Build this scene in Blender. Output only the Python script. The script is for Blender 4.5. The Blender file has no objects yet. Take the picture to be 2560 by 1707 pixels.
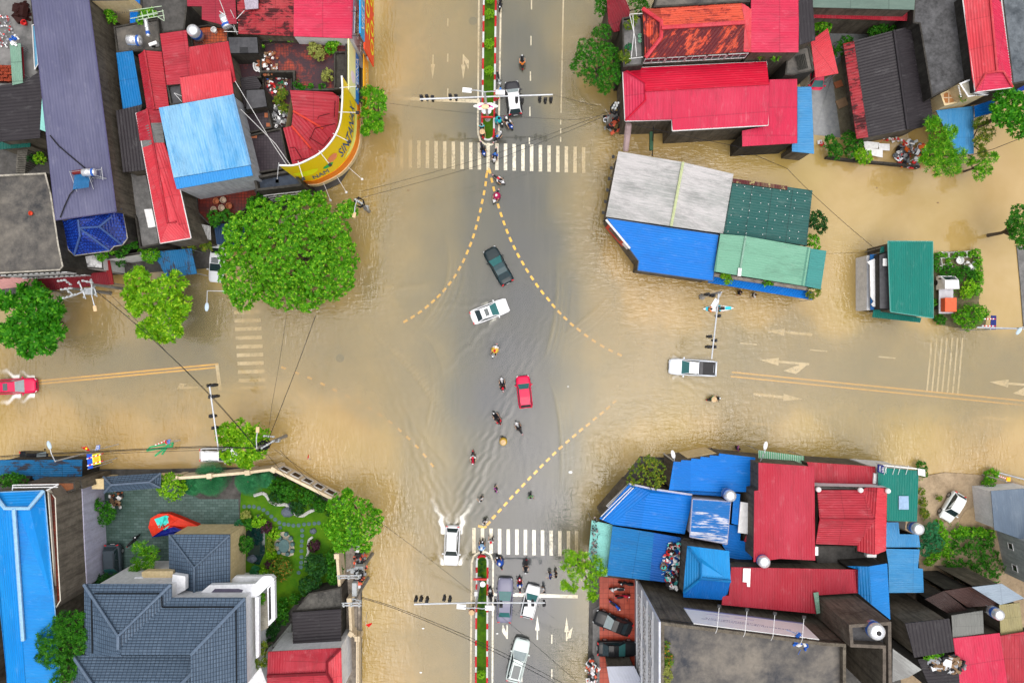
import bpy,bmesh,math,random
import numpy as np
from mathutils import Vector,Matrix,Euler
random.seed(7)
RNG=np.random.default_rng(11)
S=bpy.context.scene
COL=S.collection
H=80.0
PPM=22.0
cd=bpy.data.cameras.new("camera")
cam=bpy.data.objects.new("camera",cd)
COL.objects.link(cam)
cam.location=(0,0,H)
cam.rotation_euler=(0,0,0)
cd.sensor_width=36.0
cd.lens=36.0*H/(2560.0/PPM)
cd.clip_start=1.0
cd.clip_end=2000.0
S.camera=cam
wd=bpy.data.worlds.new("World")
S.world=wd
wd.use_nodes=True
wn=wd.node_tree.nodes;wl=wd.node_tree.links
wn.clear()
wo=wn.new('ShaderNodeOutputWorld');bg=wn.new('ShaderNodeBackground')
sky=wn.new('ShaderNodeTexSky');sky.sky_type='NISHITA';sky.sun_disc=False
SUN_EL=math.radians(74);SUN_ROT=math.radians(150)
sky.sun_elevation=SUN_EL;sky.sun_rotation=SUN_ROT
sky.air_density=1.0;sky.dust_density=6.0;sky.ozone_density=1.0
hs=wn.new('ShaderNodeHueSaturation');hs.inputs['Saturation'].default_value=0.45
wl.new(sky.outputs[0],hs.inputs['Color']);wl.new(hs.outputs[0],bg.inputs['Color'])
bg.inputs['Strength'].default_value=0.07
wl.new(bg.outputs[0],wo.inputs['Surface'])
sl=bpy.data.lights.new("sun",'SUN');sl.energy=1.5;sl.angle=math.radians(90);sl.color=(1.0,0.97,0.93)
so=bpy.data.objects.new("sun",sl);COL.objects.link(so)
so.rotation_euler=(math.radians(8),0,math.radians(150))
so.location=(0,0,120)
S.view_settings.view_transform='Standard'
S.view_settings.look='None'
S.view_settings.exposure=0.98
S.view_settings.gamma=1.0
S.view_settings.use_curve_mapping=False
S.cycles.max_bounces=5
S.cycles.transparent_max_bounces=12
S.cycles.diffuse_bounces=3
S.cycles.use_denoising=True
FR={'A1':(0,0,4.356),'A2':(450,0,4.356),'A3':(0,340,4.356),'A4':(450,340,4.356),'B1':(940,0,3.734),'B2':(1400,0,3.7333),'B3':(1980,0,3.4086),'B4':(1480,350,3.4839),'C1':(2080,460,3.9208),'C2':(0,640,3.7333),'C3':(1100,380,3.3367),'C4':(1100,840,3.4083),'D1':(0,1040,4.356),'D2':(480,1020,4.356),'D3':(0,1350,4.392),'D4':(480,1350,4.392),'E1':(980,1240,3.3569),'E2':(1450,1080,3.8236),'E3':(1450,1400,3.92),'E4':(1950,1100,2.5836),'E5':(1600,820,2.45),'S':(0,0,1.0),'F':(0,0,0.91875)}
def P(f,x,y,z=0.0):
 x0,y0,s=FR[f]
 k=(H-z)/H/PPM
 return Vector(((x0+x/s-1280.0)*k,(853.5-y0-y/s)*k,z))
def PS(f,pts,z=0.0):
 out=[]
 for q in pts:
  out.append(P(f,q[0],q[1],q[2] if len(q)>2 else z) if not isinstance(q[0],str) else P(q[0],q[1],q[2],q[3] if len(q)>3 else z))
 return out
def newmat(name):
 m=bpy.data.materials.new(name);m.use_nodes=True
 nt=m.node_tree;nt.nodes.clear()
 return m,nt.nodes,nt.links
def rgba(c):return (c[0],c[1],c[2],1.0)
def mixc(n,l,fac,a,b,mode='MIX'):
 x=n.new('ShaderNodeMix');x.data_type='RGBA';x.blend_type=mode
 for s,v in ((0,fac),(6,a),(7,b)):
  if isinstance(v,(int,float)):x.inputs[s].default_value=v
  elif isinstance(v,tuple):x.inputs[s].default_value=rgba(v)
  else:l.new(v,x.inputs[s])
 return x.outputs[2]
def math_(n,l,op,a,b=None,c=None,clamp=False):
 x=n.new('ShaderNodeMath');x.operation=op;x.use_clamp=clamp
 for i,v in enumerate((a,b,c)):
  if v is None:continue
  if isinstance(v,(int,float)):x.inputs[i].default_value=v
  else:l.new(v,x.inputs[i])
 return x.outputs[0]
def ramp(n,l,src,lo,hi,a=0.0,b=1.0):
 x=n.new('ShaderNodeMapRange');x.clamp=True
 l.new(src,x.inputs[0]);x.inputs[1].default_value=lo;x.inputs[2].default_value=hi
 x.inputs[3].default_value=a;x.inputs[4].default_value=b
 return x.outputs[0]
def noise(n,l,vec,scale,detail=4,rough=0.6,dist=0.0):
 x=n.new('ShaderNodeTexNoise');x.inputs['Scale'].default_value=scale
 x.inputs['Detail'].default_value=detail;x.inputs['Roughness'].default_value=rough;x.inputs['Distortion'].default_value=dist
 if vec is not None:l.new(vec,x.inputs['Vector'])
 return x.outputs['Fac']
def mapping(n,l,src,scale=(1,1,1),loc=(0,0,0),rot=(0,0,0)):
 x=n.new('ShaderNodeMapping');l.new(src,x.inputs[0])
 x.inputs['Scale'].default_value=scale;x.inputs['Location'].default_value=loc;x.inputs['Rotation'].default_value=rot
 return x.outputs[0]
def finish(m,n,l,col,rough=0.6,metal=0.0,spec=0.5,bump=None,bstr=0.3,bdist=0.02,coat=0.0):
 b=n.new('ShaderNodeBsdfPrincipled');o=n.new('ShaderNodeOutputMaterial')
 if isinstance(col,tuple):b.inputs['Base Color'].default_value=rgba(col)
 else:l.new(col,b.inputs['Base Color'])
 if isinstance(rough,(int,float)):b.inputs['Roughness'].default_value=rough
 else:l.new(rough,b.inputs['Roughness'])
 b.inputs['Metallic'].default_value=metal
 b.inputs['Specular IOR Level'].default_value=spec*0.36 if spec<=.5 else spec
 b.inputs['Coat Weight'].default_value=coat
 b.inputs['Coat Roughness'].default_value=0.08
 if bump is not None:
  bp=n.new('ShaderNodeBump');bp.inputs['Strength'].default_value=bstr;bp.inputs['Distance'].default_value=bdist
  l.new(bump,bp.inputs['Height']);l.new(bp.outputs[0],b.inputs['Normal'])
 l.new(b.outputs[0],o.inputs['Surface'])
 return b
_mc={}
def paint(name,col,rough=0.5,metal=0.0,spec=0.5,coat=0.0,var=0.12,scale=3.0):
 """plain painted / plastic / cloth surface with slight unevenness"""
 key=('paint',name)
 if key in _mc:return _mc[key]
 m,n,l=newmat(name)
 tc=n.new('ShaderNodeTexCoord')
 f=noise(n,l,tc.outputs['Object'],scale,3)
 c=mixc(n,l,ramp(n,l,f,0.3,0.7),tuple(v*(1-var) for v in col),tuple(min(1,v*(1+var)) for v in col))
 finish(m,n,l,c,rough,metal,spec,coat=coat)
 _mc[key]=m;return m
def metal_roof(name,col,fade=None,fade_amt=0.25,dirt=0.25,rust=0.0,rustcol=(0.06,0.022,0.012),lap=3.0,sheet=1.05,rough=0.42,spec=0.5,seed=0.0,fade_lo=0.45,fade_hi=0.7,dirtcol=None):
 """corrugated painted sheet: uv.x runs across the ribs, uv.y along them (metres)"""
 m,n,l=newmat(name)
 uv=n.new('ShaderNodeUVMap').outputs[0]
 if fade is None:fade=tuple(min(1,v*1.5+0.04) for v in col)
 if dirtcol is None:dirtcol=tuple(v*0.35 for v in col)
 off=(seed*7.3,seed*3.1,seed)
 sep=n.new('ShaderNodeSeparateXYZ');l.new(uv,sep.inputs[0])
 fl=math_(n,l,'FLOOR',math_(n,l,'DIVIDE',sep.outputs[0],sheet))
 fl2=math_(n,l,'FLOOR',math_(n,l,'DIVIDE',sep.outputs[1],lap))
 cmb=n.new('ShaderNodeCombineXYZ');l.new(fl,cmb.inputs[0]);l.new(fl2,cmb.inputs[1]);cmb.inputs[2].default_value=seed
 wnz=n.new('ShaderNodeTexWhiteNoise');wnz.noise_dimensions='3D';l.new(cmb.outputs[0],wnz.inputs['Vector'])
 big=noise(n,l,mapping(n,l,uv,(0.18,0.10,1),off),1.0,5,0.65)
 streak=noise(n,l,mapping(n,l,uv,(5.0,0.35,1),off),1.0,4,0.7)
 fine=noise(n,l,mapping(n,l,uv,(1.6,1.6,1),off),3.0,5,0.7)
 ff=math_(n,l,'ADD',math_(n,l,'MULTIPLY',big,0.6),math_(n,l,'MULTIPLY',streak,0.4))
 ff=math_(n,l,'ADD',ff,math_(n,l,'MULTIPLY',math_(n,l,'SUBTRACT',wnz.outputs[0],0.5),0.10))
 c=mixc(n,l,math_(n,l,'MULTIPLY',ramp(n,l,ff,fade_lo,fade_hi),fade_amt),col,fade)
 c=mixc(n,l,math_(n,l,'MULTIPLY',wnz.outputs[0],0.18),c,tuple(v*0.7 for v in col))
 fy=math_(n,l,'FRACT',math_(n,l,'DIVIDE',sep.outputs[1],lap))
 seam=math_(n,l,'LESS_THAN',fy,0.03)
 run=math_(n,l,'MULTIPLY',ramp(n,l,fy,0.0,0.35,1.0,0.0),ramp(n,l,streak,0.5,0.75))
 dm=math_(n,l,'MAXIMUM',math_(n,l,'MULTIPLY',seam,0.6),math_(n,l,'MULTIPLY',run,0.7))
 dm=math_(n,l,'MAXIMUM',dm,math_(n,l,'MULTIPLY',ramp(n,l,fine,0.6,0.8),0.6))
 c=mixc(n,l,math_(n,l,'MULTIPLY',dm,dirt*1.35,clamp=True),c,dirtcol)
 gr=noise(n,l,mapping(n,l,uv,(0.7,0.22,1),(off[1]+9,off[0],2)),1.0,9,0.78,0.6)
 c=mixc(n,l,math_(n,l,'MULTIPLY',ramp(n,l,gr,0.5,0.68),min(.75,.22+dirt*.55)),c,tuple(v*0.5+.012 for v in col))
 gr2=noise(n,l,mapping(n,l,uv,(1.4,0.5,1),(off[1]+2,off[0]+5,1)),1.0,9,0.8,0.3)
 c=mixc(n,l,math_(n,l,'MULTIPLY',ramp(n,l,gr2,0.55,0.7),.3*fade_amt+.08),c,tuple(min(1,v*.6+.22) for v in fade))
 if rust>0:
  rn=noise(n,l,mapping(n,l,uv,(0.9,0.5,1),(off[0]+3,off[1],0)),1.0,8,0.75,0.4)
  rf=ramp(n,l,math_(n,l,'ADD',rn,math_(n,l,'MULTIPLY',math_(n,l,'SUBTRACT',streak,0.5),0.35)),0.62-rust*0.3,0.68-rust*0.28)
  c=mixc(n,l,rf,c,rustcol)
 rr=ramp(n,l,streak,0.3,0.7,rough-0.08,rough+0.15)
 finish(m,n,l,c,rr,0.0,spec)
 return m
def concrete(name,a,b,scale=0.35,stain=0.5,staincol=(0.03,0.028,0.025),rough=0.75,spec=0.4,streaky=False,bump=0.3):
 m,n,l=newmat(name)
 tc=n.new('ShaderNodeTexCoord');v=tc.outputs['Object']
 f1=noise(n,l,v,scale,8,0.7,0.3)
 f2=noise(n,l,v,scale*6,6,0.7)
 f3=noise(n,l,mapping(n,l,v,(2.5,2.5,0.25) if streaky else (1,1,1),(5,2,1)),scale*2.2,6,0.75)
 c=mixc(n,l,ramp(n,l,f1,0.35,0.65),a,b)
 c=mixc(n,l,math_(n,l,'MULTIPLY',ramp(n,l,f2,0.4,0.75),0.45),c,tuple(x*1.5 for x in b))
 c=mixc(n,l,math_(n,l,'MULTIPLY',ramp(n,l,f3,0.45,0.68),stain),c,staincol)
 finish(m,n,l,c,rough,0,spec,f2,bump,0.02)
 return m
def tiles(name,a,b,mortar,w=0.4,h=0.2,msize=0.012,stain=0.4,staincol=(0.02,0.02,0.022),rough=0.5,use_uv=False,rot=0.0,off=0.5,slo=0.42,shi=0.62,sscale=0.35):
 m,n,l=newmat(name)
 src=n.new('ShaderNodeUVMap').outputs[0] if use_uv else n.new('ShaderNodeTexCoord').outputs['Object']
 v=mapping(n,l,src,(1,1,1),(0,0,0),(0,0,rot))
 br=n.new('ShaderNodeTexBrick');l.new(v,br.inputs['Vector'])
 br.inputs['Scale'].default_value=1.0;br.inputs['Brick Width'].default_value=w;br.inputs['Row Height'].default_value=h
 br.inputs['Mortar Size'].default_value=msize;br.offset=off
 br.inputs['Color1'].default_value=rgba(a);br.inputs['Color2'].default_value=rgba(b);br.inputs['Mortar'].default_value=rgba(mortar)
 f=noise(n,l,src,sscale,7,0.7,0.3);f2=noise(n,l,src,5.0,4,0.7)
 c=mixc(n,l,math_(n,l,'MULTIPLY',ramp(n,l,f,slo,shi),stain),br.outputs['Color'],staincol)
 c=mixc(n,l,math_(n,l,'MULTIPLY',ramp(n,l,f2,0.4,0.8),0.25),c,tuple(x*0.5 for x in a))
 finish(m,n,l,c,rough,0,0.5,br.outputs['Fac'],-0.4,0.01)
 return m
def leafmat(name,dark,light,tip=None,trans=0.25,vs=1.0,rough=0.45):
 """leaf colour differs leaf by leaf (random per mesh island) and by patches of the crown"""
 m,n,l=newmat(name)
 g=n.new('ShaderNodeNewGeometry');tc=n.new('ShaderNodeTexCoord')
 f=noise(n,l,tc.outputs['Object'],0.7,3)
 r=math_(n,l,'ADD',math_(n,l,'MULTIPLY',g.outputs['Random Per Island'],0.6),math_(n,l,'MULTIPLY',ramp(n,l,f,0.3,0.7),0.4))
 c=mixc(n,l,r,dark,light)
 if tip is not None:c=mixc(n,l,ramp(n,l,g.outputs['Random Per Island'],0.78,0.98),c,tip)
 d=n.new('ShaderNodeBsdfPrincipled');d.inputs['Roughness'].default_value=rough;d.inputs['Specular IOR Level'].default_value=0.1
 t=n.new('ShaderNodeBsdfTranslucent');mx=n.new('ShaderNodeMixShader');o=n.new('ShaderNodeOutputMaterial')
 l.new(c,d.inputs['Base Color']);l.new(mixc(n,l,1.0,c,(1.0,1.0,0.6),'MULTIPLY'),t.inputs['Color'])
 mx.inputs[0].default_value=trans
 l.new(d.outputs[0],mx.inputs[1]);l.new(t.outputs[0],mx.inputs[2]);l.new(mx.outputs[0],o.inputs['Surface'])
 return m
WL={}
def tag(o,label=None,cat=None,group=None,kind=None):
 if label:o['label']=label
 if cat:o['category']=cat
 if group:o['group']=group
 if kind:o['kind']=kind
 return o
def thing(name,label,cat,loc,group=None,rotz=0.0):
 o=bpy.data.objects.new(name,None);COL.objects.link(o)
 o.empty_display_size=0.3
 o.location=loc;o.rotation_euler=(0,0,rotz)
 WL[o.name]=Vector(loc)
 return tag(o,label,cat,group)
class MB:
 def __init__(s):s.v=[];s.f=[];s.uv=[];s.mi=[]
 def poly(s,pts,uvs=None,mi=0):
  i=len(s.v);s.v+=[tuple(p) for p in pts];s.f.append(tuple(range(i,i+len(pts))))
  s.uv+=[tuple(u) for u in uvs] if uvs else [(p[0],p[1]) for p in pts]
  s.mi.append(mi)
 def mesh(s,vs,fs,mi=0):
  i=len(s.v);s.v+=[tuple(p) for p in vs]
  for f in fs:
   s.f.append(tuple(i+k for k in f));s.uv+=[(vs[k][0],vs[k][1]) for k in f];s.mi.append(mi)
 def prism(s,pts,z0,z1,cap=True,bottom=False,mi=0,top_pts=None):
  tp=top_pts or pts;n=len(pts)
  vs=[(p[0],p[1],z0) for p in pts]+[(p[0],p[1],z1) for p in tp]
  ar=sum(pts[i][0]*pts[(i+1)%n][1]-pts[(i+1)%n][0]*pts[i][1] for i in range(n))
  for i in range(n):
   j=(i+1)%n
   L=math.hypot(pts[j][0]-pts[i][0],pts[j][1]-pts[i][1])
   q=[vs[i],vs[j],vs[n+j],vs[n+i]];u=[(0,z0),(L,z0),(L,z1),(0,z1)]
   if ar<0:q.reverse();u.reverse()
   s.poly(q,u,mi)
  if cap:s.poly(vs[n:] if ar>0 else vs[n:][::-1],None,mi)
  if bottom:s.poly(vs[:n][::-1] if ar>0 else vs[:n],None,mi)
 def box(s,c,size,rz=0.0,mi=0,rot=None,bev=0.0):
  hx,hy,hz=size[0]/2,size[1]/2,size[2]/2
  M=(rot if rot is not None else Matrix.Rotation(rz,3,'Z'))
  c=Vector(c)
  if bev>0:
   bx,by,bz=hx-bev,hy-bev,hz-bev
   rings=[]
   for (ax,ay,zz) in ((bx,by,-hz),(hx,hy,-bz),(hx,hy,bz),(bx,by,hz)):
    e=min(bev,ax,ay)
    rings.append([(-ax+e,-ay,zz),(ax-e,-ay,zz),(ax,-ay+e,zz),(ax,ay-e,zz),(ax-e,ay,zz),(-ax+e,ay,zz),(-ax,ay-e,zz),(-ax,-ay+e,zz)])
   vs=[c+M@Vector(p) for r in rings for p in r]
   fs=[tuple(range(7,-1,-1)),tuple(range(24,32))]
   for k in range(3):
    for i in range(8):
     j=(i+1)%8;fs.append((k*8+i,k*8+j,k*8+8+j,k*8+8+i))
   s.mesh(vs,fs,mi);return
  vs=[c+M@Vector((x,y,z)) for z in (-hz,hz) for x,y in ((-hx,-hy),(hx,-hy),(hx,hy),(-hx,hy))]
  s.mesh(vs,[(3,2,1,0),(4,5,6,7),(0,1,5,4),(1,2,6,5),(2,3,7,6),(3,0,4,7)],mi)
 def tube(s,path,r,seg=6,cap=True,mi=0):
  path=[Vector(p) for p in path];n=len(path)
  rs=r if isinstance(r,(list,tuple)) else [r]*n
  vs=[];prev=None
  for i,p in enumerate(path):
   d=(path[min(i+1,n-1)]-path[max(i-1,0)])
   d=d.normalized() if d.length>1e-9 else Vector((0,0,1))
   a=prev if prev is not None and abs(prev.dot(d))<0.95 else (Vector((0,0,1)) if abs(d.z)<0.9 else Vector((1,0,0)))
   x=(a-d*a.dot(d)).normalized();y=d.cross(x);prev=x
   for k in range(seg):
    t=2*math.pi*k/seg
    vs.append(p+(x*math.cos(t)+y*math.sin(t))*rs[i])
  fs=[]
  for i in range(n-1):
   for k in range(seg):
    j=(k+1)%seg
    fs.append((i*seg+k,i*seg+j,(i+1)*seg+j,(i+1)*seg+k))
  if cap:fs.append(tuple(range(seg-1,-1,-1)));fs.append(tuple((n-1)*seg+k for k in range(seg)))
  s.mesh(vs,fs,mi)
 def lathe(s,c,prof,seg=16,rot=None,mi=0,sx=1.0,sy=1.0):
  c=Vector(c);vs=[];M=rot if rot is not None else Matrix.Identity(3)
  for (r,z) in prof:
   for k in range(seg):
    t=2*math.pi*k/seg
    vs.append(c+M@Vector((r*math.cos(t)*sx,r*math.sin(t)*sy,z)))
  fs=[];n=len(prof)
  for i in range(n-1):
   for k in range(seg):
    j=(k+1)%seg
    fs.append((i*seg+k,i*seg+j,(i+1)*seg+j,(i+1)*seg+k))
  fs.append(tuple(range(seg-1,-1,-1)));fs.append(tuple((n-1)*seg+k for k in range(seg)))
  s.mesh(vs,fs,mi)
 def ball(s,c,r,seg=10,rings=6,sc=(1,1,1),mi=0):
  prof=[(max(1e-4,math.sin(math.pi*i/rings))*r,-math.cos(math.pi*i/rings)*r*sc[2]) for i in range(rings+1)]
  s.lathe(c,prof,seg,mi=mi,sx=sc[0],sy=sc[1])
 def build(s,name,mats,parent=None,smooth=False,loc=None,world=True):
  """one mesh object; vertices are given in world metres, origin = parent's origin, or the base centre for a top-level object"""
  me=bpy.data.meshes.new(name)
  V=np.array(s.v,dtype=float).reshape(-1,3)
  o=bpy.data.objects.new(name,me);COL.objects.link(o)
  if parent is not None:
   base=WL.get(parent.name,Vector((0,0,0))) if world else Vector((0,0,0))
   o.parent=parent;WL[o.name]=base
  elif loc is not None:
   base=Vector(loc);o.location=base;WL[o.name]=base
  elif world and len(V):
   mn,mx=V.min(0),V.max(0);base=Vector(((mn[0]+mx[0])/2,(mn[1]+mx[1])/2,mn[2]));o.location=base;WL[o.name]=base
  else:base=Vector((0,0,0));WL[o.name]=base
  if len(V):V=V-np.array(base)
  me.from_pydata(V.tolist(),[],s.f)
  ul=me.uv_layers.new(name="UVMap")
  if len(s.uv)==len(me.loops):
   ul.data.foreach_set('uv',np.array(s.uv,dtype=np.float32).ravel())
  if not isinstance(mats,(list,tuple)):mats=[mats]
  for m in mats:me.materials.append(m)
  if len(mats)>1:me.polygons.foreach_set('material_index',np.array(s.mi,dtype=np.int32))
  if smooth:me.polygons.foreach_set('use_smooth',np.ones(len(me.polygons),dtype=bool))
  me.update()
  return o
def copy_tree(o,parent=None):
 c=o.copy();COL.objects.link(c);c.parent=parent
 for k in ('label','category','group'):
  if parent is None and k in c:pass
 for ch in list(o.children):copy_tree(ch,c)
 return c
def grid_mesh(name,X,Y,Z,mat,attrs=None,smooth=True):
 """X, Y, Z are (ny, nx) arrays"""
 ny,nx=X.shape
 me=bpy.data.meshes.new(name)
 co=np.stack([X,Y,Z],-1).reshape(-1,3).astype(np.float32)
 idx=np.arange(nx*ny).reshape(ny,nx)
 q=np.stack([idx[:-1,:-1],idx[:-1,1:],idx[1:,1:],idx[1:,:-1]],-1).reshape(-1,4).astype(np.int32)
 me.vertices.add(len(co));me.vertices.foreach_set('co',co.ravel())
 me.loops.add(q.size);me.loops.foreach_set('vertex_index',q.ravel())
 me.polygons.add(len(q));me.polygons.foreach_set('loop_start',np.arange(0,q.size,4,dtype=np.int32))
 me.polygons.foreach_set('loop_total',np.full(len(q),4,dtype=np.int32))
 me.polygons.foreach_set('use_smooth',np.full(len(q),smooth,dtype=bool))
 for k,a in (attrs or {}).items():
  at=me.attributes.new(k,'FLOAT','POINT');at.data.foreach_set('value',a.astype(np.float32).ravel())
 me.materials.append(mat);me.update(calc_edges=True)
 o=bpy.data.objects.new(name,me);COL.objects.link(o);WL[o.name]=Vector((0,0,0))
 return o
def ring2(poly,d):
 """inset a simple polygon (Vectors) by d metres (positive = inwards)"""
 n=len(poly);ar=sum(poly[i][0]*poly[(i+1)%n][1]-poly[(i+1)%n][0]*poly[i][1] for i in range(n))
 sgn=1 if ar>0 else -1;out=[]
 for i in range(n):
  a,b,c=Vector(poly[i-1][:2]),Vector(poly[i][:2]),Vector(poly[(i+1)%n][:2])
  e1=(b-a);e2=(c-b)
  if e1.length<1e-6 or e2.length<1e-6:out.append(b);continue
  e1.normalize();e2.normalize()
  n1=Vector((-e1.y,e1.x))*sgn;n2=Vector((-e2.y,e2.x))*sgn
  t=n1+n2;k=t.dot(n1)
  t=t/k if abs(k)>0.35 else n1
  out.append(b+t*d)
 return out
# ===== ground, water, road paint
_cp="""900,50,.95 950,150,.9 1000,100,.78 1050,50,.72 1100,50,.62 1150,100,.56 1180,150,.52 1260,50,.25 1260,200,.12 1300,100,.18 1400,50,.42 1350,20,.3 1350,180,.25 1440,100,.6 1480,200,.9 1400,250,.45 1300,300,.1 1250,330,.15
950,390,.88 1000,390,.72 1100,390,.5 1200,390,.25 1260,390,.08 1330,390,.08 1400,390,.3 1450,390,.52 1500,390,.85
900,500,.86 1000,500,.64 1100,500,.42 1200,500,.22 1290,500,.06 1340,500,.1 1400,500,.42 1480,500,.78
900,620,.82 1000,620,.62 1100,620,.38 1200,620,.2 1300,620,.05 1375,620,.03 1400,620,.3 1450,620,.6 1550,640,.9
850,750,.82 950,750,.65 1050,750,.42 1150,750,.26 1230,750,.1 1300,750,0 1380,750,0 1402,750,.28 1500,750,.62 1600,750,.85
800,880,.55 850,880,.5 1000,880,.52 1100,880,.4 1180,880,.2 1250,880,-.05 1330,880,0 1370,880,.12 1410,880,.42 1500,880,.62 1650,880,.68
700,1000,.7 900,1000,.7 1050,1000,.5 1150,1000,.22 1220,1000,-.05 1320,1000,-.05 1370,1000,.1 1420,1000,.42 1550,1000,.68
800,1120,.95 950,1120,.82 1080,1120,.55 1160,1120,.3 1230,1120,.12 1320,1120,0 1390,1120,0 1412,1120,.3 1500,1120,.75 1600,1120,.9
950,1250,.88 1050,1250,.66 1120,1250,.42 1180,1250,.2 1250,1250,.05 1350,1250,0 1400,1250,0 1422,1250,.35 1480,1250,.85
900,1380,.95 1000,1380,.8 1100,1380,.6 1190,1380,.3 1250,1380,-.05 1350,1380,-.1 1400,1380,.15 1450,1380,.7
900,1500,.92 1000,1500,.8 1100,1500,.6 1180,1500,.42 1250,1500,-.12 1350,1500,-.1 1420,1500,.15 1460,1500,.5
900,1700,.9 1000,1700,.78 1100,1700,.62 1180,1700,.48 1250,1700,-.1 1350,1700,-.05 1420,1700,.35 1450,1700,.6
0,800,.75 100,800,.8 200,800,.82 300,800,.72 400,800,.55 480,800,.38 550,800,.5 650,800,.6 750,800,.64 850,800,.6
0,900,.78 100,900,.66 200,900,.52 300,900,.4 400,900,.36 500,900,.36 600,900,.46 700,900,.56
0,1000,.88 100,1000,.82 250,1000,.72 400,1000,.72 500,1000,.76 600,1000,.82 700,1000,.84
0,1080,.93 150,1080,.95 300,1080,.88 450,1080,.85 600,1080,.9 700,1080,.93 850,1080,.95
1700,780,.86 1900,780,.88 2100,780,.9 2300,780,.93 2500,780,.95 1700,900,.62 1850,890,.5 2000,900,.52 2200,900,.5 2400,900,.52 2550,910,.52 1900,950,.5 2100,950,.5 2300,960,.5 2500,970,.52 1950,850,.58 2250,860,.6 2450,870,.6 630,770,.8 630,850,.66 630,930,.7 100,930,.5 50,955,.55 250,920,.4
1700,1000,.74 1900,1020,.72 2100,1030,.72 2300,1040,.74 2500,1040,.74 1700,1100,.94 2000,1100,.94 2300,1100,.95 2550,1100,.96
1600,300,.96 2150,480,.93 2400,500,.95 2500,650,.96 2050,700,.95 1900,450,.95 2560,400,.95 2080,250,.9 600,700,.95 300,700,.96 60,700,.96 900,900,.62 500,1130,.75 350,1130,.9"""
_cp=np.array([[float(a) for a in t.split(',')] for t in _cp.split()])
_cx=(_cp[:,0]-1280)/PPM;_cy=(853.5-_cp[:,1])/PPM
def murk(x,y):
 x=np.asarray(x,float);y=np.asarray(y,float)
 num=np.zeros_like(x);den=np.zeros_like(x)
 for cx,cy,m in zip(_cx,_cy,_cp[:,2]):
  w=1.0/((x-cx)**2+(y-cy)**2+5.0)**2.2
  num+=w*m;den+=w
 return num/den
def depth(x,y):
 m=murk(x,y)
 return -np.log(1-np.clip(m,0.0,0.985))/6.0*(1+3.5*np.clip(m-.66,0,.3))
def gz(x,y):return float(-0.12-depth(np.array([x]),np.array([y]))[0])
def axis(lim,step,far):
 a=np.arange(-lim,lim+step/2,step)
 return np.concatenate([[-far,-far/3,-lim-12,-lim-4],a,[lim+4,lim+12,far/3,far]])
gx,gy=np.meshgrid(axis(60,0.75,900),axis(42,0.75,900))
def asphalt():
 m,n,l=newmat("wet_asphalt")
 tc=n.new('ShaderNodeTexCoord');v=tc.outputs['Object']
 f1=noise(n,l,v,0.12,6,0.6);f2=noise(n,l,v,16.0,4,0.75);f3=noise(n,l,mapping(n,l,v,(1.2,0.08,1)),1.0,5,0.6)
 c=mixc(n,l,ramp(n,l,f1,0.3,0.7),(0.062,0.07,0.084),(0.088,0.095,0.108))
 c=mixc(n,l,math_(n,l,'MULTIPLY',ramp(n,l,f2,0.35,0.7),0.3),c,(0.042,0.047,0.058))
 c=mixc(n,l,math_(n,l,'MULTIPLY',ramp(n,l,f3,0.5,0.7),0.2),c,(0.16,0.16,0.16))
 at=n.new('ShaderNodeAttribute');at.attribute_name='silt'
 c=mixc(n,l,math_(n,l,'MULTIPLY',at.outputs['Fac'],ramp(n,l,noise(n,l,v,.35,6,.65,.8),.3,.7,.62,1.0)),c,(0.29,0.24,0.125))
 finish(m,n,l,c,ramp(n,l,f1,0.3,0.7,0.6,0.8),0,0.4,f2,0.15,0.004)
 return m
ground=grid_mesh("ground",gx,gy,-0.12-depth(gx,gy),asphalt(),{'silt':np.clip((murk(gx,gy)-.24)/.36,0,1)})
tag(ground,'grey asphalt road bed under the flood water',None,None,'structure')
WK=[(1129,1325,-91,.88,14,.8),(1129,1318,-91,.66,11,.15),(1128,1402,-91,.76,4,1.0),(1222,780,25,.55,6,1.0),(1246,664,118,.35,5,.9),(40,966,2,.82,7,1.15),(78,966,2,.8,5,1.05),(1690,918,178,.5,5,1.0),(1745,919,178,.3,8,.9),(1306,145,90,.35,3,.2),(1308,1080,120,.3,5,.2),(1183,1150,-90,.25,4,.2),(1258,1108,-80,.25,3,.2),(1234,880,-108,.25,3,.2),(1785,1000,5,.3,4,.25),(1244,1240,140,.25,2,.2),(1202,1252,-60,.3,2,.2),(1326,1242,-70,.25,2,.2)]
wx,wy=np.meshgrid(axis(60,0.16,900),axis(42,0.16,900))
wz=np.zeros_like(wx);foam=np.zeros_like(wx);rip=np.zeros_like(wx)
for (px,py,hd,st,L,hb) in WK:
 cx,cy=(px-1280)/PPM,(853.5-py)/PPM
 a=math.radians(hd);dx,dy=math.cos(a),math.sin(a)
 s=np.where((abs(wx-cx)<L*2.6+3)&(abs(wy-cy)<L*2.6+3))
 X=wx[s]-cx;Y=wy[s]-cy
 al=-(X*dx+Y*dy);la=np.abs(X*-dy+Y*dx)
 q=la-hb-np.clip(al,0,None)*0.4+0.16*np.sin(al*2.3+px)+0.1*np.sin(al*5.1)
 env=np.where(al>-0.6,1,0)*np.exp(-np.clip(al,0,None)/L)
 w=np.exp(-(q/0.35)**2)+0.5*np.exp(-((q+0.9)/0.4)**2)+0.3*np.exp(-((q+1.9)/0.5)**2)
 wz[s]+=0.035*st*env*w+0.012*st*env*np.cos(q*6.5)*np.exp(-np.abs(q)/2.0)
 foam[s]=np.maximum(foam[s],st*np.exp(-np.clip(al,0,None)/(L*0.35))*np.where(al>-0.5,1,0)*np.exp(-(q/(0.4+.12*np.clip(al,0,4)))**2))
dep=depth(wx,wy)
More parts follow.
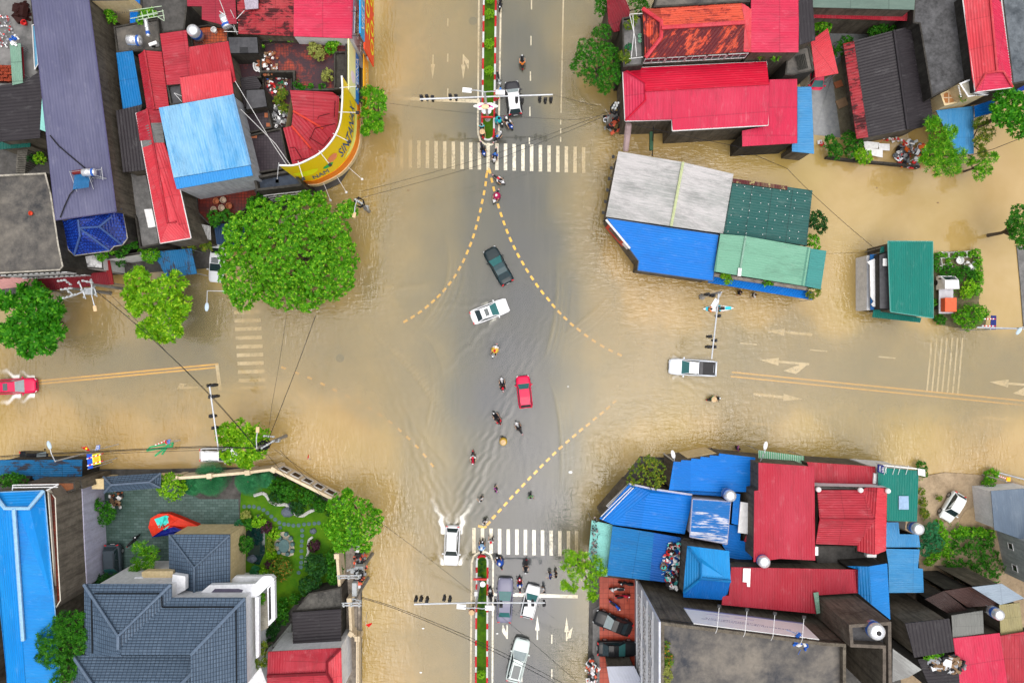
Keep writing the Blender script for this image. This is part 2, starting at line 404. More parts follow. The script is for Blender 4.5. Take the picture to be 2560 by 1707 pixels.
for (ax,ay,bx,by,cx_,cy_,A_) in ((1100,560,1180,700,1010,860,.03),(1140,1110,1050,900,870,790,.03),(1395,640,1402,800,1360,900,.035),(1370,930,1418,1050,1400,1240,.03),(1000,800,1150,850,1100,1080,.02),(1060,860,1120,980,1020,1180,.02),(1360,860,1460,820,1560,700,.02),(1500,470,1480,620,1640,720,.03),(1000,1000,1060,1100,1150,1200,.02),(900,700,1000,740,1100,700,.02)):
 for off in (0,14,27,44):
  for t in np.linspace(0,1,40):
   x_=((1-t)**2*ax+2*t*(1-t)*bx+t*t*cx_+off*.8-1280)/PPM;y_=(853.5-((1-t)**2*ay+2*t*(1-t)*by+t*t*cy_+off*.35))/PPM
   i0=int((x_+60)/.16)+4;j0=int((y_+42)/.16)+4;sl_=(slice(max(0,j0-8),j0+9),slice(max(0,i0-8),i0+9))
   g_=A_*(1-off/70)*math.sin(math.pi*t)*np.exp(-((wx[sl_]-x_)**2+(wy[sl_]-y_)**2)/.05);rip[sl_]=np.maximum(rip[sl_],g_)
wz+=rip;dep=dep+rip*2.6  # depth raised along ripples paints in the light lines of wave reflections
chop=np.zeros_like(wx)
for cx,cy,R_ in ((1500,400,4),(1490,550,4),(1530,650,4),(1620,720,4),(1750,760,4),(1900,780,4),(1650,390,3),(1560,330,3),(1480,250,4),(1450,120,4),(930,60,3),(960,200,3),(900,350,3),(920,520,4),(890,700,4),(740,800,4),(560,760,4),(230,820,4),(700,1080,4),(800,1150,4),(900,1230,4),(960,1300,5),(960,1500,4),(930,1650,4),(1530,1150,3),(1480,1250,3),(1680,1105,4),(1850,1090,4),(2050,1130,4),(2250,1140,4),(2450,1150,4),(2140,640,4),(2130,750,4),(2380,840,4),(80,1080,5),(250,1090,5),(60,900,3),(450,1010,4),(1450,1650,3),(1420,1330,3),(1800,400,5)):
 chop=np.maximum(chop,np.exp(-(((wx-(cx-1280)/PPM)**2+(wy-(853.5-cy)/PPM)**2)/(R_*R_))))
def water_mat():
 m,n,l=newmat("flood_water")
 tc=n.new('ShaderNodeTexCoord');v=tc.outputs['Object']
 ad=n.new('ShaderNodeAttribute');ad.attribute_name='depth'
 af=n.new('ShaderNodeAttribute');af.attribute_name='foam'
 n1=noise(n,l,v,0.09,5,0.6,0.4);n2=noise(n,l,mapping(n,l,v,(0.9,0.35,1)),0.5,7,0.65,0.8);n3=noise(n,l,v,0.035,3)
 swirl=noise(n,l,v,0.22,8,0.62,2.2)
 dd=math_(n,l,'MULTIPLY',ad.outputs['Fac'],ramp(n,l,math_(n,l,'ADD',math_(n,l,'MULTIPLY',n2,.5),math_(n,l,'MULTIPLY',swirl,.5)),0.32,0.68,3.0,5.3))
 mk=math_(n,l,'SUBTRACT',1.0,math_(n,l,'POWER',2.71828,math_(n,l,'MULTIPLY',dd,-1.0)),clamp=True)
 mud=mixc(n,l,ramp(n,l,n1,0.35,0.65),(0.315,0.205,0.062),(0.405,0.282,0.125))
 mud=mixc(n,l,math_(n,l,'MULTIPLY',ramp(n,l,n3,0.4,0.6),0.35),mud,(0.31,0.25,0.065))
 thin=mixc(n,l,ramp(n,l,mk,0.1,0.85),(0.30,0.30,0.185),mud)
 w1=noise(n,l,mapping(n,l,v,(1.9,0.6,1),(0,0,0),(0,0,0.5)),1.15,1.5,0.45,1.0)
 w2=noise(n,l,mapping(n,l,v,(0.7,2.4,1),(3,1,0),(0,0,-0.3)),1.15,1.5,0.45,1.0)
 msk=ramp(n,l,noise(n,l,v,0.055,3,0.5),0.40,0.66,0.12,1.0)
 w3=noise(n,l,v,5.5,2,0.5)
 hgt=math_(n,l,'ADD',math_(n,l,'MULTIPLY',math_(n,l,'ADD',w1,w2),0.5),math_(n,l,'MULTIPLY',w3,0.02))
 amp=math_(n,l,'MULTIPLY',msk,ramp(n,l,ad.outputs['Fac'],0.01,0.22,0.0,1.0))
 ac=n.new('ShaderNodeAttribute');ac.attribute_name='chop'
 hgt=math_(n,l,'MULTIPLY',hgt,math_(n,l,'ADD',math_(n,l,'MULTIPLY',amp,0.3),math_(n,l,'MULTIPLY',ac.outputs['Fac'],1.15)))
 bp=n.new('ShaderNodeBump');bp.inputs['Strength'].default_value=1.0;bp.inputs['Distance'].default_value=0.15
 l.new(hgt,bp.inputs['Height'])
 fn=noise(n,l,v,4.5,9,0.9,1.2)
 ff=math_(n,l,'SUBTRACT',math_(n,l,'MULTIPLY',af.outputs['Fac'],1.3),fn)
 fm=ramp(n,l,ff,-0.05,0.4)
 body=mixc(n,l,fm,thin,(0.82,0.8,0.74))
 fac=math_(n,l,'MAXIMUM',mk,math_(n,l,'MULTIPLY',fm,0.95),clamp=True)
 tr=n.new('ShaderNodeBsdfTransparent');l.new(mixc(n,l,mk,(0.99,0.98,0.95),(0.97,0.66,0.27)),tr.inputs[0])
 df=n.new('ShaderNodeBsdfDiffuse');l.new(body,df.inputs[0])
 m1=n.new('ShaderNodeMixShader');l.new(fac,m1.inputs[0]);l.new(tr.outputs[0],m1.inputs[1]);l.new(df.outputs[0],m1.inputs[2])
 gl=n.new('ShaderNodeBsdfGlossy');gl.inputs['Roughness'].default_value=0.05;gl.inputs[0].default_value=(1,1,1,1);l.new(bp.outputs[0],gl.inputs['Normal'])
 fr=n.new('ShaderNodeFresnel');fr.inputs[0].default_value=1.46;l.new(bp.outputs[0],fr.inputs['Normal'])
 m2=n.new('ShaderNodeMixShader');l.new(fr.outputs[0],m2.inputs[0]);l.new(m1.outputs[0],m2.inputs[1]);l.new(gl.outputs[0],m2.inputs[2])
 o=n.new('ShaderNodeOutputMaterial');l.new(m2.outputs[0],o.inputs['Surface'])
 return m
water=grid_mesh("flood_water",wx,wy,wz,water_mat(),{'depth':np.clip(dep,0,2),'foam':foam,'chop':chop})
tag(water,'muddy brown flood water covering the streets',None,None,'structure')
def wp(f,x,y):q=P(f,x,y,0);return (q.x,q.y)
class Paint(MB):
 def quad(s,a,b,c,d,nu=6,nv=1):
  """a-b is one long edge, d-c the other"""
  for i in range(nu):
   for j in range(nv):
    t0,t1,u0,u1=i/nu,(i+1)/nu,j/nv,(j+1)/nv
    def pt(t,u):
     x=(a[0]*(1-t)+b[0]*t)*(1-u)+(d[0]*(1-t)+c[0]*t)*u
     y=(a[1]*(1-t)+b[1]*t)*(1-u)+(d[1]*(1-t)+c[1]*t)*u
     return (x,y)
    q=[pt(t0,u0),pt(t1,u0),pt(t1,u1),pt(t0,u1)]
    s.pending.append(q)
 def __init__(s):MB.__init__(s);s.pending=[]
 def line(s,pts,w):
  for a,b in zip(pts[:-1],pts[1:]):
   d=Vector((b[0]-a[0],b[1]-a[1]));L=d.length
   if L<1e-4:continue
   d.normalize();nn=Vector((-d.y,d.x))*w/2
   s.quad((a[0]+nn.x,a[1]+nn.y),(b[0]+nn.x,b[1]+nn.y),(b[0]-nn.x,b[1]-nn.y),(a[0]-nn.x,a[1]-nn.y),max(1,int(L/0.7)))
 def done(s,name,mat,label,lift=0.075):
  Q=np.array(s.pending).reshape(-1,2)
  z=-0.12-depth(Q[:,0],Q[:,1])+lift
  k=0
  for q in s.pending:
   pts=[(q[i][0],q[i][1],z[k+i]) for i in range(4)];k+=4
   ar=sum(pts[i][0]*pts[(i+1)%4][1]-pts[(i+1)%4][0]*pts[i][1] for i in range(4))
   s.poly(pts if ar>0 else pts[::-1])
  o=s.build(name,mat);return tag(o,label,None,None,'structure')
def roadpaint(name,col,wear=0.5):
 m,n,l=newmat(name);tc=n.new('ShaderNodeTexCoord')
 f=noise(n,l,tc.outputs['Object'],3.0,8,0.8);f2=noise(n,l,tc.outputs['Object'],0.6,3)
 c=mixc(n,l,math_(n,l,'MULTIPLY',ramp(n,l,math_(n,l,'ADD',f,math_(n,l,'MULTIPLY',f2,0.25)),0.62,0.78),wear),col,(0.2,0.2,0.2))
 finish(m,n,l,c,0.5);return m
PW=roadpaint("white_road_paint",(0.80,0.80,0.75),0.9);PY=roadpaint("yellow_road_paint",(0.85,0.52,0.03),0.4)
pm=Paint()
for x in (155,236,317,397,478,559,640,721,803,884,965,1047,1128,1209,1290,1372,1453,1535,1616,1698,1778,1859,1940):
 sx=940+x/3.734;ty=347.5+(x-155)*0.0109;by=417+(x-155)*0.0084
 pm.quad(wp('S',sx-4.3,ty),wp('S',sx-4.3,by),wp('S',sx+4.3,by),wp('S',sx+4.3,ty),4)
pm.done("crosswalk",PW,'white striped crosswalk across the upper road')
pm=Paint()
for x in (687,759,831,903,976,1048,1120,1192,1264,1336,1409,1482,1550):
 ty=266+(x-687)*0.034;by=480+(x-687)*0.03
 pm.quad(wp('E1',x-14.5,ty),wp('E1',x-14.5,by),wp('E1',x+14.5,by),wp('E1',x+14.5,ty),4)
pm.done("crosswalk",PW,'white striped crosswalk across the lower road')
pm=Paint()
for y in (780,801,822,844,866,887,908,929,951,970):
 x0=583+(y-780)*0.07
 pm.quad(wp('S',x0,y-3.5),wp('S',x0+66,y-5.5),wp('S',x0+66,y+3.5),wp('S',x0,y+5.5),4)
pm.done("crosswalk",PW,'white striped crosswalk across the left road')
pm=Paint()
for i,x in enumerate((1763,1794,1825,1856,1889,1921,1952)):
 y=388+i*3.5
 pm.quad(wp('E5',x-5,y),wp('E5',x+26,60),wp('E5',x+36,60),wp('E5',x+5,y),10)
pm.done("crosswalk",PW,'striped crosswalk under brown water on the right road')
pm=Paint()
pm.line([wp('E5',565,270),wp('E5',1100,323),wp('E5',2380,448)],0.17)
pm.line([wp('E5',558,296),wp('E5',1080,348),wp('E5',2380,475)],0.17)
pm.line([wp('C2',-60,1205),wp('C2',2030,1008)],0.2);pm.line([wp('C2',-60,1232),wp('C2',2005,1040)],0.2)
pm.done("centre_line",PY,'double yellow centre lines of the left and right roads')
dash=Paint()
def dashes(f,pts,L=0.56,w=0.26):
 P2=[Vector(wp(f,*p)) for p in pts]
 for i,p in enumerate(P2):
  d=(P2[min(i+1,len(P2)-1)]-P2[max(i-1,0)]).normalized()*L/2
  dash.line([(p.x-d.x,p.y-d.y),(p.x+d.x,p.y+d.y)],w)
dashes('C3',[(398,152),(388,195),(380,265),(367,340),(352,412),(337,485),(319,557),(300,628),(279,700),(254,770),(227,835),(196,905),(162,970),(123,1035),(80,1095),(35,1150),(-12,1200),(-60,1245),(-112,1290),(-170,1335),(-230,1375),(-290,1410)])
dashes('C3',[(415,160),(432,235),(449,308),(468,380),(487,450),(510,522),(534,592),(560,662),(588,730),(620,797),(653,862),(690,926),(727,988),(768,1050),(810,1112),(854,1170),(902,1228),(947,1283),(996,1338),(1046,1387),(1101,1438),(1158,1482),(1220,1530),(1285,1575),(1355,1618),(1425,1655),(1500,1690)])
dashes('C4',[(1490,560),(1435,612),(1380,658),(1320,705),(1262,755),(1202,800),(1144,850),(1087,898),(1028,950),(973,1001),(920,1053),(866,1106),(814,1160),(762,1212),(710,1268),(659,1322),(608,1375),(558,1431),(507,1487),(457,1540)])
dashes('E1',[(856,176),(810,228),(775,262),(742,255)])
dashes('F',[(650,845),(680,857),(710,868),(740,882),(768,896),(797,910),(823,923),(848,938),(872,953),(895,970),(917,988),(937,1006),(957,1026),(975,1046),(992,1068)])
dash.done("dashed_turn_line",PY,'dashed yellow turning guide lines curving through the junction')
ln=Paint()
ln.line([wp('B1',960,-20),wp('B1',950,1150),wp('B1',953,1250),wp('B1',975,1315),wp('B1',1025,1350),wp('B1',1085,1350),wp('B1',1128,1310),wp('B1',1146,1240),wp('B1',1166,-20)],0.2)
ln.line([wp('E1',660,1600),wp('E1',668,560),wp('E1',685,505),wp('E1',725,475),wp('E1',785,468),wp('E1',830,495),wp('E1',848,555),wp('E1',842,1600)],0.2)
for y in (45,380,712,1042):ln.line([wp('B1',1452-(y-45)*0.015,y-45),wp('B1',1452-(y-45)*0.015,y+43)],0.14)
ln.line([wp('B1',1432,1285),wp('B1',1432,1345)],0.14)
for y in (205,535,862):ln.line([wp('B1',670,y-40),wp('B1',668,y+40)],0.14)
ln.line([wp('B1',1750,-20),wp('B1',1728,1050)],0.16)
for y in (1140,1220,1300):ln.line([wp('B1',1725,y-22),wp('B1',1724,y+22)],0.14)
for y in (1200,1490):ln.line([wp('E1',1342,y-38),wp('E1',1341,y+38)],0.14)
ln.line([wp('E1',1090,1500),wp('E1',1090,1560)],0.14)
for x,y in ((670,96),(1100,138),(1520,180)):ln.line([wp('E5',x-55,y-5),wp('E5',x+50,y+5)],0.14)
ln.line([wp('B1',120,905),wp('B1',500,925),wp('B1',970,945)],0.42)
ln.line([wp('E1',850,822),wp('E1',1200,832),wp('E1',1560,845)],0.4)
ln.line([wp('C2',2018,1005),wp('C2',2048,1260)],0.38)
ln.done("lane_line",PW,'white lane lines and stop lines on the wet roads')
ar=Paint()
def arrow(f,tail,tip,w=0.16,hw=0.5,hl=1.7,hook=None):
 a,b=Vector(wp(f,*tail)),Vector(wp(f,*tip));d=(b-a).normalized();nn=Vector((-d.y,d.x));m=b-d*hl
 ar.line([(a.x,a.y),(m.x,m.y)],w)
 l_,r_=m+nn*hw/2,m-nn*hw/2
 ar.quad(tuple(l_),tuple(b),tuple(b),tuple(r_),3)
 if hook:
  h=[Vector(wp(f,*q)) for q in hook]
  ar.quad(tuple(h[0]),tuple(h[1]),tuple(h[2]),tuple(h[3]),4)
arrow('B1',(531,505),(526,735));arrow('B1',(815,505),(813,740),hook=((812,505),(868,565),(862,645),(822,560)))
arrow('E1',(966,1198),(966,1075),0.16,0.16,0.1,hook=((962,1198),(922,1135),(930,1075),(968,1165)))
arrow('E1',(1220,1205),(1220,1000));arrow('E1',(1466,1215),(1466,1015),hook=((1466,1200),(1500,1190),(1517,1100),(1490,1130)))
arrow('E5',(700,404),(1000,437),0.3,0.8,2.2);arrow('E5',(2110,546),(2370,575),0.3,0.8,2.2);arrow('E5',(690,585),(985,612),0.3,0.8,2.2)
arrow('E5',(1040,222),(735,195),0.26,0.9,2.2,hook=((1040,216),(960,282),(880,262),(985,222)))
arrow('E5',(2420,352),(2145,330),0.26,0.9,2.2,hook=((2440,345),(2370,418),(2290,400),(2390,350)))
arrow('E5',(1060,40),(770,15),0.3,0.8,2.2);arrow('C2',(1840,1225),(1650,1235),0.2,0.2,0.1,hook=((1645,1240),(1670,1188),(1740,1190),(1680,1238)))
ar.done("lane_arrow",PW,'white lane arrows painted on the road')
mh=MB()
for f,x,y in (('B1',905,190),('C4',265,705),('S',849,895)):
 q=P(f,x,y);mh.lathe((q.x,q.y,gz(q.x,q.y)+0.012),[(0.48,0),(0.45,0.012),(0.44,0.008),(0.02,0.008)],20)
 o=mh.build("manhole_cover",paint("cast_iron",(0.07,0.07,0.08),0.6));mh=MB()
 tag(o,{905:'round manhole cover left of the upper median',265:'round manhole cover west of the wet strip south of the red hatchback',849:'round manhole cover west of the junction centre'}[x],'manhole')
GC=concrete("dark_wet_concrete_yard",(0.035,0.035,0.034),(0.09,0.085,0.08),0.4,0.6)
def sheet(name,f,pts,z,mat,label,th=0.5):
 b=MB();q=PS(f,pts,0);b.prism([(p.x,p.y) for p in q],z-th,z)
 return tag(b.build(name,mat),label,None,None,'structure')
sheet("pavement",'S',[(-200,-200),(905,-200),(905,260),(890,400),(850,460),(760,500),(545,600),(530,670),(250,690),(80,745),(-200,760)],0.12,GC,'dark concrete yard between the houses at the top left')
sheet("pavement",'S',[(-200,1172),(400,1172),(690,1165),(860,1250),(905,1330),(905,1900),(-200,1900)],0.1,GC,'dark concrete ground under the garden block')
sheet("pavement",'S',[(1475,1400),(1510,1255),(1600,1140),(2180,1170),(2280,1260),(2290,1900),(1465,1900)],0.12,GC,'dark concrete ground under the blue and red roofed houses')
MUD=concrete("sandy_mud",(0.24,0.175,0.11),(0.34,0.26,0.17),0.5,0.35,(0.08,0.06,0.035),0.8,bump=0.8)
sheet("dirt_yard",'S',[(2275,1195),(2360,1180),(2500,1190),(2570,1215),(2900,1260),(2900,1900),(2260,1900),(2240,1500)],0.16,MUD,'sandy mud lot beside the parked white hatchback')
# ===== builders for houses and roof furniture
def srgb(v):
 v/=255.0
 return v/12.92 if v<=0.04045 else ((v+0.055)/1.055)**2.4
def C(r,g,b,k=1.45):return (min(.85,srgb(r)/k),min(.85,srgb(g)/k),min(.85,srgb(b)/k))
def tri(u,pitch):
 t=(u/pitch)%1.0
 return 2*t if t<0.5 else 2-2*t
def clip(poly,ax,v,keep_ge):
 out=[];n=len(poly)
 for i in range(n):
  a,b=poly[i],poly[(i+1)%n]
  da,db=a[ax]-v,b[ax]-v
  ia=da>=0 if keep_ge else da<=0
  ib=db>=0 if keep_ge else db<=0
  if ia:out.append(a)
  if ia!=ib:
   t=da/(da-db);out.append(tuple(a[k]+(b[k]-a[k])*t for k in range(len(a))))
 return out
def roof_face(mb,pts,k,pitch=0.26,dep=0.035,thick=0.07):
 pts=[Vector(p) for p in pts];n=len(pts)
 nm=Vector((0,0,0))
 for i in range(n):nm+=pts[i].cross(pts[(i+1)%n])
 if nm.z<0:pts=[pts[0]]+pts[1:][::-1];nm=-nm;k=(n-1-k)%n
 nm.normalize()
 e=(pts[(k+1)%n]-pts[k]);e=(e-nm*e.dot(nm)).normalized();u=e.cross(nm).normalized()
 o=pts[0]
 P4=[((p-o).dot(u),(p-o).dot(e),p.x,p.y,p.z) for p in pts]
 lo=min(p[0] for p in P4);hi=max(p[0] for p in P4);st=pitch/2
 def emit(q):
  vs=[(a[2]+nm.x*dep*tri(a[0]-lo,pitch),a[3]+nm.y*dep*tri(a[0]-lo,pitch),a[4]+nm.z*dep*tri(a[0]-lo,pitch)) for a in q]
  mb.poly(vs,[(a[0]-lo,a[1]) for a in q])
 i=0;cur=P4
 while cur and lo+i*st<hi:
  v=lo+(i+1)*st
  s=clip(cur,0,v,False);cur=clip(cur,0,v,True)
  if len(s)>=3:emit(s)
  i+=1
  if len(cur)<3:break
 dn=Vector((0,0,-thick))
 for i in range(n):
  a,b=pts[i],pts[(i+1)%n]
  mb.poly([a+dn,b+dn,b,a])
 mb.poly([p+dn for p in pts][::-1])
def flat_face(mb,pts,thick=0.12):
 pts=[Vector(p) for p in pts];n=len(pts);nm=Vector((0,0,0))
 for i in range(n):nm+=pts[i].cross(pts[(i+1)%n])
 if nm.z<0:pts=pts[::-1]
 mb.poly(pts,[(p.x,p.y) for p in pts]);dn=Vector((0,0,-thick))
 for i in range(n):mb.poly([pts[i]+dn,pts[(i+1)%n]+dn,pts[(i+1)%n],pts[i]])
 mb.poly([p+dn for p in pts][::-1])
WALLC=concrete("stained_render_wall",(0.07,0.058,0.044),(0.155,0.135,0.105),0.5,0.75,(0.03,0.027,0.022),streaky=True)
WALLD=concrete("black_mouldy_wall",(0.022,0.02,0.018),(0.06,0.056,0.048),0.5,0.7,(0.015,0.013,0.012),streaky=True)
WALLW=concrete("white_painted_wall",(0.55,0.56,0.58),(0.68,0.68,0.69),0.5,0.15,(0.3,0.29,0.27),streaky=True)
WALLY=concrete("cream_painted_wall",(0.55,0.42,0.22),(0.62,0.50,0.30),0.5,0.25,(0.25,0.2,0.12),streaky=True)
FRAME=paint("white_frame",(0.62,0.62,0.62),0.4)
GLASS=paint("dark_window_glass",(0.02,0.025,0.03),0.06,spec=0.8)
STEEL=paint("galvanised_steel",(0.45,0.46,0.48),0.35,metal=0.7)
SS=paint("stainless_steel",(0.72,0.73,0.75),0.25,metal=0.6)
BLACKP=paint("black_plastic",(0.02,0.02,0.022),0.45)
WHITEP=paint("white_plastic",(0.72,0.72,0.72),0.35)
BLUEP=paint("blue_plastic",(0.02,0.10,0.42),0.4)
REDP=paint("red_plastic",(0.55,0.03,0.03),0.4)
TERRA=paint("terracotta",(0.30,0.10,0.045),0.7)
WOOD=paint("weathered_wood",(0.22,0.14,0.08),0.7)
TANBLUE=paint("tank_blue_band",(0.03,0.10,0.38),0.35)
def wall_shell(mb,q,z0):
 """q: list of Vectors with their own top height"""
 n=len(q);ar=sum(q[i].x*q[(i+1)%n].y-q[(i+1)%n].x*q[i].y for i in range(n))
 if ar<0:q=q[::-1]
 for i in range(n):
  a,b=q[i],q[(i+1)%n];L=math.hypot(b.x-a.x,b.y-a.y)
  mb.poly([(a.x,a.y,z0),(b.x,b.y,z0),(b.x,b.y,b.z),(a.x,a.y,a.z)],[(0,z0),(L,z0),(L,b.z),(0,a.z)])
def add_window(root,a,b,nrm,t,zc,w,h,mull=1,frame=None):
 """window centred at fraction t of wall a-b, bars modelled"""
 d=Vector((b.x-a.x,b.y-a.y,0));L=d.length;d.normalize()
 c=Vector((a.x,a.y,0))+d*(L*t)+Vector((0,0,zc))+nrm*0.03
 R=Matrix((d,nrm,Vector((0,0,1)))).transposed()
 f=MB()
 for sx,sz,cx,cz in ((w+.12,.07,0,h/2+.02),(w+.12,.07,0,-h/2-.02),(.07,h,w/2+.02,0),(.07,h,-w/2-.02,0)):
  f.box(c+R@Vector((cx,0.03,cz)),(sx,0.08,sz),rot=R)
 for k in range(1,mull+1):
  f.box(c+R@Vector((-w/2+w*k/(mull+1),0.03,0)),(.05,0.06,h-.04),rot=R)
 fo=f.build("window",frame or FRAME,root)
 g=MB();g.box(c,(w,0.03,h),rot=R);g.build("pane",GLASS,fo)
 return fo
def house(name,label,faces,walls=None,wmat=None,z=6.0,z0=0.0,ov=0.18,pitch=0.26,dep=0.035,ridges=(),rmat=None,win=(),group=None,cat='house',fascia=None,wall_name='wall',rr=0.11):
 """faces: (frame, pts, rib edge, material).  walls: outline [(frame,) + pts ...] at roof height; windows on its edges"""
 allp=[]
 conv=[]
 for f,pts,k,mat in faces:
  q=PS(f,pts,z);conv.append((q,k,mat));allp+=q
 if walls is None:outl=[Vector(p) for p in conv[0][0]]
 else:outl=PS(walls[0],walls[1],z)
 cx=sum(p.x for p in outl)/len(outl);cy=sum(p.y for p in outl)/len(outl)
 root=thing(name,label,cat,(cx,cy,z0),group)
 by={}
 for q,k,mat in conv:by.setdefault(mat.name,(mat,[]))[1].append((q,k))
 first=None
 for nm,(mat,L) in by.items():
  mb=MB()
  for q,k in L:
   if k is None:flat_face(mb,q)
   else:roof_face(mb,q,k,pitch,dep)
  r=mb.build("roof",mat,root)
  if first is None:first=r
 if ridges:
  mb=MB()
  for f,pts in ridges:mb.tube([p+Vector((0,0,.05)) for p in PS(f,pts,z)],rr,6)
  mb.build("ridge_cap",rmat or conv[0][2],first)
 if wmat is not False:
  ins=ring2([(p.x,p.y) for p in outl],ov)
  wq=[Vector((ins[i].x,ins[i].y,outl[i].z-0.1)) for i in range(len(outl))]
  mb=MB();wall_shell(mb,wq,z0);mb.build(wall_name,wmat or WALLC,root)
  n=len(wq)
  ar=sum(wq[i].x*wq[(i+1)%n].y-wq[(i+1)%n].x*wq[i].y for i in range(n));sg=1 if ar>0 else -1
  for (ei,cnt,rows,w,h,mull) in win:
   a,b=wq[ei],wq[(ei+1)%n]
   d=Vector((b.x-a.x,b.y-a.y,0)).normalized();nr=Vector((d.y,-d.x,0))*sg
   for zc in rows:
    for i in range(cnt):add_window(root,a,b,nr,(i+0.5)/cnt,zc,w,h,mull)
 if fascia is not None:
  mb=MB()
  for i in range(len(outl)):
   a,b=outl[i],outl[(i+1)%len(outl)]
   mb.tube([a+Vector((0,0,-.03)),b+Vector((0,0,-.03))],0.07,4)
  mb.build("gutter",fascia,root)
 return root
def flatroof(name,label,f,pts,z,floor,wmat=None,par=0.6,pw=0.16,parmat=None,z0=0.0,win=(),cat='building',group=None,fl_name='roof_slab'):
 """flat terrace roof with a parapet ring round it; traced at parapet-top height z"""
 q=PS(f,pts,z);n=len(q)
 cx=sum(p.x for p in q)/n;cy=sum(p.y for p in q)/n
 root=thing(name,label,cat,(cx,cy,z0),group)
 o2=[(p.x,p.y) for p in q];i2=ring2(o2,pw)
 mb=MB();flat_face(mb,[Vector((p.x,p.y,z-par)) for p in ring2(o2,pw*0.5)],0.15);mb.build(fl_name,floor,root)
 mb=MB()
 ar=sum(o2[i][0]*o2[(i+1)%n][1]-o2[(i+1)%n][0]*o2[i][1] for i in range(n))
 for i in range(n):
  j=(i+1)%n
  a,b,c,d=o2[i],o2[j],i2[j],i2[i]
  t=[(a[0],a[1],z),(b[0],b[1],z),(c[0],c[1],z),(d[0],d[1],z)]
  mb.poly(t if ar>0 else t[::-1])
  s_=[(d[0],d[1],z),(c[0],c[1],z),(c[0],c[1],z-par),(d[0],d[1],z-par)]
  mb.poly(s_ if ar>0 else s_[::-1])
 if par>0.02:mb.build("parapet",parmat or WALLD,root)
 mb=MB();wall_shell(mb,[Vector((p[0],p[1],z)) for p in o2],z0);mb.build("wall",wmat or WALLD,root)
 sg=1 if ar>0 else -1;wq=[Vector((p[0],p[1],z)) for p in o2]
 for (ei,cnt,rows,w,h,mull) in win:
  a,b=wq[ei],wq[(ei+1)%n]
  d=Vector((b.x-a.x,b.y-a.y,0)).normalized();nr=Vector((d.y,-d.x,0))*sg
  for zc in rows:
   for i in range(cnt):add_window(root,a,b,nr,(i+0.5)/cnt,zc,w,h,mull)
 return root
def awning(name,label,f,pts,k,mat,z=3.0,cat='awning',z0=None,pitch=0.2,group=None,posts=True,dep=.03):
 """corrugated lean-to: sheet on thin posts"""
 q=PS(f,pts,z)
 c=sum((Vector((p.x,p.y,0)) for p in q),Vector())/len(q)
 zb=z0 if z0 is not None else 0.0
 root=thing(name,label,cat,(c.x,c.y,zb),group)
 mb=MB();roof_face(mb,q,k,pitch,dep,0.04);mb.build("roof_sheet",mat,root)
 if posts:
  for p in q[:4]:
   d=(Vector((c.x,c.y,0))-Vector((p.x,p.y,0))).normalized()*0.12
   m2=MB();m2.tube([(p.x+d.x,p.y+d.y,zb),(p.x+d.x,p.y+d.y,p.z-0.03)],0.04,6);m2.build("post",STEEL,root)
 return root
def tank_v(label,f,x,y,z,r=0.5,h=1.3,hole=False):
 """upright stainless water tank: the given pixel is the lid"""
 p=P(f,x,y,z+h+0.5)
 root=thing("water_tank",label,"water tank",(p.x,p.y,z),"steel water tanks on the roofs")
 mb=MB();mb.lathe((p.x,p.y,z+0.4),[(r*.8,0),(r,.06),(r,h*.28),(r*1.02,h*.3),(r,h*.32),(r,h*.6),(r*1.02,h*.62),(r,h*.64),(r,h*.92),(r*.82,h*1.02),(r*.35,h*1.08),(.01,h*1.09)],20)
 b=mb.build("tank_body",SS,root,smooth=True)
 mb=MB();mb.lathe((p.x,p.y,z+.4),[(r*1.03,h*.33),(r*1.035,h*.35),(r*1.035,h*.57),(r*1.03,h*.59)],20);mb.build("band",TANBLUE,b)
 mb=MB();mb.lathe((p.x,p.y,z+.4+h*1.07),[(r*.3,0),(r*.3,.07),(r*.22,.1),(.01,.1)],14);mb.build("lid",BLACKP if hole else WHITEP,root)
 for k in range(4):
  a=k*math.pi/2+.6;c,s_=math.cos(a)*r*.8,math.sin(a)*r*.8
  mb=MB();mb.tube([(p.x+c*1.15,p.y+s_*1.15,z),(p.x+c,p.y+s_,z+.45)],.03,5);mb.build("leg",STEEL,root)
 return root
def tank_h(label,f,a,b,z,r=0.45):
 """lying stainless tank between two pixels, on a steel cradle"""
 A,B=P(f,*a,z+.5+r),P(f,*b,z+.5+r);d=(B-A);L=d.length;d.normalize()
 R=Vector((0,0,1)).rotation_difference(d).to_matrix();m=(A+B)/2
 root=thing("water_tank",label,"water tank",(m.x,m.y,z),"steel water tanks on the roofs")
 mb=MB();mb.lathe(A,[(.01,-.12),(r*.7,-.08),(r,0),(r,L*.3),(r*1.02,L*.32),(r,L*.34),(r,L*.66),(r*1.02,L*.68),(r,L*.7),(r,L),(r*.7,L+.08),(.01,L+.12)],18,rot=R)
 bo=mb.build("tank_body",SS,root,smooth=True)
 mb=MB();mb.lathe(A,[(r*1.03,L*.74),(r*1.03,L*.95)],18,rot=R);mb.build("band",TANBLUE,bo)
 mb=MB();mb.lathe((m.x,m.y,z+.5+2*r-.03),[(r*.45,0),(r*.45,.1),(r*.3,.13),(.01,.13)],14);mb.build("lid",SS,root)
 s_=Vector((-d.y,d.x,0))*r*.9
 for q in (A+d*L*.15,A+d*L*.85):
  for sg in (-1,1):
   mb=MB();t=q+s_*sg
   mb.tube([(t.x,t.y,z),(t.x,t.y,z+.6),(q.x,q.y,z+.55)],.03,5);mb.build("leg",STEEL,root)
 return root
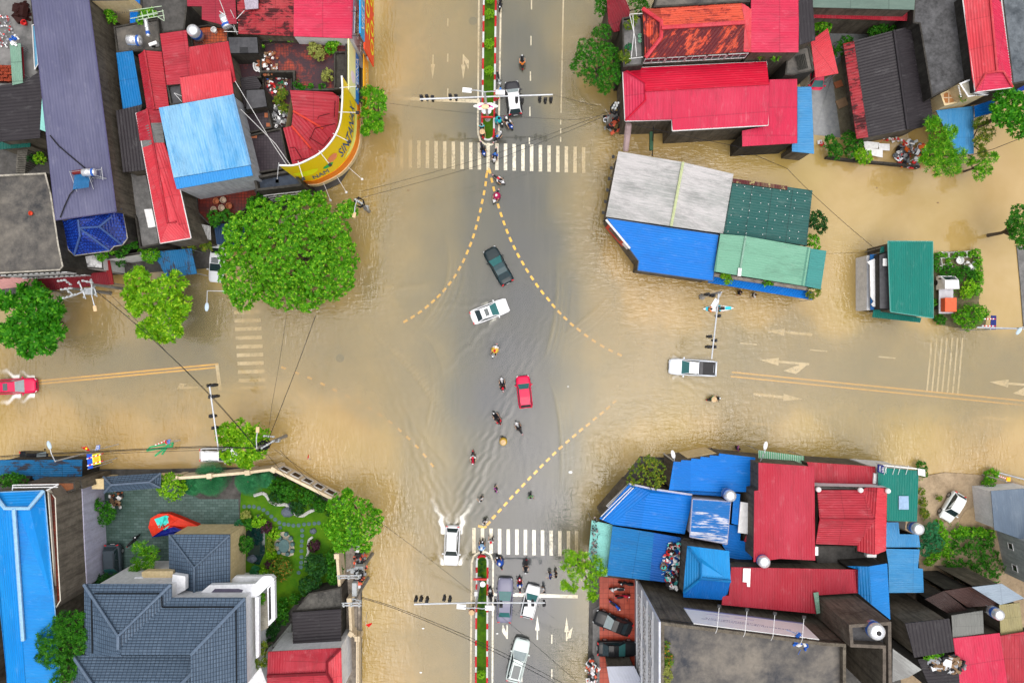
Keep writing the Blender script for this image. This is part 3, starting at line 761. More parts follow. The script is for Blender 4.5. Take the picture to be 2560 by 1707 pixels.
def ac_unit(label,f,x,y,z,rot=0.0,w=0.85):
 p=P(f,x,y,z+.55)
 root=thing("air_conditioner",label,"air conditioner",(p.x,p.y,z),"outdoor air conditioner units")
 R=Matrix.Rotation(math.radians(rot),3,'Z')
 mb=MB();mb.box((p.x,p.y,z+.33),(w,.34,.6),rot=R,bev=.03);mb.build("casing",WHITEP,root)
 mb=MB();c=Vector((p.x,p.y,z+.33))+R@Vector((-w*.12,-.18,0));RR=R@Matrix.Rotation(math.pi/2,3,'X')
 mb.lathe(c,[(.22,0),(.22,.02),(.17,.03),(.01,.03)],16,rot=RR);mb.build("fan_grille",BLACKP,root)
 for s_ in (-1,1):
  mb=MB();mb.box(Vector((p.x,p.y,z+.015))+R@Vector((s_*w*.35,0,0)),(.06,.4,.04),rot=R);mb.build("foot",STEEL,root)
 return root
def solar_heater(label,f,x,y,z,rot=0.0):
 p=P(f,x,y,z+.6)
 root=thing("solar_water_heater",label,"solar water heater",(p.x,p.y,z))
 R=Matrix.Rotation(math.radians(rot),3,'Z')
 T=R@Matrix.Rotation(math.radians(-22),3,'X')
 tm=paint("vacuum_tube_blue",C(60,140,200),0.2)
 for k in range(14):
  mb=MB();a=Vector((p.x,p.y,z+.6))+T@Vector((-.75+k*.115,.9,0));b=Vector((p.x,p.y,z+.6))+T@Vector((-.75+k*.115,-.9,0))
  mb.tube([a,b],.04,6)
  mb.build("vacuum_tube",tm,root)
 c=Vector((p.x,p.y,z+.6))+T@Vector((0,1.05,.12))
 mb=MB();RR=R@Matrix.Rotation(math.pi/2,3,'Y');mb.lathe(c-R@Vector((.95,0,0)),[(.01,-.03),(.2,0),(.22,.05),(.22,1.85),(.2,1.9),(.01,1.93)],16,rot=RR);mb.build("tank_body",paint("heater_drum_maroon",(0.16,0.02,0.02),0.4),root,smooth=True)
 mb=MB()
 for sx in (-.85,.85):
  mb.tube([Vector((p.x,p.y,z+.02))+R@Vector((sx,-.9,.2)),Vector((p.x,p.y,z))+R@Vector((sx,1.0,1.0)),Vector((p.x,p.y,z))+R@Vector((sx,1.0,0))],.025,5)
 mb.tube([Vector((p.x,p.y,z+.9))+R@Vector((-.87,.95,0)),Vector((p.x,p.y,z+.9))+R@Vector((.87,.95,0))],.025,5)
 mb.build("frame",STEEL,root)
 return root
def junk(name,label,f,x,y,z,R_,cols,n=40,smin=.08,smax=.35,cat='rubbish',hgt=.4,seed=1,thing_kind='stuff',rx=None):
 """a heap of small odds and ends nobody could count"""
 p=P(f,x,y,z);rg=random.Random(seed);mb=MB()
 for i in range(n):
  a=rg.random()*6.28;rr=math.sqrt(rg.random())
  px,py=math.cos(a)*rr*R_,math.sin(a)*rr*(rx or R_);hh=(1-rr*rr)*hgt
  s_=[rg.uniform(smin,smax) for _ in range(3)]
  rot=Euler((rg.uniform(-.6,.6),rg.uniform(-.6,.6),rg.random()*3.1)).to_matrix()
  kd=rg.random()
  if kd<.55:mb.box((p.x+px,p.y+py,z+hh*rg.random()+.06),(s_[0],s_[1],s_[2]*.4),rot=rot,mi=rg.randrange(len(cols)))
  elif kd<.8:mb.lathe((p.x+px,p.y+py,z+hh*.6),[(s_[0]*.4,0),(s_[0]*.5,.15),(s_[0]*.42,.15),(.01,.03)],9,mi=rg.randrange(len(cols)),rot=rot)
  else:mb.tube([(p.x+px,p.y+py,z+.05+hh*.5),(p.x+px+rg.uniform(-.5,.5),p.y+py+rg.uniform(-.5,.5),z+.1+hh)],.025,5,mi=rg.randrange(len(cols)))
 o=mb.build(name,cols)
 return tag(o,label,cat,None,thing_kind)
def open_box(label,f,x,y,z,w,d,h,rot,mat,name="crate",cat="crate",group=None,fill=None):
 p=P(f,x,y,z);R=Matrix.Rotation(math.radians(rot),3,'Z');t=.05
 mb=MB();c=Vector((p.x,p.y,z))
 mb.box(c+Vector((0,0,.02)),(w,d,.03),rot=R)
 for sx,sy,lx,ly in ((w/2-t/2,0,t,d),(-w/2+t/2,0,t,d),(0,d/2-t/2,w-2*t,t),(0,-d/2+t/2,w-2*t,t)):
  mb.box(c+R@Vector((sx,sy,h/2+.03)),(lx,ly,h),rot=R)
 if fill is None:
  o=mb.build(name,mat);return tag(o,label,cat,group)
 root=thing(name,label,cat,(p.x,p.y,z),group);mb.build("box_walls",mat,root)
 mb=MB();mb.box(c+Vector((0,0,h*.7)),(w-2.2*t,d-2.2*t,.02),rot=R);mb.build("soil",fill,root)
 return root
def basin(label,f,x,y,z,r,mat,h=.18,name="basin",cat="basin",group=None):
 p=P(f,x,y,z);mb=MB()
 mb.lathe((p.x,p.y,z+.01),[(r*.75,0),(r,h),(r*1.06,h),(r*1.04,h+.02),(r*.94,h),(r*.7,.03),(.01,.03)],16)
 return tag(mb.build(name,mat,smooth=False),label,cat,group)
def pole_tube(name,pts,r,mat,parent=None,seg=6):
 mb=MB();mb.tube(pts,r,seg);return mb.build(name,mat,parent)
# ===== top-left block
def M(name,rgb,**k):
 c=C(*rgb);return metal_roof(name,c,**k)
R_PINK=M("pink_red_roof_sheet",(215,45,82),fade=C(240,92,120),fade_amt=.6,dirt=.55,seed=1)
R_RED=M("red_roof_sheet",(188,42,56),fade=C(222,92,104),fade_amt=.45,dirt=.45,seed=2,lap=4)
R_RED2=M("weathered_red_roof_sheet",(180,42,58),fade=C(216,88,102),fade_amt=.6,dirt=.6,seed=3,lap=2.4)
R_LRED=M("light_red_roof_sheet",(222,66,78),fade=C(238,110,118),fade_amt=.6,dirt=.5,seed=4)
R_MAROON=M("maroon_roof_sheet",(128,22,36),fade=C(170,45,60),fade_amt=.4,dirt=.8,seed=5)
R_RUST=M("rusty_maroon_roof_sheet",(170,38,50),fade=C(215,110,110),fade_amt=.5,dirt=.7,rust=.45,rustcol=C(70,18,22),seed=6,lap=2.0)
R_MAUVE=M("grey_violet_roof_sheet",(98,99,130),fade=C(142,142,168),fade_amt=.45,dirt=.25,seed=7,lap=60,sheet=2.6)
R_BLUEP=M("faded_light_blue_roof_sheet",(70,160,222),fade=C(165,215,245),fade_amt=.85,dirt=.35,dirtcol=C(20,110,190),seed=8,lap=60,fade_lo=.40,fade_hi=.6)
R_BLUE=M("royal_blue_roof_sheet",(2,122,222),fade=C(25,145,232),fade_amt=.5,dirt=.2,seed=9,lap=60)
R_BLUE2=M("mid_blue_roof_sheet",(12,118,188),fade=C(45,155,218),fade_amt=.5,dirt=.5,seed=10,lap=3)
R_CYAN=M("bright_azure_roof_sheet",(8,140,228),fade=C(40,170,245),fade_amt=.6,dirt=.2,seed=11,lap=60,dirtcol=C(10,90,190))
R_BLACK=M("black_roof_sheet",(54,50,54),fade=C(78,74,78),fade_amt=.4,dirt=.4,seed=12,dirtcol=C(30,28,30))
R_TEAL=M("teal_roof_sheet",(5,125,112),fade=C(35,150,138),fade_amt=.6,dirt=.3,seed=13,lap=60)
R_DTEAL=M("dark_weathered_teal_roof_sheet",(40,98,94),fade=C(80,130,122),fade_amt=.5,dirt=.8,seed=14,dirtcol=C(35,50,52),lap=2.2)
R_MINT=M("mint_green_roof_sheet",(125,182,155),fade=C(150,205,180),fade_amt=.6,dirt=.8,dirtcol=C(60,120,105),seed=15,lap=7)
R_GREY=M("pale_grey_roof_sheet",(165,168,165),fade=C(212,208,208),fade_amt=1.0,dirt=.7,dirtcol=C(90,90,88),seed=16,lap=60,sheet=2.3,fade_lo=.42,fade_hi=.56)
R_SKY=M("sky_blue_roof_sheet",(60,145,205),fade=C(120,185,230),fade_amt=.6,dirt=.3,seed=17,lap=3)
R_AQUA=M("pale_aqua_roof_sheet",(150,222,215),fade=C(175,238,230),fade_amt=.5,dirt=.3,dirtcol=C(90,150,150),seed=18)
R_GGREEN=M("old_green_roof_sheet",(125,165,145),fade=C(150,185,165),fade_amt=.5,dirt=.9,dirtcol=C(60,70,60),seed=19,lap=2)
R_ROYDIRT=M("dirty_blue_roof_sheet",(25,110,165),fade=C(60,140,190),fade_amt=.5,dirt=.9,rust=.35,rustcol=C(60,60,70),seed=20,lap=2.4)
R_GLASSY=M("translucent_panel_sheet",(120,120,118),fade=C(170,172,172),fade_amt=.7,dirt=.6,seed=21)
ROOFC=concrete("dark_concrete_roof",(0.028,0.03,0.034),(0.15,0.135,0.115),0.2,0.6,(0.025,0.025,0.028),0.6)
ROOFC2=concrete("grey_concrete_roof",(0.10,0.10,0.10),(0.19,0.185,0.18),0.3,0.5,(0.04,0.04,0.04),0.65)
SLAB=concrete("black_roof_slab",(0.035,0.035,0.04),(0.07,0.07,0.075),0.5,0.4,(0.02,0.02,0.022),0.5)
T_RED=tiles("grimy_red_terrace_tiles",C(190,80,55),C(165,62,45),C(60,30,28),.3,.3,.018,1.0,C(62,48,56),.5,off=0,slo=.36,shi=.5,sscale=.45)
T_ORG=tiles("orange_terrace_tiles",C(215,105,55),C(185,80,45),C(80,40,30),.3,.3,.018,.85,C(60,50,55),.45,off=0,slo=.48,shi=.6)
T_DARK=tiles("dark_wet_terrace_tiles",C(78,68,74),C(66,58,64),C(40,35,40),.3,.3,.018,.6,C(48,42,48),.35,off=0)
NAVY=tiles("navy_glazed_roof_tiles",C(34,78,185),C(24,56,155),C(8,14,70),.28,.3,.03,.7,C(14,24,80),.25,use_uv=True,off=.5)
SLATE=tiles("blue_grey_roof_tiles",C(98,118,140),C(84,104,126),C(40,52,68),.26,.42,.03,.35,C(70,88,108),.45,use_uv=True,off=0)
house("long_house",'tall narrow house under a long violet-grey metal roof with a solar heater on it',[('S',[(75,-40),(216,-40),(290,529),(139,550)],1,R_MAUVE)],wmat=WALLC,z=8.6,pitch=.3,dep=.03,fascia=paint("mauve_gutter",C(95,92,130),.4),ov=.1)
solar_heater('solar water heater with blue tubes and maroon drum on the violet-grey roof','A3',890,490,8.65,8)
tank_h('steel tank lying behind the solar heater on the violet-grey roof','A3',(905,400),(1035,395),8.65,.38)
def lattice(name,label,f,pairs,r,mat,cat):
 mb=MB()
 for a,b in pairs:mb.tube([P(f,*a),P(f,*b)],r,5)
 return tag(mb.build(name,mat),label,cat)
lattice("roof_frame",'bare steel frame beside the tank on the violet-grey roof','A3',[((1050,370,9.6),(1110,365,9.6)),((1105,340,9.6),(1120,480,9.2)),((960,455,9.0),(1160,465,9.0)),((1040,430,9.4),(1160,465,9.0)),((980,440,9.2),(1010,500,8.7)),((1090,470,8.7),(1105,365,9.6)),((1000,460,8.7),(1050,375,9.6))],.035,STEEL,'frame')
house("side_roof",'narrow light blue strip roof along the wall of the violet-grey house',[('A1',[(1078,858),(1090,860),(1190,1568),(1170,1568)],1,R_SKY)],z=8.0,wmat=False,pitch=.2,cat='roof')
flatroof("flat_roof_building",'grey flat roof terrace at the left edge littered with rubbish','A1',[(-60,-60),(345,-60),(400,760),(440,780),(470,960),(-60,960)],5.6,ROOFC2,par=.25,win=())
awning("lean_to",'long pale green weathered sheet roof on the littered terrace','A1',[(105,478),(225,475),(250,905),(135,930)],1,R_GGREEN,6.5,z0=5.35,cat='shed roof')
awning("lean_to",'thin dark red sheet beside the pale green sheet roof','A1',[(226,520),(250,515),(268,830),(252,880)],1,R_MAROON,6.2,z0=5.35,cat='shed roof')
junk("rubbish_heap",'heap of white and red rubbish on the grey terrace','A1',45,350,5.35,1.1,[WHITEP,paint("grey_plastic",(.3,.3,.33),.5),REDP,STEEL],90,.06,.25,hgt=.5,seed=2,rx=1.9)
junk("timber_pile",'dark brown timber pile on the grey terrace','A1',270,150,5.35,1.0,[paint("dark_brown_wood",C(55,25,22),.7)],26,.2,1.2,cat='timber',hgt=.4,seed=3)
BRK=tiles("orange_brick_pile",C(200,85,50),C(170,65,40),C(60,20,10),.22,.12,.02,.4,rough=.8)
mb=MB();q=P('A1',50,795,6.0)
for i in range(5):
 for j in range(5):mb.box((q.x-.8+j*.42+.1*(i%2),q.y-.7+i*.34,5.35+.3+.04*((i*j)%3)),(.38,.3,.55+.1*((i+j)%2)),rz=.12*((i+j)%3-1))
tag(mb.build("brick_stack",BRK),'stack of orange bricks at the left edge','bricks')
basin('small red bucket on the grey terrace','A1',280,262,5.4,.3,REDP,.35,"bucket","bucket")
junk("rubbish_heap",'blue and white bags on the top end of the pale green sheet','A1',165,445,6.55,.55,[BLUEP,WHITEP],14,.15,.4,hgt=.2,seed=6)
lattice("window_panel",'tall white framed pane standing between the terrace and the violet-grey roof','A1',[((350,275,6.8),(385,272,6.8)),((350,275,6.8),(378,760,6.6)),((385,272,6.8),(415,700,6.6)),((378,760,6.6),(415,700,6.6))],.05,FRAME,'window frame')
sh=MB();sh.prism([(p.x,p.y) for p in PS('A1',[(358,285),(398,290),(412,700),(382,740)],6.4)],6.3,6.36);tag(sh.build("polycarbonate_sheet",paint("sky_blue_sheet",C(110,180,220),.3)),'narrow sky blue sheet lying between the terrace and the violet-grey roof','roof sheet')
house("shed",'black corrugated roof left of the violet-grey house',[('A1',[(-40,940),(250,905),(445,770),(462,1000),(438,1505),(-40,1550)],4,R_BLACK)],z=6.3,pitch=.34,dep=.05)
house("glass_roof",'pale aqua sheet strip beside the black corrugated roof',[('A1',[(460,1020),(480,1060),(520,1270),(535,1450),(436,1412)],3,R_AQUA)],z=6.6,wmat=False,pitch=.5,dep=.01,cat='roof')
house("green_roof",'small dark green sheet roof at the left edge below the black corrugated roof',[('A3',[(-30,55),(330,40),(330,120),(-30,150)],1,M("dark_green_roof_sheet",(20,95,85),dirt=.5,seed=30))],z=4.6,pitch=.3,cat='shed')
stc=MB()
for i in range(11):
 a=P('A3',180-i*2,140+i*24,0.4+.28*(11-i));b=P('A3',290-i*3,135+i*24,0.4+.28*(11-i))
 stc.box(((a.x+b.x)/2,(a.y+b.y)/2,.2+.14*(11-i)),(abs(b.x-a.x),.42,.28*(11-i)+.1))
tag(stc.build("outdoor_staircase",concrete("mossy_stairs",(.07,.065,.055),(.15,.14,.12),.8,.4)),'concrete staircase in the dark yard at the left edge','staircase')
flatroof("flat_roof_building",'broad dark flat concrete roof with one small orange bowl','A3',[(-60,425),(498,400),(560,640),(640,1180),(690,1420),(650,1465),(-60,1502)],8.4,ROOFC,WALLD,par=.3,parmat=concrete("cream_parapet",(.25,.23,.2),(.4,.37,.31),.6,.7),win=((5,12,(6.6,3.4),.62,1.5,1),))
basin('small orange bowl on the dark flat concrete roof','A3',347,846,8.12,.22,paint("orange_plastic",C(225,80,50),.4),.2)
house("navy_tile_house",'house with glazed navy blue tiled hip roof below the violet-grey roof',[('A3',[(640,900,7.0),(855,915,8.3),(875,1090,8.3),(810,1300,7.0),(745,1240,7.0)],4,NAVY),('A3',[(855,915,8.3),(690,890,7.8),(1250,820,7.8),(1085,990,8.4),(870,1005,8.3)],2,NAVY),('A3',[(1250,820,7.8),(1325,790,7.2),(1385,1115,7.0),(1330,1185,7.0),(1085,990,8.4)],1,NAVY),('A3',[(870,1005,8.3),(1085,990,8.4),(1330,1185,7.0),(1240,1200,7.0)],3,NAVY),('A3',[(870,1005,8.3),(1240,1200,7.0),(1195,1250,7.0),(810,1300,7.0),(875,1090,8.3)],2,NAVY)],walls=('A3',[(640,900),(1325,790),(1385,1115),(1330,1185),(1240,1200),(1195,1250),(810,1300),(745,1240)]),z=7.0,wmat=WALLD,ridges=[('A3',[(855,915,8.35),(875,1090,8.35),(812,1295,7.05)]),('A3',[(870,1005,8.35),(1085,990,8.45),(1328,1183,7.05)]),('A3',[(1085,990,8.45),(1322,795,7.25)]),('A3',[(873,1010,8.3),(1192,1246,7.05)])],rmat=paint("ridge_tile_blue",C(70,95,150),.3),fascia=concrete("grey_moulded_eave",(.2,.19,.17),(.32,.3,.27),1.0,.6),dep=.02,pitch=.28,ov=.35)
flatroof("porch",'white balcony block below the navy tiled roof','A3',[(905,1300),(1110,1262),(1130,1455),(905,1440)],4.3,concrete("mouldy_white_slab",(.5,.5,.52),(.62,.62,.62),.8,.9,(.02,.02,.02)),WALLW,par=.1,cat='balcony')
flatroof("porch",'white balcony ledge right of the navy tiled roof','A3',[(1150,1310),(1400,1285),(1520,1262),(1530,1290),(1170,1345)],4.0,WALLW,WALLW,par=.2,cat='balcony')
awning("red_awning",'long dark maroon corrugated awning over the flooded pavement at the left','C2',[(330,215),(1005,145),(1035,268),(410,325)],1,R_MAROON,3.2)
awning("red_awning",'short red canopy strip beside the navy tiled house','C2',[(965,45),(1025,40),(1064,264),(1035,268)],1,M("bright_red_canopy",(150,15,25),dirt=.4,seed=31),3.4)
awning("pink_awning",'faded pink corrugated awning at the left edge','C2',[(-40,192),(330,212),(370,240),(300,275),(-40,315)],3,M("faded_pink_sheet",(205,150,145),fade=C(225,180,172),dirt=.8,rust=.2,seed=32),3.6)
awning("blue_awning",'weathered blue corrugated canopy beside the half hidden white car','A3',[(1660,1262),(2085,1225),(2145,1500),(1815,1540)],1,R_ROYDIRT,3.0,pitch=.22)
awning("blue_awning",'dark blue corrugated canopy half under the big tree','A4',[(370,965),(700,930),(720,1200),(400,1180)],1,M("dark_blue_sheet",(18,60,100),dirt=.6,seed=33),2.9)
house("blue_roof_house",'narrow house with a mid blue corrugated roof right of the stained wall',[('A1',[(1265,578),(1445,555),(1545,1130),(1520,1165),(1340,1202)],1,R_BLUE2)],z=6.4,wmat=WALLC)
house("black_roof_house",'narrow black corrugated roof between the violet-grey house and the red glazed roof',[('S',[(290,277),(355,262),(349,300),(366,425),(308,431)],4,R_BLACK)],z=7.0,pitch=.32,dep=.05)
house("red_gable_house",'narrow red gable roof beside the mid blue roof',[('A1',[(1508,600,7.0),(1575,553,7.7),(1682,1195,7.7),(1602,1202,7.0)],0,R_RED),('A1',[(1575,553,7.7),(1760,568,7.0),(1842,1182,7.0),(1682,1195,7.7)],0,R_RED)],walls=('A1',[(1508,600),(1760,568),(1842,1182),(1602,1202)]),z=7.0,ridges=[('A1',[(1575,553,7.75),(1682,1195,7.75)])])
house("red_glazed_roof_house",'long red gable roof with a pair of translucent panels near its top',[('S',[(339.7,283.5,7.3),(367.3,273,8.0),(378,350,8.0),(350,352,7.3)],0,R_RED2),('S',[(367.3,273,8.0),(400,277,7.3),(409,345,7.3),(378,350,8.0)],0,R_RED2),('S',[(349,319,7.33),(373,308,8.04),(382,360,8.04),(357,370,7.33)],0,R_GLASSY),('S',[(377,308,8.04),(405,307,7.33),(411,357,7.33),(382,357,8.04)],0,R_GLASSY),('S',[(356.6,370,7.3),(380,352,8.0),(420,558,8.0),(400.5,608,7.3)],0,R_LRED),('S',[(380,352,8.0),(410.5,357,7.3),(450,475,7.3),(477,595,7.3),(441,554.5,8.0),(420,558,8.0)],1,R_LRED),('S',[(420,558,8.0),(441,554.5,8.0),(477,595,7.3),(400.5,608,7.3)],1,R_LRED)],walls=('S',[(339.7,283.5),(400,277),(450,475),(477,595),(400.5,608)]),z=7.3,ridges=[('S',[(367.3,273,8.05),(420,558,8.05),(441,554.5,8.05)])],rmat=R_RED,fascia=FRAME,dep=.03)
flatroof("low_terrace",'narrow concrete terrace with a white foam board left of the long light red roof','A3',[(1340,395),(1590,378),(1640,600),(1735,1110),(1740,1180),(1520,1225),(1470,900),(1345,640)],4.8,ROOFC2,WALLD,par=.35)
mb=MB();mb.prism([(p.x,p.y) for p in PS('A3',[(1565,798),(1650,792),(1690,985),(1610,998)],4.7)],4.47,4.62)
tag(mb.build("foam_board",WHITEP),'white foam board with bottles on the narrow concrete terrace','foam board')
house("red_roof_house",'tall pinkish red roof at the left of the stepped red roofs',[('S',[(400,85),(466,76),(480,190),(450,193),(455,210),(417,213)],0,R_RED2)],z=7.4)
bpy.data.objects[-1] if False else None
house("red_roof_house",'stepped red roof in the middle of the red group above the light blue roof',[('A2',[(100,515),(525,452),(612,890),(570,905),(545,800),(110,840)],1,R_RED)],z=8.0)
house("red_roof_house",'light red roof directly above the faded light blue roof',[('A2',[(-2,848),(548,758),(585,1032),(30,1125)],1,R_LRED)],z=8.5)
lattice("satellite_dish_pole",'thin roof aerial on the dark slab beside the light red roof','A1',[((1895,1015,8.6),(1980,1110,8.0)),((1895,1015,8.6),(1985,1050,8.0))],.03,FRAME,'aerial')
flatroof("dark_slab",'small dark slab with a white ball lamp left of the light red roof','A1',[(1812,925),(1968,905),(1990,1130),(1855,1150)],7.2,SLAB,WALLD,par=.3)
house("blue_roof_house",'house with a large faded light blue roof beside the black terraces',[('S',[(397,270,9.0),(583,236.5,9.0),(626,413,8.7),(434,445,8.7)],1,R_BLUEP),('S',[(434.5,446,8.6),(626.5,414,8.6),(632,439,8.5),(442,473,8.5)],1,M("brighter_blue_roof_sheet",(55,150,225),fade=C(100,185,240),dirt=.2,seed=34,lap=60))],walls=('S',[(397,270),(583,236.5),(632,439),(442,473)]),z=8.6,wmat=concrete("pale_grey_wall",(.3,.32,.36),(.4,.42,.45),.5,.4,streaky=True),ridges=[('S',[(583,236.5,9.05),(627,413,8.75)])],rmat=paint("pale_blue_trim",C(120,170,215),.4),ov=.05)
house("maroon_roof_house",'dark maroon roofs at the top edge left of the steel tank',[('A2',[(75,-60),(600,-60),(618,262),(440,268),(238,215),(238,72),(80,70)],0,M("dull_red_roof",(165,42,62),fade=C(190,70,88),dirt=.5,seed=35))],z=7.6)
house("rusty_roof_house",'rust streaked maroon roof with a white skylight at the top edge',[('A2',[(618,-60),(1240,-60),(1238,396),(638,372)],0,R_RUST)],z=8.0,ov=.05)
house("pink_roof_house",'bright pink red roof at the top edge behind the red billboard',[('A2',[(1240,-60),(1887,-60),(1876,422),(1238,398)],0,R_PINK)],z=8.0,wmat=WALLW,ov=.02,win=((1,1,(6.4,),2.6,1.6,3),(1,3,(3.6,1.6),1.0,1.2,1)))
sk=MB();roof_face(sk,PS('A2',[(695,-50),(850,-50),(852,95),(712,108)],8.45),1,.12,.04);tag(sk.build("skylight_panel",paint("pale_grid_panel",C(190,180,195),.3)),'pale ribbed skylight panel standing on the rusty maroon roof','skylight')
ac_unit('white air conditioner on the parapet below the pink red roof','A2',1580,390,6.6,4,1.4)
flatroof("tiled_terrace",'orange tiled terrace with a leaning steel tank','A2',[(110,300),(300,270),(520,300),(520,420),(520,455),(130,515)],6.2,T_ORG,WALLD,par=.35,pw=.1)
tank_v('steel tank with blue band on the orange tiled terrace','A2',125,320,5.9,.62,1.6)
tank_h('bright steel tank lying above the black slab at the top','A2',(470,175),(520,300),6.2,.52)
basin('small white bin on the orange tiled terrace','A2',388,348,5.9,.3,WHITEP,.5,"bin","bin")
lattice("tank_frame",'tangle of steel rods beside the upper steel tank','A2',[((430,0,9),(490,155,8)),((550,110,8.5),(620,260,7)),((560,200,7.5),(625,380,6.5)),((480,345,7),(640,350,7)),((540,200,7.5),(640,260,7.5)),((700,118,8.6),(615,210,8)),((430,125,8),(500,175,8)),((560,260,7),(600,340,7))],.035,FRAME,'frame')
flatroof("dark_slab",'black flat slab with a dark hatch in the middle of the block','A2',[(515,400),(845,400),(860,585),(540,588)],8.0,SLAB,WALLD,par=.02)
mb=MB();a=P('A2',693,543,8.06);mb.box((a.x,a.y,7.99),(.85,.55,.06));tag(mb.build("roof_hatch",BLACKP),'dark open hatch in the black flat slab','hatch')
flatroof("tiled_terrace",'large red tiled terrace black with grime and weeds growing on it','A2',[(868,428),(1822,425),(1832,962),(1672,985),(1235,990),(1228,790),(868,792)],6.6,T_RED,WALLD,par=.5,pw=.22)
flatroof("tiled_terrace",'small red tiled terrace left of the grimy large one','A2',[(590,600),(862,595),(885,845),(640,870)],5.6,T_RED,WALLD,par=.3)
flatroof("rubbish_yard",'long terrace strip full of rubbish left of the red fan roof','A2',[(890,800),(1222,800),(1228,1370),(1040,1395),(985,1150),(900,960)],5.0,T_RED,WALLD,par=.3)
house("black_shed",'small black corrugated shed roof between the terraces',[('A2',[(655,850),(830,830),(890,935),(700,1185)],0,R_BLACK)],z=6.0,pitch=.2)
flatroof("dark_slab",'black square slab below the small corrugated shed roof','A2',[(715,975),(922,968),(955,1165),(715,1202)],7.0,SLAB,WALLD,par=.02)
flatroof("tiled_terrace",'dark terrace with two patches of orange tiles','A2',[(690,1225),(962,1188),(1005,1392),(735,1455)],6.0,T_DARK,WALLD,par=.3)
flatroof("tiled_terrace",'long dark tiled terrace right of the faded light blue roof','A4',[(745,-10),(1100,-90),(1190,350),(812,412)],6.0,T_DARK,WALLD,par=.3)
flatroof("black_box_room",'black walled open room under the left tip of the yellow billboard','A4',[(795,445),(1235,360),(1330,520),(1310,545),(830,600)],6.6,concrete("blue_black_floor",C(50,60,75),C(80,90,105),.5,.4),WALLD,par=.9,pw=.25,win=((3,4,(4.0,2.0),1.0,1.0,0),))
ST=MB();
for a,b in (((925,1235),(950,1275)),((945,1345),(980,1375)),((750,1500),(830,1470))):
 q=P('A2',*a,5.8);w_=P('A2',*b,5.8);ST.box(((q.x+w_.x)/2,(q.y+w_.y)/2,5.75),(abs(w_.x-q.x)+.12,abs(w_.y-q.y)+.1,.04))
tag(ST.build("loose_tiles",TERRA),'loose orange tiles on the dark terraces','tiles')
junk("rubbish_heap",'white and green rubbish strewn over the terrace strip','A2',1050,900,4.75,1.2,[WHITEP,BLUEP,REDP,WOOD,paint("green_plastic",C(40,120,80),.4)],60,.1,.45,hgt=.4,seed=8)
junk("rubbish_heap",'pale scrap heap left of the red fan roof','A2',1090,1290,4.75,1.0,[WHITEP,STEEL,BLACKP,STEEL],110,.08,.4,hgt=.6,seed=9,rx=1.5)
junk("rubbish_heap",'brown branches and bricks at the left of the grimy terrace','A2',960,690,6.15,1.1,[WOOD,TERRA,WHITEP,TERRA],80,.1,.4,hgt=.5,seed=10,rx=1.4)
junk("rubbish_heap",'white crates and bottles in the dark gully right of the grimy terrace','A2',1745,800,5.2,.7,[WHITEP,STEEL,BLACKP],70,.1,.4,hgt=.4,seed=11,rx=2.6)
flatroof("dark_gully",'narrow dark gully roof between the grimy terrace and the tall billboard','A2',[(1675,560),(1815,560),(1825,960),(1675,975)],6.7,WALLD,WALLD,par=.35)
bathtub=MB();q=P('A2',842,715,5.6);bathtub.lathe((q.x,q.y,5.35),[(.3,0),(.38,.4),(.42,.42),(.34,.4),(.26,.08),(.01,.08)],16,sy=1.7)
tag(bathtub.build("bathtub",WHITEP),'white bathtub beside the small red tiled terrace','bathtub')
house("fan_roof_house",'dark red fan shaped roof behind the curved yellow billboard',[('S',[(725,226,7.4),(831,231,7.0),(848,243,6.6),(845,305,6.4),(808,322,6.5),(733,278,7.6)],0,R_RED2),('S',[(733,278,7.6),(808,322,6.5),(845,305,6.4),(829,360,6.4),(790,398,6.4),(778,372,6.6),(729,315,7.6)],5,R_RED2),('S',[(729,315,7.6),(778,372,6.6),(790,398,6.4),(733,418,6.4),(708,320,7.4)],3,R_RED2)],walls=('S',[(725,226),(831,231),(848,243),(845,305),(829,360),(790,398),(733,418),(708,320)]),z=6.4,ridges=[('S',[(733,278,7.7),(808,322,6.6)]),('S',[(729,315,7.7),(778,372,6.7)])],rmat=paint("ridge_orange_red",C(225,75,60),.5),pitch=.34,dep=.05,wmat=WALLY)
flatroof("brick_terrace",'dark brick tiled yard with round pots below the light blue roof','A4',[(170,640),(590,555),(800,520),(860,680),(640,850),(620,890),(310,960),(180,830)],3.4,tiles("dark_brick_floor",C(130,45,28),C(105,35,24),C(40,15,12),.35,.35,.02,.8,C(45,32,38),.4,off=0),WALLD,par=.2)
flatroof("low_roof",'dark gutter roof strip just below the faded light blue roof','A4',[(10,590),(790,440),(800,520),(180,640)],5.0,WALLD,WALLD,par=.15)
for i,(x,y,lb) in enumerate(((485,705,'pale rimmed round pot with a white bloom'),(408,717,'brown rimmed round pot beside the pale one'),(382,808,'lowest left round pot'),(548,770,'rightmost round pot with dark green leaves'),(467,790,'small round pot between the two lower ones'))):
 basin(lb+' in the dark brick yard','A4',x,y,3.2,.33,TERRA if i%2 else paint("pale_pot",C(190,170,150),.7),.4,"plant_pot","plant pot","round pots in the dark brick yard")
lat=MB()
for i in range(9):
 lat.tube([P('A4',200+i*16,955+i*4,3.3),P('A4',205+i*16,1125,2.5)],.03,4)
for j in range(12):lat.tube([P('A4',195,955+j*14,3.3-j*.07),P('A4',330+j,985+j*13,3.3-j*.07)],.03,4)
tag(lat.build("lattice_fence",FRAME),'white lattice screen behind the half hidden white car','fence')
bal=MB()
for i in range(26):
 a=P('A4',20+i*3.2,600+i*20,4.2);bal.tube([(a.x,a.y,3.3),(a.x,a.y,4.2)],.025,4)
bal.tube([P('A4',15,590,4.25),P('A4',105,1130,4.25)],.03,4)
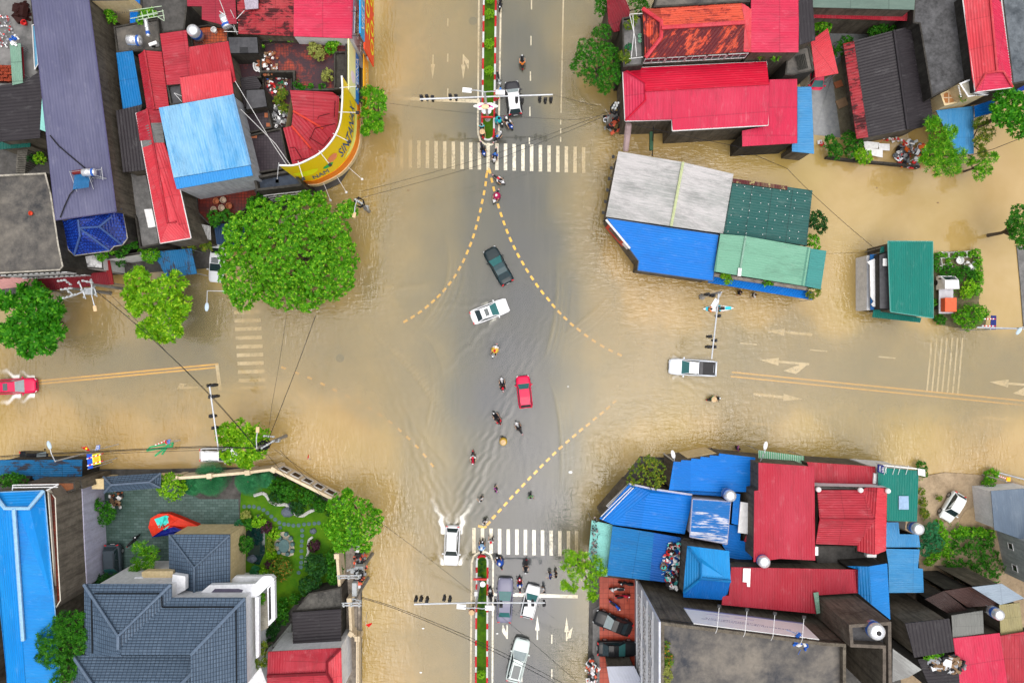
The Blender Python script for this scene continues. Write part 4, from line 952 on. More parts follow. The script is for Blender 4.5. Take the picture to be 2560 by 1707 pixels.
tag(bal.build("balcony_railing",FRAME),'white railing right of the long light red roof','railing')
rs=MB();q=P('A4',1290,585,3.6);rs.lathe((q.x,q.y,3.3),[(.01,0),(.42,.02),(.42,.08),(.01,.1)],20);tag(rs.build("round_sign",paint("salmon_sign",C(225,110,85),.4)),'round salmon coloured sign disc left of the yellow billboard foot','sign')
tank_h('steel tank with blue end on the frame left of the red roofs','A1',(1395,440),(1530,445),6.2,.52)
tank_h('slim white steel cylinder standing above the left tank','A1',(1585,215),(1615,390),6.2,.2)
lattice("garden_pergola",'white lattice frame over the green yard at the top','A1',[((1510,185,7),(1780,120,7)),((1500,220,7),(1790,170,7)),((1510,185,7),(1500,240,6)),((1540,130,7),(1560,215,7)),((1600,120,7),(1620,205,7)),((1660,110,7),(1680,190,7)),((1770,110,7),(1790,220,7)),((1720,190,7),(1790,230,7)),((1410,120,7),(1760,70,7)),((1420,205,7),(1720,150,7))],.04,paint("pale_green_frame",C(200,220,190),.5),'frame')
for k,(a,b) in enumerate(((1215,1250),(1240,1265),(1262,1290),(1290,1310),(1320,1330),(1352,1365),(1380,1385))):
 pass
lattice("steel_rods",'row of long thin steel bars at the top edge','A1',[((1215+i*27,-10,6.5),(1235+i*24,175-i*6,5.5)) for i in range(7)],.03,paint("old_steel",C(150,140,125),.5),'steel bars')
awning("blue_awning",'bright blue corrugated strip roof at the top beside the white lattice frame','A1',[(1412,-20),(1525,-20),(1520,235),(1418,278)],1,R_BLUE,5.5,z0=.1,cat='shed roof')
flatroof("yellow_house",'yellow walled house at the top edge','A1',[(970,-60),(1400,-60),(1400,8),(1000,15)],8.0,ROOFC,WALLY,par=.2)
ac_unit('white outdoor unit in the green frame left of the red gable','A1',1665,478,6.0,20)
flatroof("dark_yard_roof",'dark wet slab beneath the steel tanks at the top','A1',[(1235,290),(1720,200),(1760,560),(1500,560),(1270,575)],5.9,ROOFC,WALLD,par=.15)
flatroof("yard_building",'dark old roofs overgrown at the top edge','A1',[(1530,-60),(2050,-60),(2010,330),(1760,360),(1720,200),(1530,240)],5.4,GC,WALLD,par=.1)
def text_obj(name,s,parent,origin,right,up,width,height,mat,base=None,italic=0.0,depth_=0.01):
 cu=bpy.data.curves.new("t",'FONT');cu.body=s;cu.size=1.0;cu.extrude=0.002;cu.shear=italic;cu.resolution_u=2
 to=bpy.data.objects.new("t",cu);COL.objects.link(to)
 dg=bpy.context.evaluated_depsgraph_get();me=bpy.data.meshes.new_from_object(to.evaluated_get(dg))
 bpy.data.objects.remove(to);bpy.data.curves.remove(cu)
 n=len(me.vertices);co=np.zeros(n*3);me.vertices.foreach_get('co',co);co=co.reshape(-1,3)
 mn,mx=co.min(0),co.max(0)
 u=(co[:,0]-mn[0])/max(1e-6,mx[0]-mn[0])*width;v=(co[:,1]-mn[1])/max(1e-6,mx[1]-mn[1])*height
 nrm=right.cross(up).normalized()
 b=WL.get(parent.name,Vector()) if parent else Vector()
 if callable(origin):W_=np.array([tuple(origin(a,c)-b) for a,c in zip(u,v)])
 else:W_=np.array(origin-b)[None]+u[:,None]*np.array(right)[None]+v[:,None]*np.array(up)[None]+np.array(nrm)[None]*(0.02+co[:,2:3])
 me.vertices.foreach_set('co',W_.ravel());me.materials.clear();me.materials.append(mat);me.name=name;me.update()
 o=bpy.data.objects.new(name,me);COL.objects.link(o);o.parent=parent;WL[o.name]=b
 return o
def flatmat(name,col,rough=.4):return paint(name,tuple(min(.88,c*1.75) for c in col),rough,var=.03)
def panel(mb,a,b,z0,z1,th=.12,mi=0):
 """upright board between ground points a and b"""
 d=Vector((b[0]-a[0],b[1]-a[1],0)).normalized();nn=Vector((d.y,-d.x,0))*th/2
 A,B=Vector((a[0],a[1],0)),Vector((b[0],b[1],0))
 mb.prism([tuple((A+nn)[:2]),tuple((B+nn)[:2]),tuple((B-nn)[:2]),tuple((A-nn)[:2])][::-1],z0,z1,bottom=True,mi=mi)
UP=Vector((0,0,1));NY=Vector((0,1,0))
r=thing("billboard",'tall red billboard with yellow numbers and a blue and green top band','billboard',(-15.26,33,2.5))
mb=MB();panel(mb,(-15.26,30.2),(-15.26,42.5),2.5,7.3);mb.build("red_panel",flatmat("billboard_red",C(235,62,30)),r)
mb=MB();panel(mb,(-15.26,30.9),(-15.26,36.6),7.3,9.4);mb.build("blue_panel",flatmat("billboard_blue",C(15,145,205)),r)
mb=MB();panel(mb,(-15.26,36.6),(-15.26,42.5),7.3,9.4);mb.build("green_panel",flatmat("billboard_green",C(150,210,90)),r)
YT=flatmat("yellow_lettering",C(250,215,40));WT=flatmat("white_lettering",C(245,245,245));BT=flatmat("blue_lettering",C(15,90,175))
text_obj("lettering","00.505",r,Vector((-15.19,31.0,2.8)),NY,UP,10.5,1.7,YT)
text_obj("lettering","504-0",r,Vector((-15.19,32.0,5.0)),NY,UP,9.5,1.9,YT)
text_obj("lettering","VIETTE",r,Vector((-15.19,31.6,7.7)),NY,UP,4.4,1.2,WT)
for y in (31,33.5,36,38.5,41):
 for z in (3.5,6,8.5):pole_tube("brace",[(-15.32,y,z),(-16.3,y,z)],.04,BLACKP,r,5)
r=thing("billboard",'blue and pale yellow billboard standing right of the grimy terrace','billboard',(-16.5,28,4.4))
mb=MB();panel(mb,(-16.5,25.4),(-16.5,30.5),4.4,6.0);mb.build("blue_panel",flatmat("board_azure",C(20,120,205)),r)
mb=MB();panel(mb,(-16.5,25.4),(-16.5,30.5),6.0,9.0);mb.build("yellow_panel",flatmat("board_pale_yellow",C(238,242,160)),r)
text_obj("lettering","XENNA",r,Vector((-16.43,26.4,4.8)),NY,UP,3.7,1.0,WT)
mb=MB();mb.lathe((-16.43,27.3,7.2),[(.01,.04),(.55,.03),(.6,0)],16,rot=Matrix.Rotation(math.pi/2,3,'Y'),sx=1.6);mb.build("emblem",flatmat("board_emblem",C(215,200,215)),r)
r=thing("billboard",'low orange sign strip below the blue and pale yellow billboard','billboard',(-16.0,28,1.8))
mb=MB();panel(mb,(-16.0,25.0),(-16.0,31.0),1.8,4.1);mb.build("orange_panel",flatmat("board_orange",C(250,160,25)),r)
text_obj("lettering","KANNY",r,Vector((-15.93,27.3,2.5)),NY,UP,2.8,.9,flatmat("board_peach",C(250,215,170)))
bc=[(899,258),(900.5,290),(899.5,325),(896,360),(887,386),(872.5,409),(849.5,432),(817,450),(790,459.5),(757,459.5)]
def catmull(pts,m=6):
 out=[];n=len(pts)
 for i in range(n-1):
  p0,p1,p2,p3=[Vector(pts[max(0,min(n-1,j))]) for j in (i-1,i,i+1,i+2)]
  for k in range(m):
   t=k/m;out.append(.5*((2*p1)+(p2-p0)*t+(2*p0-5*p1+4*p2-p3)*t*t+(3*p1-p0-3*p2+p3)*t**3))
 out.append(Vector(pts[-1]));return out
bw=[P('S',p.x,p.y,3.2) for p in catmull([Vector(p) for p in bc])]
al_=[0.0]
for a,b in zip(bw[:-1],bw[1:]):al_.append(al_[-1]+(b-a).length)
BL=al_[-1]
def on_board(s_,z):
 s_=max(0,min(BL-1e-4,s_));i=max(k for k in range(len(al_)) if al_[k]<=s_);i=min(i,len(bw)-2)
 t=(s_-al_[i])/(al_[i+1]-al_[i]);p=bw[i].lerp(bw[i+1],t)
 d=(bw[i+1]-bw[i]).normalized();n_=Vector((d.y,-d.x,0))
 if n_.dot(Vector((-p.x,-p.y,0)))<0:n_=-n_
 return p,n_,z
r=thing("curved_billboard",'curved yellow and orange billboard wrapping the street corner','billboard',(bw[30].x,bw[30].y,3.2))
def band(z0,z1,mat,name,off=0.0,s0=0,s1=None,tz=None):
 mb=MB();K=60;s1=BL if s1 is None else s1;pr=None
 for i in range(K+1):
  s_=s0+(s1-s0)*i/K;p,n_,_=on_board(s_,0);a=p+n_*off;bk=p-n_*.12
  za,zb=z0,(z1 if tz is None else tz(i/K))
  cur=(Vector((a.x,a.y,za)),Vector((a.x,a.y,zb)),Vector((bk.x,bk.y,za)),Vector((bk.x,bk.y,zb)))
  if pr:
   mb.poly([pr[1],pr[0],cur[0],cur[1]]);mb.poly([cur[3],pr[3],pr[1],cur[1]][::-1]);mb.poly([pr[0],pr[2],cur[2],cur[0]]);mb.poly([pr[2],pr[3],cur[3],cur[2]])
  pr=cur
 return mb.build(name,mat,r)
band(4.4,11.0,flatmat("curved_board_yellow",C(253,190,12)),"yellow_panel")
band(3.2,4.7,flatmat("curved_board_orange",C(220,120,20)),"orange_panel",.03)
band(11.0,11.14,FRAME,"top_rail",.04)
def face_pt(sA,zA,off=.05):
 def f(u,v):
  p,n_,_=on_board(sA-u,0);return Vector((p.x,p.y,zA+v))+n_*off
 return f
text_obj("lettering","SINTANAX",r,face_pt(7.0,6.2),NY,UP,5.6,2.1,BT,italic=.3)
text_obj("lettering","NAM",r,face_pt(10.8,5.2),NY,UP,1.9,1.2,BT,italic=.2)
def patch(s0,s1,z0,z1,mat,name,off=.045):
 mb=MB();K=8;pr=None
 for i in range(K+1):
  t=i/K;s_=s0+(s1-s0)*t;p,n_,_=on_board(s_,0);a=p+n_*off;hh=math.sqrt(max(0.02,1-(2*t-1)**2));zc,hz=(z0+z1)/2,(z1-z0)/2*hh
  cur=(Vector((a.x,a.y,zc-hz)),Vector((a.x,a.y,zc+hz)))
  if pr:mb.poly([pr[1],pr[0],cur[0],cur[1]])
  pr=cur
 mb.build(name,mat,r)
patch(0.6,6.8,4.8,5.9,flatmat("board_pale",C(255,235,120)),"pale_patch",.04)
patch(7.1,8.3,7.3,8.9,flatmat("board_salmon",C(240,130,90)),"emblem");patch(8.0,9.2,6.6,7.5,flatmat("board_greenp",C(20,165,80)),"emblem")
patch(9.6,12.2,6.9,8.6,flatmat("board_lemon",C(255,225,20)),"emblem");patch(12.6,14.3,6.0,7.0,flatmat("board_peachy",C(245,190,130)),"emblem")
band(2.4,3.2,WALLY,"lower_ledge",.12)
for s_ in (1.2,3.6,5.9,8.2,10.6,12.6,14.2):
 p,n_,_=on_board(s_,0);t=Vector((p.x,p.y,11.1))
 mb=MB();mb.tube([t-n_*.3,t+n_*.2+UP*.15,t+n_*1.5+UP*.35],.035,5);arm=mb.build("lamp_arm",FRAME,r)
 mb=MB();mb.box(t+n_*1.6+UP*.33,(.32,.3,.14),rz=math.atan2(n_.y,n_.x));mb.build("flood_lamp",BLACKP,arm)
for s_ in (7.2,8.8,10.4,12.2,13.8):
 p,n_,_=on_board(s_,0);t=Vector((p.x,p.y,3.0))
 mb=MB();mb.tube([t,t+n_*1.0-UP*.1,t+n_*2.1+UP*.1],.03,5);arm=mb.build("lamp_arm",FRAME,r)
 mb=MB();mb.ball(t+n_*2.15+UP*.08,.15,8,5);mb.build("flood_lamp",WHITEP,arm)
br_=thing("billboard_bracing",'dark red angle iron braces over the fan shaped roof','brace',tuple(P('A2',1500,1350,7.0)))
for f,L_ in (('A2',(((1690,1100),(1680,1280)),((1500,1300),(1510,1270),(1630,1240)),((1690,1350),(1470,1400),(1410,1530)))),('A4',(((1410,20),(1560,110),(1640,10)),((1200,130),(1250,125),(1330,250)),((1250,270),(1460,235))))):
 for c_ in L_:pole_tube("angle_iron",[P(f,*q,7.6) for q in c_],.05,paint("rusty_angle_iron",C(95,20,30),.6),br_,5)
# ===== top-right block
R_HIPRUST=M("rust_blotched_salmon_roof",(228,82,52),fade=C(245,130,95),fade_amt=.5,dirt=.6,rust=.62,rustcol=C(105,34,40),seed=40,lap=60)
R_SALM=M("salmon_red_roof_sheet",(232,88,62),fade=C(248,130,100),fade_amt=.5,dirt=.9,rust=.3,rustcol=C(150,50,45),seed=41,lap=60)
R_CRIM_SHADED=M("crimson_roof_shaded_slope",(215,16,55),fade=C(238,60,90),fade_amt=.45,dirt=.5,seed=42,lap=60,sheet=3)  # deeper red carries the duller sky reflection of the corner house's north slope
house("maroon_roof_house",'maroon roof at the top edge above the large roadside tree',[('B2',[(435,-30),(600,-30),(650,90),(650,150),(578,180),(572,290),(500,302),(450,210)],1,R_MAROON)],z=5.2)
flatroof("roof_terrace",'narrow grey roof terrace with potted plants and laundry lines','B2',[(580,168),(770,132),(785,545),(772,610),(590,628)],7.0,ROOFC2,WALLD,par=.4)
lattice("laundry_line",'white laundry lines stretched over the narrow grey terrace','B2',[((650,140,8),(700,350,7.8)),((700,350,7.8),(715,530,7.8)),((680,145,8),(690,300,7.8)),((690,300,7.8),(665,545,7.8)),((645,550,7.8),(775,535,7.8)),((650,135,8),(768,128,8))],.035,FRAME,'laundry line')
for x,y,lb in ((740,346,'upper'),(742,391,'lower')):
 basin(f'{lb} of two pale green ring planters on the narrow grey terrace','B2',x,y,6.6,.22,paint("pale_green_pot",C(150,200,170),.5),.3,"plant_pot","plant pot","ring planters on the terrace")
flatroof("back_building",'dark concrete yard roof at the top edge behind the rust blotched roof','B2',[(875,70),(905,-60),(1775,-60),(1775,20)],8.0,ROOFC,WALLD,par=.3)
house("rust_roof_house",'tall house under a salmon hip roof blotched with dark rust',[('B2',[(770,85,7.7),(1690,25,7.7),(1722,215,8.7),(945,265,8.7),(945,205,8.4)],2,R_SALM),('B2',[(770,85,7.7),(945,205,8.4),(945,355,8.4),(795,545,7.7)],1,R_HIPRUST),('B2',[(945,265,8.7),(1722,215,8.7),(1712,485,7.7),(795,545,7.7),(945,355,8.4)],3,R_HIPRUST),('B2',[(1690,25,7.75),(1785,90,7.7),(1782,490,7.7),(1712,485,7.7),(1722,215,8.7)],1,R_LRED)],walls=('B2',[(770,85),(1690,25),(1785,90),(1782,490),(795,545)]),z=7.7,ridges=[('B2',[(772,87,7.8),(945,205,8.45),(945,355,8.45),(797,543,7.8)]),('B2',[(945,265,8.75),(1722,215,8.75)])],rmat=R_LRED,rr=.22,win=((3,5,(6.6,),2.2,1.1,2),),wmat=WALLC,pitch=.3,dep=.045)
house("pink_roof_house",'bright pink red roof right of the rust blotched roof',[('B2',[(1782,-60),(2232,-60),(2225,490),(1785,490)],0,R_PINK)],z=7.6,wmat=WALLC,ov=.05)
house("crimson_house",'large crimson hip roofed house on the corner with a stepped lower edge',[('B2',[(585,640,5.6),(1928,578,5.6),(1950,785,6.7),(797,850,6.7),(795,775,6.4)],2,R_CRIM_SHADED),('B2',[(585,640,5.6),(795,775,6.4),(797,940,6.4),(608,1130,5.6)],1,R_PINK),('B2',[(797,850,6.7),(1952,785,6.7),(1942,1170,5.6),(1050,1222,5.55),(1046,1118,5.8),(608,1130,5.6),(797,940,6.4)],1,R_PINK)],walls=('B2',[(585,640),(1928,578),(1942,1170),(1050,1222),(1046,1118),(608,1130)]),z=5.6,ridges=[('B2',[(587,642,5.7),(795,775,6.45),(797,940,6.45),(610,1128,5.7)]),('B2',[(797,850,6.75),(1952,785,6.75)])],fascia=FRAME,wmat=WALLC,pitch=.3)
house("red_roof_house",'lower pink red roof at the right end of the crimson corner house',[('B2',[(1955,745),(2212,738),(2212,1338),(1702,1368),(1700,1222),(1942,1175)],1,R_PINK)],z=4.8,wmat=WALLD)
house("blue_lean_to",'sky blue corrugated strip roof right of the pink red roof',[('B3',[(46,742),(165,742),(188,1312),(0,1292),(0,1228),(46,1222)],0,R_SKY)],z=3.6,wmat=WALLC,cat='shed')
house("black_roof_house",'black ribbed roof between the bright pink roof and the flooded yard',[('B3',[(52,-50),(172,-50),(200,345),(62,385)],1,R_BLACK)],z=7.6,pitch=.34,dep=.06)
flatroof("dark_slab_house",'dark wet slab roof with planks beside the small red shed roof','B3',[(-40,455),(60,380),(150,400),(190,600),(0,645),(-60,640)],5.4,ROOFC,WALLD,par=.12)
lattice("plank_pile",'dark planks lying on the wet slab roof','B3',[((35+i*14,480-i*4,5.5),(62+i*14,600-i*4,5.5)) for i in range(6)],.06,paint("dark_plank",C(60,60,55),.7),'planks')
awning("car_shelter",'red corrugated carport roof over a red car in the flooded yard','B3',[(160,352),(305,242),(395,628),(200,665)],0,R_LRED,3.2)
house("glasshouse_roof",'grey green glazed roof at the top edge',[('B3',[(178,-60),(1052,-60),(1042,85),(178,65)],0,M("grey_green_glass_roof",(105,128,118),fade=C(140,160,148),fade_amt=.6,dirt=.5,seed=43,lap=4.0,sheet=4.2))],z=6.4,dep=.01,pitch=1.2)
awning("red_awning",'long weathered red canopy below the glazed roof at the top','B3',[(180,64),(1042,88),(1020,182),(185,155)],1,R_RED2,4.4)
sheet("concrete_apron",'B3',[(190,180),(1060,180),(1080,230),(900,1150),(190,1150),(60,700),(60,450)],0.02,concrete("silty_grey_apron",C(105,100,85),C(128,120,100),.3,.6,C(70,62,48),.15,.8,bump=.05),'silty grey flooded concrete yard between the houses at the top right')
sheet("concrete_apron",'B3',[(318,275),(640,285),(650,330),(500,380),(340,640),(415,1175),(185,1150),(160,740),(345,640)],0.03,concrete("pale_grey_apron",C(118,122,126),C(138,140,140),.4,.3,C(90,92,95),.2,.8,bump=.05),'paler grey slab under thin water in the yard at the top right')
house("black_gable_house",'black ribbed gable roof with a red strip along its left side',[('B3',[(528,352,3.6),(868,262,4.6),(985,1105,4.6),(650,1170,3.6)],0,R_BLACK),('B3',[(868,262,4.6),(1085,205,3.8),(1200,1000,3.8),(1110,1088,3.9),(985,1105,4.6)],0,R_BLACK),('B3',[(435,376,3.3),(528,352,3.6),(650,1170,3.6),(550,1185,3.3)],0,R_RUST)],walls=('B3',[(528,352),(1085,205),(1200,1000),(1110,1088),(650,1170)]),z=3.6,ridges=[('B3',[(868,262,4.65),(985,1105,4.65)])],pitch=.32,dep=.05,wmat=WALLC,rr=.16)
flatroof("mottled_roof_building",'large black and grey mottled flat roof at the top right','B3',[(1045,-60),(1445,-60),(1532,645),(1385,735),(1190,830),(1085,205),(1030,200)],5.6,concrete("mottled_black_roof",(0.03,0.03,0.03),(0.10,0.10,0.105),.55,.5,(.015,.015,.016),streaky=False),WALLD,par=.1)
house("pink_roof_house",'tall narrow house with a pink hip roof near the top right corner',[('B3',[(1450,-60,7.2),(1682,-60,8.0),(1745,612,8.0),(1648,632,7.7),(1562,785,7.2),(1535,650,7.2)],1,R_LRED),('B3',[(1682,-60,8.0),(1780,20,7.2),(1865,600,7.2),(1877,745,7.2),(1800,612,7.8),(1745,612,8.0)],0,R_PINK),('B3',[(1648,632,7.7),(1745,612,8.0),(1800,612,7.8),(1877,745,7.2),(1562,785,7.2)],1,R_PINK)],walls=('B3',[(1450,-60),(1780,-60),(1877,745),(1562,785)]),z=7.2,ridges=[('B3',[(1682,-60,8.05),(1745,612,8.05)]),('B3',[(1562,785,7.25),(1648,632,7.75),(1745,612,8.05),(1800,612,7.85),(1877,745,7.25)])],wmat=WALLD,fascia=FRAME)
flatroof("corner_building",'dark wet flat roof in the top right corner','B3',[(1785,-60),(2060,-60),(2060,690),(1880,720),(1865,600)],6.6,concrete("blue_black_wet_roof",(0.04,0.05,0.06),(0.16,0.18,0.2),.2,.5,(.02,.025,.03),.4),WALLD,par=.1)
PAT=tiles("patterned_orange_tiles",C(205,150,95),C(180,110,60),C(240,220,190),.6,.6,.05,.4,off=0)
flatroof("balcony",'balcony with orange diamond patterned tiles and a yellow edge','B3',[(1265,800),(1388,742),(1432,872),(1300,902)],4.6,PAT,WALLY,par=.2,parmat=WALLY,cat='balcony')
flatroof("balcony",'cream tiled balcony with a white balustrade below the pink hip roof','B3',[(1425,712),(1540,665),(1565,785),(1680,795),(1500,830)],6.4,concrete("cream_floor",C(190,185,165),C(210,205,190),1,.3),WALLY,par=.25,parmat=WALLW,cat='balcony')
lattice("balustrade",'row of white balusters along the cream balcony','B3',[((1412+i*3,735+i*13,6.2),(1424+i*3,733+i*13,6.2)) for i in range(8)],.05,FRAME,'railing')
ac_unit('white outdoor unit under the pink hip roof at the right','B3',1768,795,4.0,10,.7)
awning("blue_awning",'sky blue weathered sheet roof beside the tall feathery tree','B3',[(1228,942),(1548,905),(1548,1312),(1402,1312)],1,R_SKY,3.2,dep=.02)
awning("blue_awning",'dark royal blue tarpaulin roof between the yellow balcony and the round green tree','B3',[(1552,905),(1730,845),(1720,960),(1560,1005)],0,R_BLUE,3.6)
awning("blue_awning",'royal blue sheet roof at the right edge under the corner building','B3',[(1825,800),(2000,700),(2000,760),(1850,830)],0,M("deep_royal_blue_sheet",(10,60,160),dirt=.3,seed=44),4.0)
bw_=MB();
for pts in ([(610,1200),(745,1215),(735,1265),(620,1260)],[(735,1222),(832,1228),(832,1285),(745,1280)],[(620,1262),(770,1275),(770,1345),(628,1318)]):
 bw_.prism([(p.x,p.y) for p in PS('B3',pts,.5)],.42+.06*len(bw_.f)/5,.46+.06*len(bw_.f)/5)
tag(bw_.build("white_board_stack",WHITEP),'stack of white boards in the rubbish yard by the black gable house','boards')
GR=[WHITEP,REDP,paint("orange_plastic2",C(235,110,40),.4),STEEL,BLACKP,paint("grey_tub",C(120,125,130),.5)]
junk("rubbish_heap",'heap of white frames, buckets and orange tubs beside the feathery tree','B3',1010,1320,.3,1.9,GR,120,.15,.6,hgt=.7,seed=20,rx=1.6)
junk("rubbish_heap",'row of small white and red pots behind the white boards','B3',850,1195,.3,1.2,[WHITEP,REDP],18,.15,.3,hgt=.2,seed=21,rx=.3)
lw=MB()
pw_=[wp('B3',*q) for q in ((275,1350),(420,1370),(680,1395),(900,1415),(1060,1435))]
for a,b in zip(pw_[:-1],pw_[1:]):panel(lw,a,b,-.3,.75,.22)
tag(lw.build("low_wall",WALLD),'low dark wall along the flooded lane beside the rubbish yard','wall')
cr=MB();
for (x,y,w_,r_) in ((395,720,.9,20),(425,880,1.2,25)):
 q=P('B3',x,y,.1);cr.box((q.x,q.y,.12),(w_,w_*.8,.12),rz=math.radians(r_))
 o=cr.build("floating_pallet",TERRA if x==395 else WOOD);cr=MB()
 tag(o,'brown square board floating in the flooded yard' if x==395 else 'slatted wooden pallet floating in the flooded yard','pallet')
basin('red bowl floating near the sky blue strip roof','B3',250,1230,.02,.25,REDP,.12)
open_box('small white box floating beside the red bowl','B3',232,1215,.02,.5,.4,.15,10,WHITEP)
ra=MB();ra.tube([P('B2',640,1160,4.6),P('B2',630,1250,3.6),P('B2',612,1410,2.6)],[.34,.36,.3],10);tag(ra.build("rolled_tarpaulin",paint("pinkish_tarp",C(190,165,165),.7)),'long rolled pale tarpaulin above the grey roof of the island building','tarpaulin')
gp=thing("utility_post",'slim dark post with a green box over the flooded lane','post',tuple(P('B2',862,1450,0)))
mb=MB();mb.tube([P('B2',862,1455,.0),P('B2',872,1180,6.0)],.06,6);mb.build("pole",BLACKP,gp)
mb=MB();q=P('B2',850,1320,3.0);mb.box(q,(.35,2.0,.4));mb.build("box",paint("dark_green_box",C(45,85,60),.5),gp)
# ===== island building
def isl(pts,z):return [(*p,z) for p in pts]
house("island_building",'pale grey weathered gable roof of the corner building standing in the flood',[('B4',[(230,100,4.0),(792,195,4.8),(688,752,4.8),(120,668,4.0)],0,R_GREY),('B4',[(792,195,4.8),(1232,296,4.2),(1142,815,4.2),(688,752,4.8)],0,R_GREY)],walls=('B4',[(230,100),(792,195),(1232,296),(1142,815),(688,752),(120,668)]),z=4.1,ridges=[('B4',[(792,195,4.85),(688,752,4.85)])],rmat=paint("pale_lime_flashing",C(205,215,165),.5),rr=.16,pitch=.28,dep=.03)
house("island_building",'dark weathered teal roof dotted with white fixings on the island building',[('B4',[(1228,342),(1920,440),(1868,920),(1145,815)],0,R_DTEAL)],z=3.8,pitch=.3,dep=.05)
dm=MB();rg=random.Random(5)
for i in range(9):
 for j in range(7):
  a=(1260+i*75-j*12,395+i*9+j*66)
  if 1150<a[0]<1880 and a[1]<880:
   q=P('B4',a[0]+rg.uniform(-9,9),a[1]+rg.uniform(-6,6),3.9);dm.box(q,(.07,.07,.05)) if rg.random()<.85 else None
tag(dm.build("roof_fixings",WHITEP),'white fixing caps scattered on the dark teal roof','fixings',None,'stuff')
mr=MB();roof_face(mr,PS('B4',[(1225,336),(1702,402),(1702,436),(1225,372)],4.0),1,.3,.02);tag(mr.build("roof_flashing",M("peeling_maroon_flashing",(88,28,32),fade=C(190,175,130),fade_amt=.6,dirt=.5,rust=.2,rustcol=C(190,180,120),seed=45)),'peeling maroon strip along the top of the dark teal roof','flashing')
house("island_building",'royal blue roof of the island building with a slanted left corner',[('B4',[(130,683),(1102,828),(1052,1228),(398,1135),(408,1055)],0,R_BLUE)],z=4.3,pitch=.26,dep=.025,fascia=paint("blue_grey_gutter",C(95,115,145),.4),wmat=WALLC)
house("island_building",'mint green roof with a ridge flashing on the island building',[('B4',[(1118,818,4.8),(1338,838,5.2),(1292,1182,5.2),(1062,1145,4.8)],0,R_MINT),('B4',[(1338,838,5.2),(1905,938,4.8),(1850,1272,4.8),(1292,1182,5.2)],0,R_MINT),('B4',[(1906,946,4.7),(2042,966,4.5),(1992,1300,4.5),(1851,1272,4.7)],0,M("darker_teal_end_sheet",(70,150,145),fade=C(95,170,165),dirt=.6,seed=46))],walls=('B4',[(1118,818),(2042,966),(1992,1300),(1062,1145)]),z=4.6,ridges=[('B4',[(1338,838,5.25),(1290,1120,5.25)])],rmat=paint("mint_flashing",C(150,190,170),.4),pitch=.26,dep=.03,wmat=WALLD)
lf=MB();lf.prism([(p.x,p.y) for p in PS('B4',[(1276,1115),(1304,1118),(1298,1186),(1268,1184)],5.35)],5.28,5.36);tag(lf.build("roof_patch",WHITEP),'white flashing end on the mint green roof','roof patch')
awning("blue_awning",'long royal blue eave roof along the lower side of the island building','B4',[(1058,1182),(1890,1315),(1918,1330),(1915,1394),(1004,1242)],4,R_BLUE,2.8,pitch=.26,dep=.05)
pb=MB();a,b=P('B4',1062,1172,3.4),P('B4',1890,1298,3.4);panel(pb,(a.x,a.y),(b.x,b.y),2.9,3.4,.35);tag(pb.build("roof_planter",concrete("old_planter",C(150,140,130),C(180,170,160),1,.6)),'long concrete planter ledge between the mint roof and the blue eave','planter')
sg_=thing("red_shop",'red slanted shop front under the corner of the royal blue roof','shop front',tuple(P('B4',270,900,0)))
a,b=P('B4',122,760,1.2),P('B4',408,1075,1.2);mb=MB();panel(mb,(a.x,a.y),(b.x,b.y),1.0,3.6,.15);mb.build("red_board",flatmat("shop_red",C(190,40,30)),sg_)
d_=Vector((b.x-a.x,b.y-a.y,0)).normalized();nn_=Vector((d_.y,-d_.x,0));nn_=nn_ if nn_.dot(Vector((-a.x,-a.y,0)))>0 else -nn_
for i,t in enumerate((.18,.3,.56,.68,.8,.92)):
 q=a.lerp(b,t)+nn_*.1;mb=MB();mb.box((q.x,q.y,2.6),(1.0 if i>1 else 1.2,.06,1.2),rot=Matrix((d_,-nn_,UP)).transposed());mb.build("window",flatmat("shop_pale" if i>1 else "shop_dark",C(215,205,210) if i>1 else C(90,80,80)),sg_)
wt=MB();wt.tube([P('B4',122,695,4.5),P('B4',330,945,4.5)],.12,6);tag(wt.build("roof_trim",FRAME),'white trim bar along the slanted corner of the royal blue roof','trim')
for i,(x,y) in enumerate(((185,147),(168,245),(150,338),(135,437),(117,537),(98,634))):
 p1=P('B4',x+38,y+6,3.6);p2=P('B4',x,y,3.6);L_=thing("flood_lamp",'one of the black floodlights along the left eave of the pale grey roof','floodlight',tuple(p2),'floodlights on the left eave')
 mb=MB();mb.tube([p1,p2],.03,5);mb.build("arm",BLACKP,L_);mb=MB();mb.box(p2,(.28,.34,.16));mb.build("lamp_head",BLACKP,L_)
# ===== small teal roofed house on the right
house("teal_roof_house",'small house with a bright teal roof and a dark flat side roof',[('C1',[(550,562),(988,565),(992,1312),(575,1250)],1,R_TEAL)],z=4.8,fascia=paint("teal_trim",C(110,185,175),.4),wmat=WALLC,pitch=.24)
flatroof("side_roof",'dark grey flat roof strip with a small window left of the teal roof','C1',[(458,690),(552,658),(566,1230),(462,1228)],4.2,SLAB,WALLD,par=.02)
add=MB();q=P('C1',515,768,4.25);add.box((q.x,q.y,4.3),(.45,.8,.12));tag(add.build("roof_window",FRAME),'small white framed roof window on the dark flat strip','skylight')
awning("teal_awning",'low teal awning along the lower side of the teal roofed house','C1',[(412,1196),(468,1196),(476,1250),(878,1312),(862,1358),(394,1306)],5,R_TEAL,3.0,pitch=.2,dep=.05)
awning("teal_awning",'small dark teal awning at the upper left of the teal roofed house','C1',[(478,618),(548,600),(548,660),(468,680)],1,R_TEAL,3.6,pitch=.2)
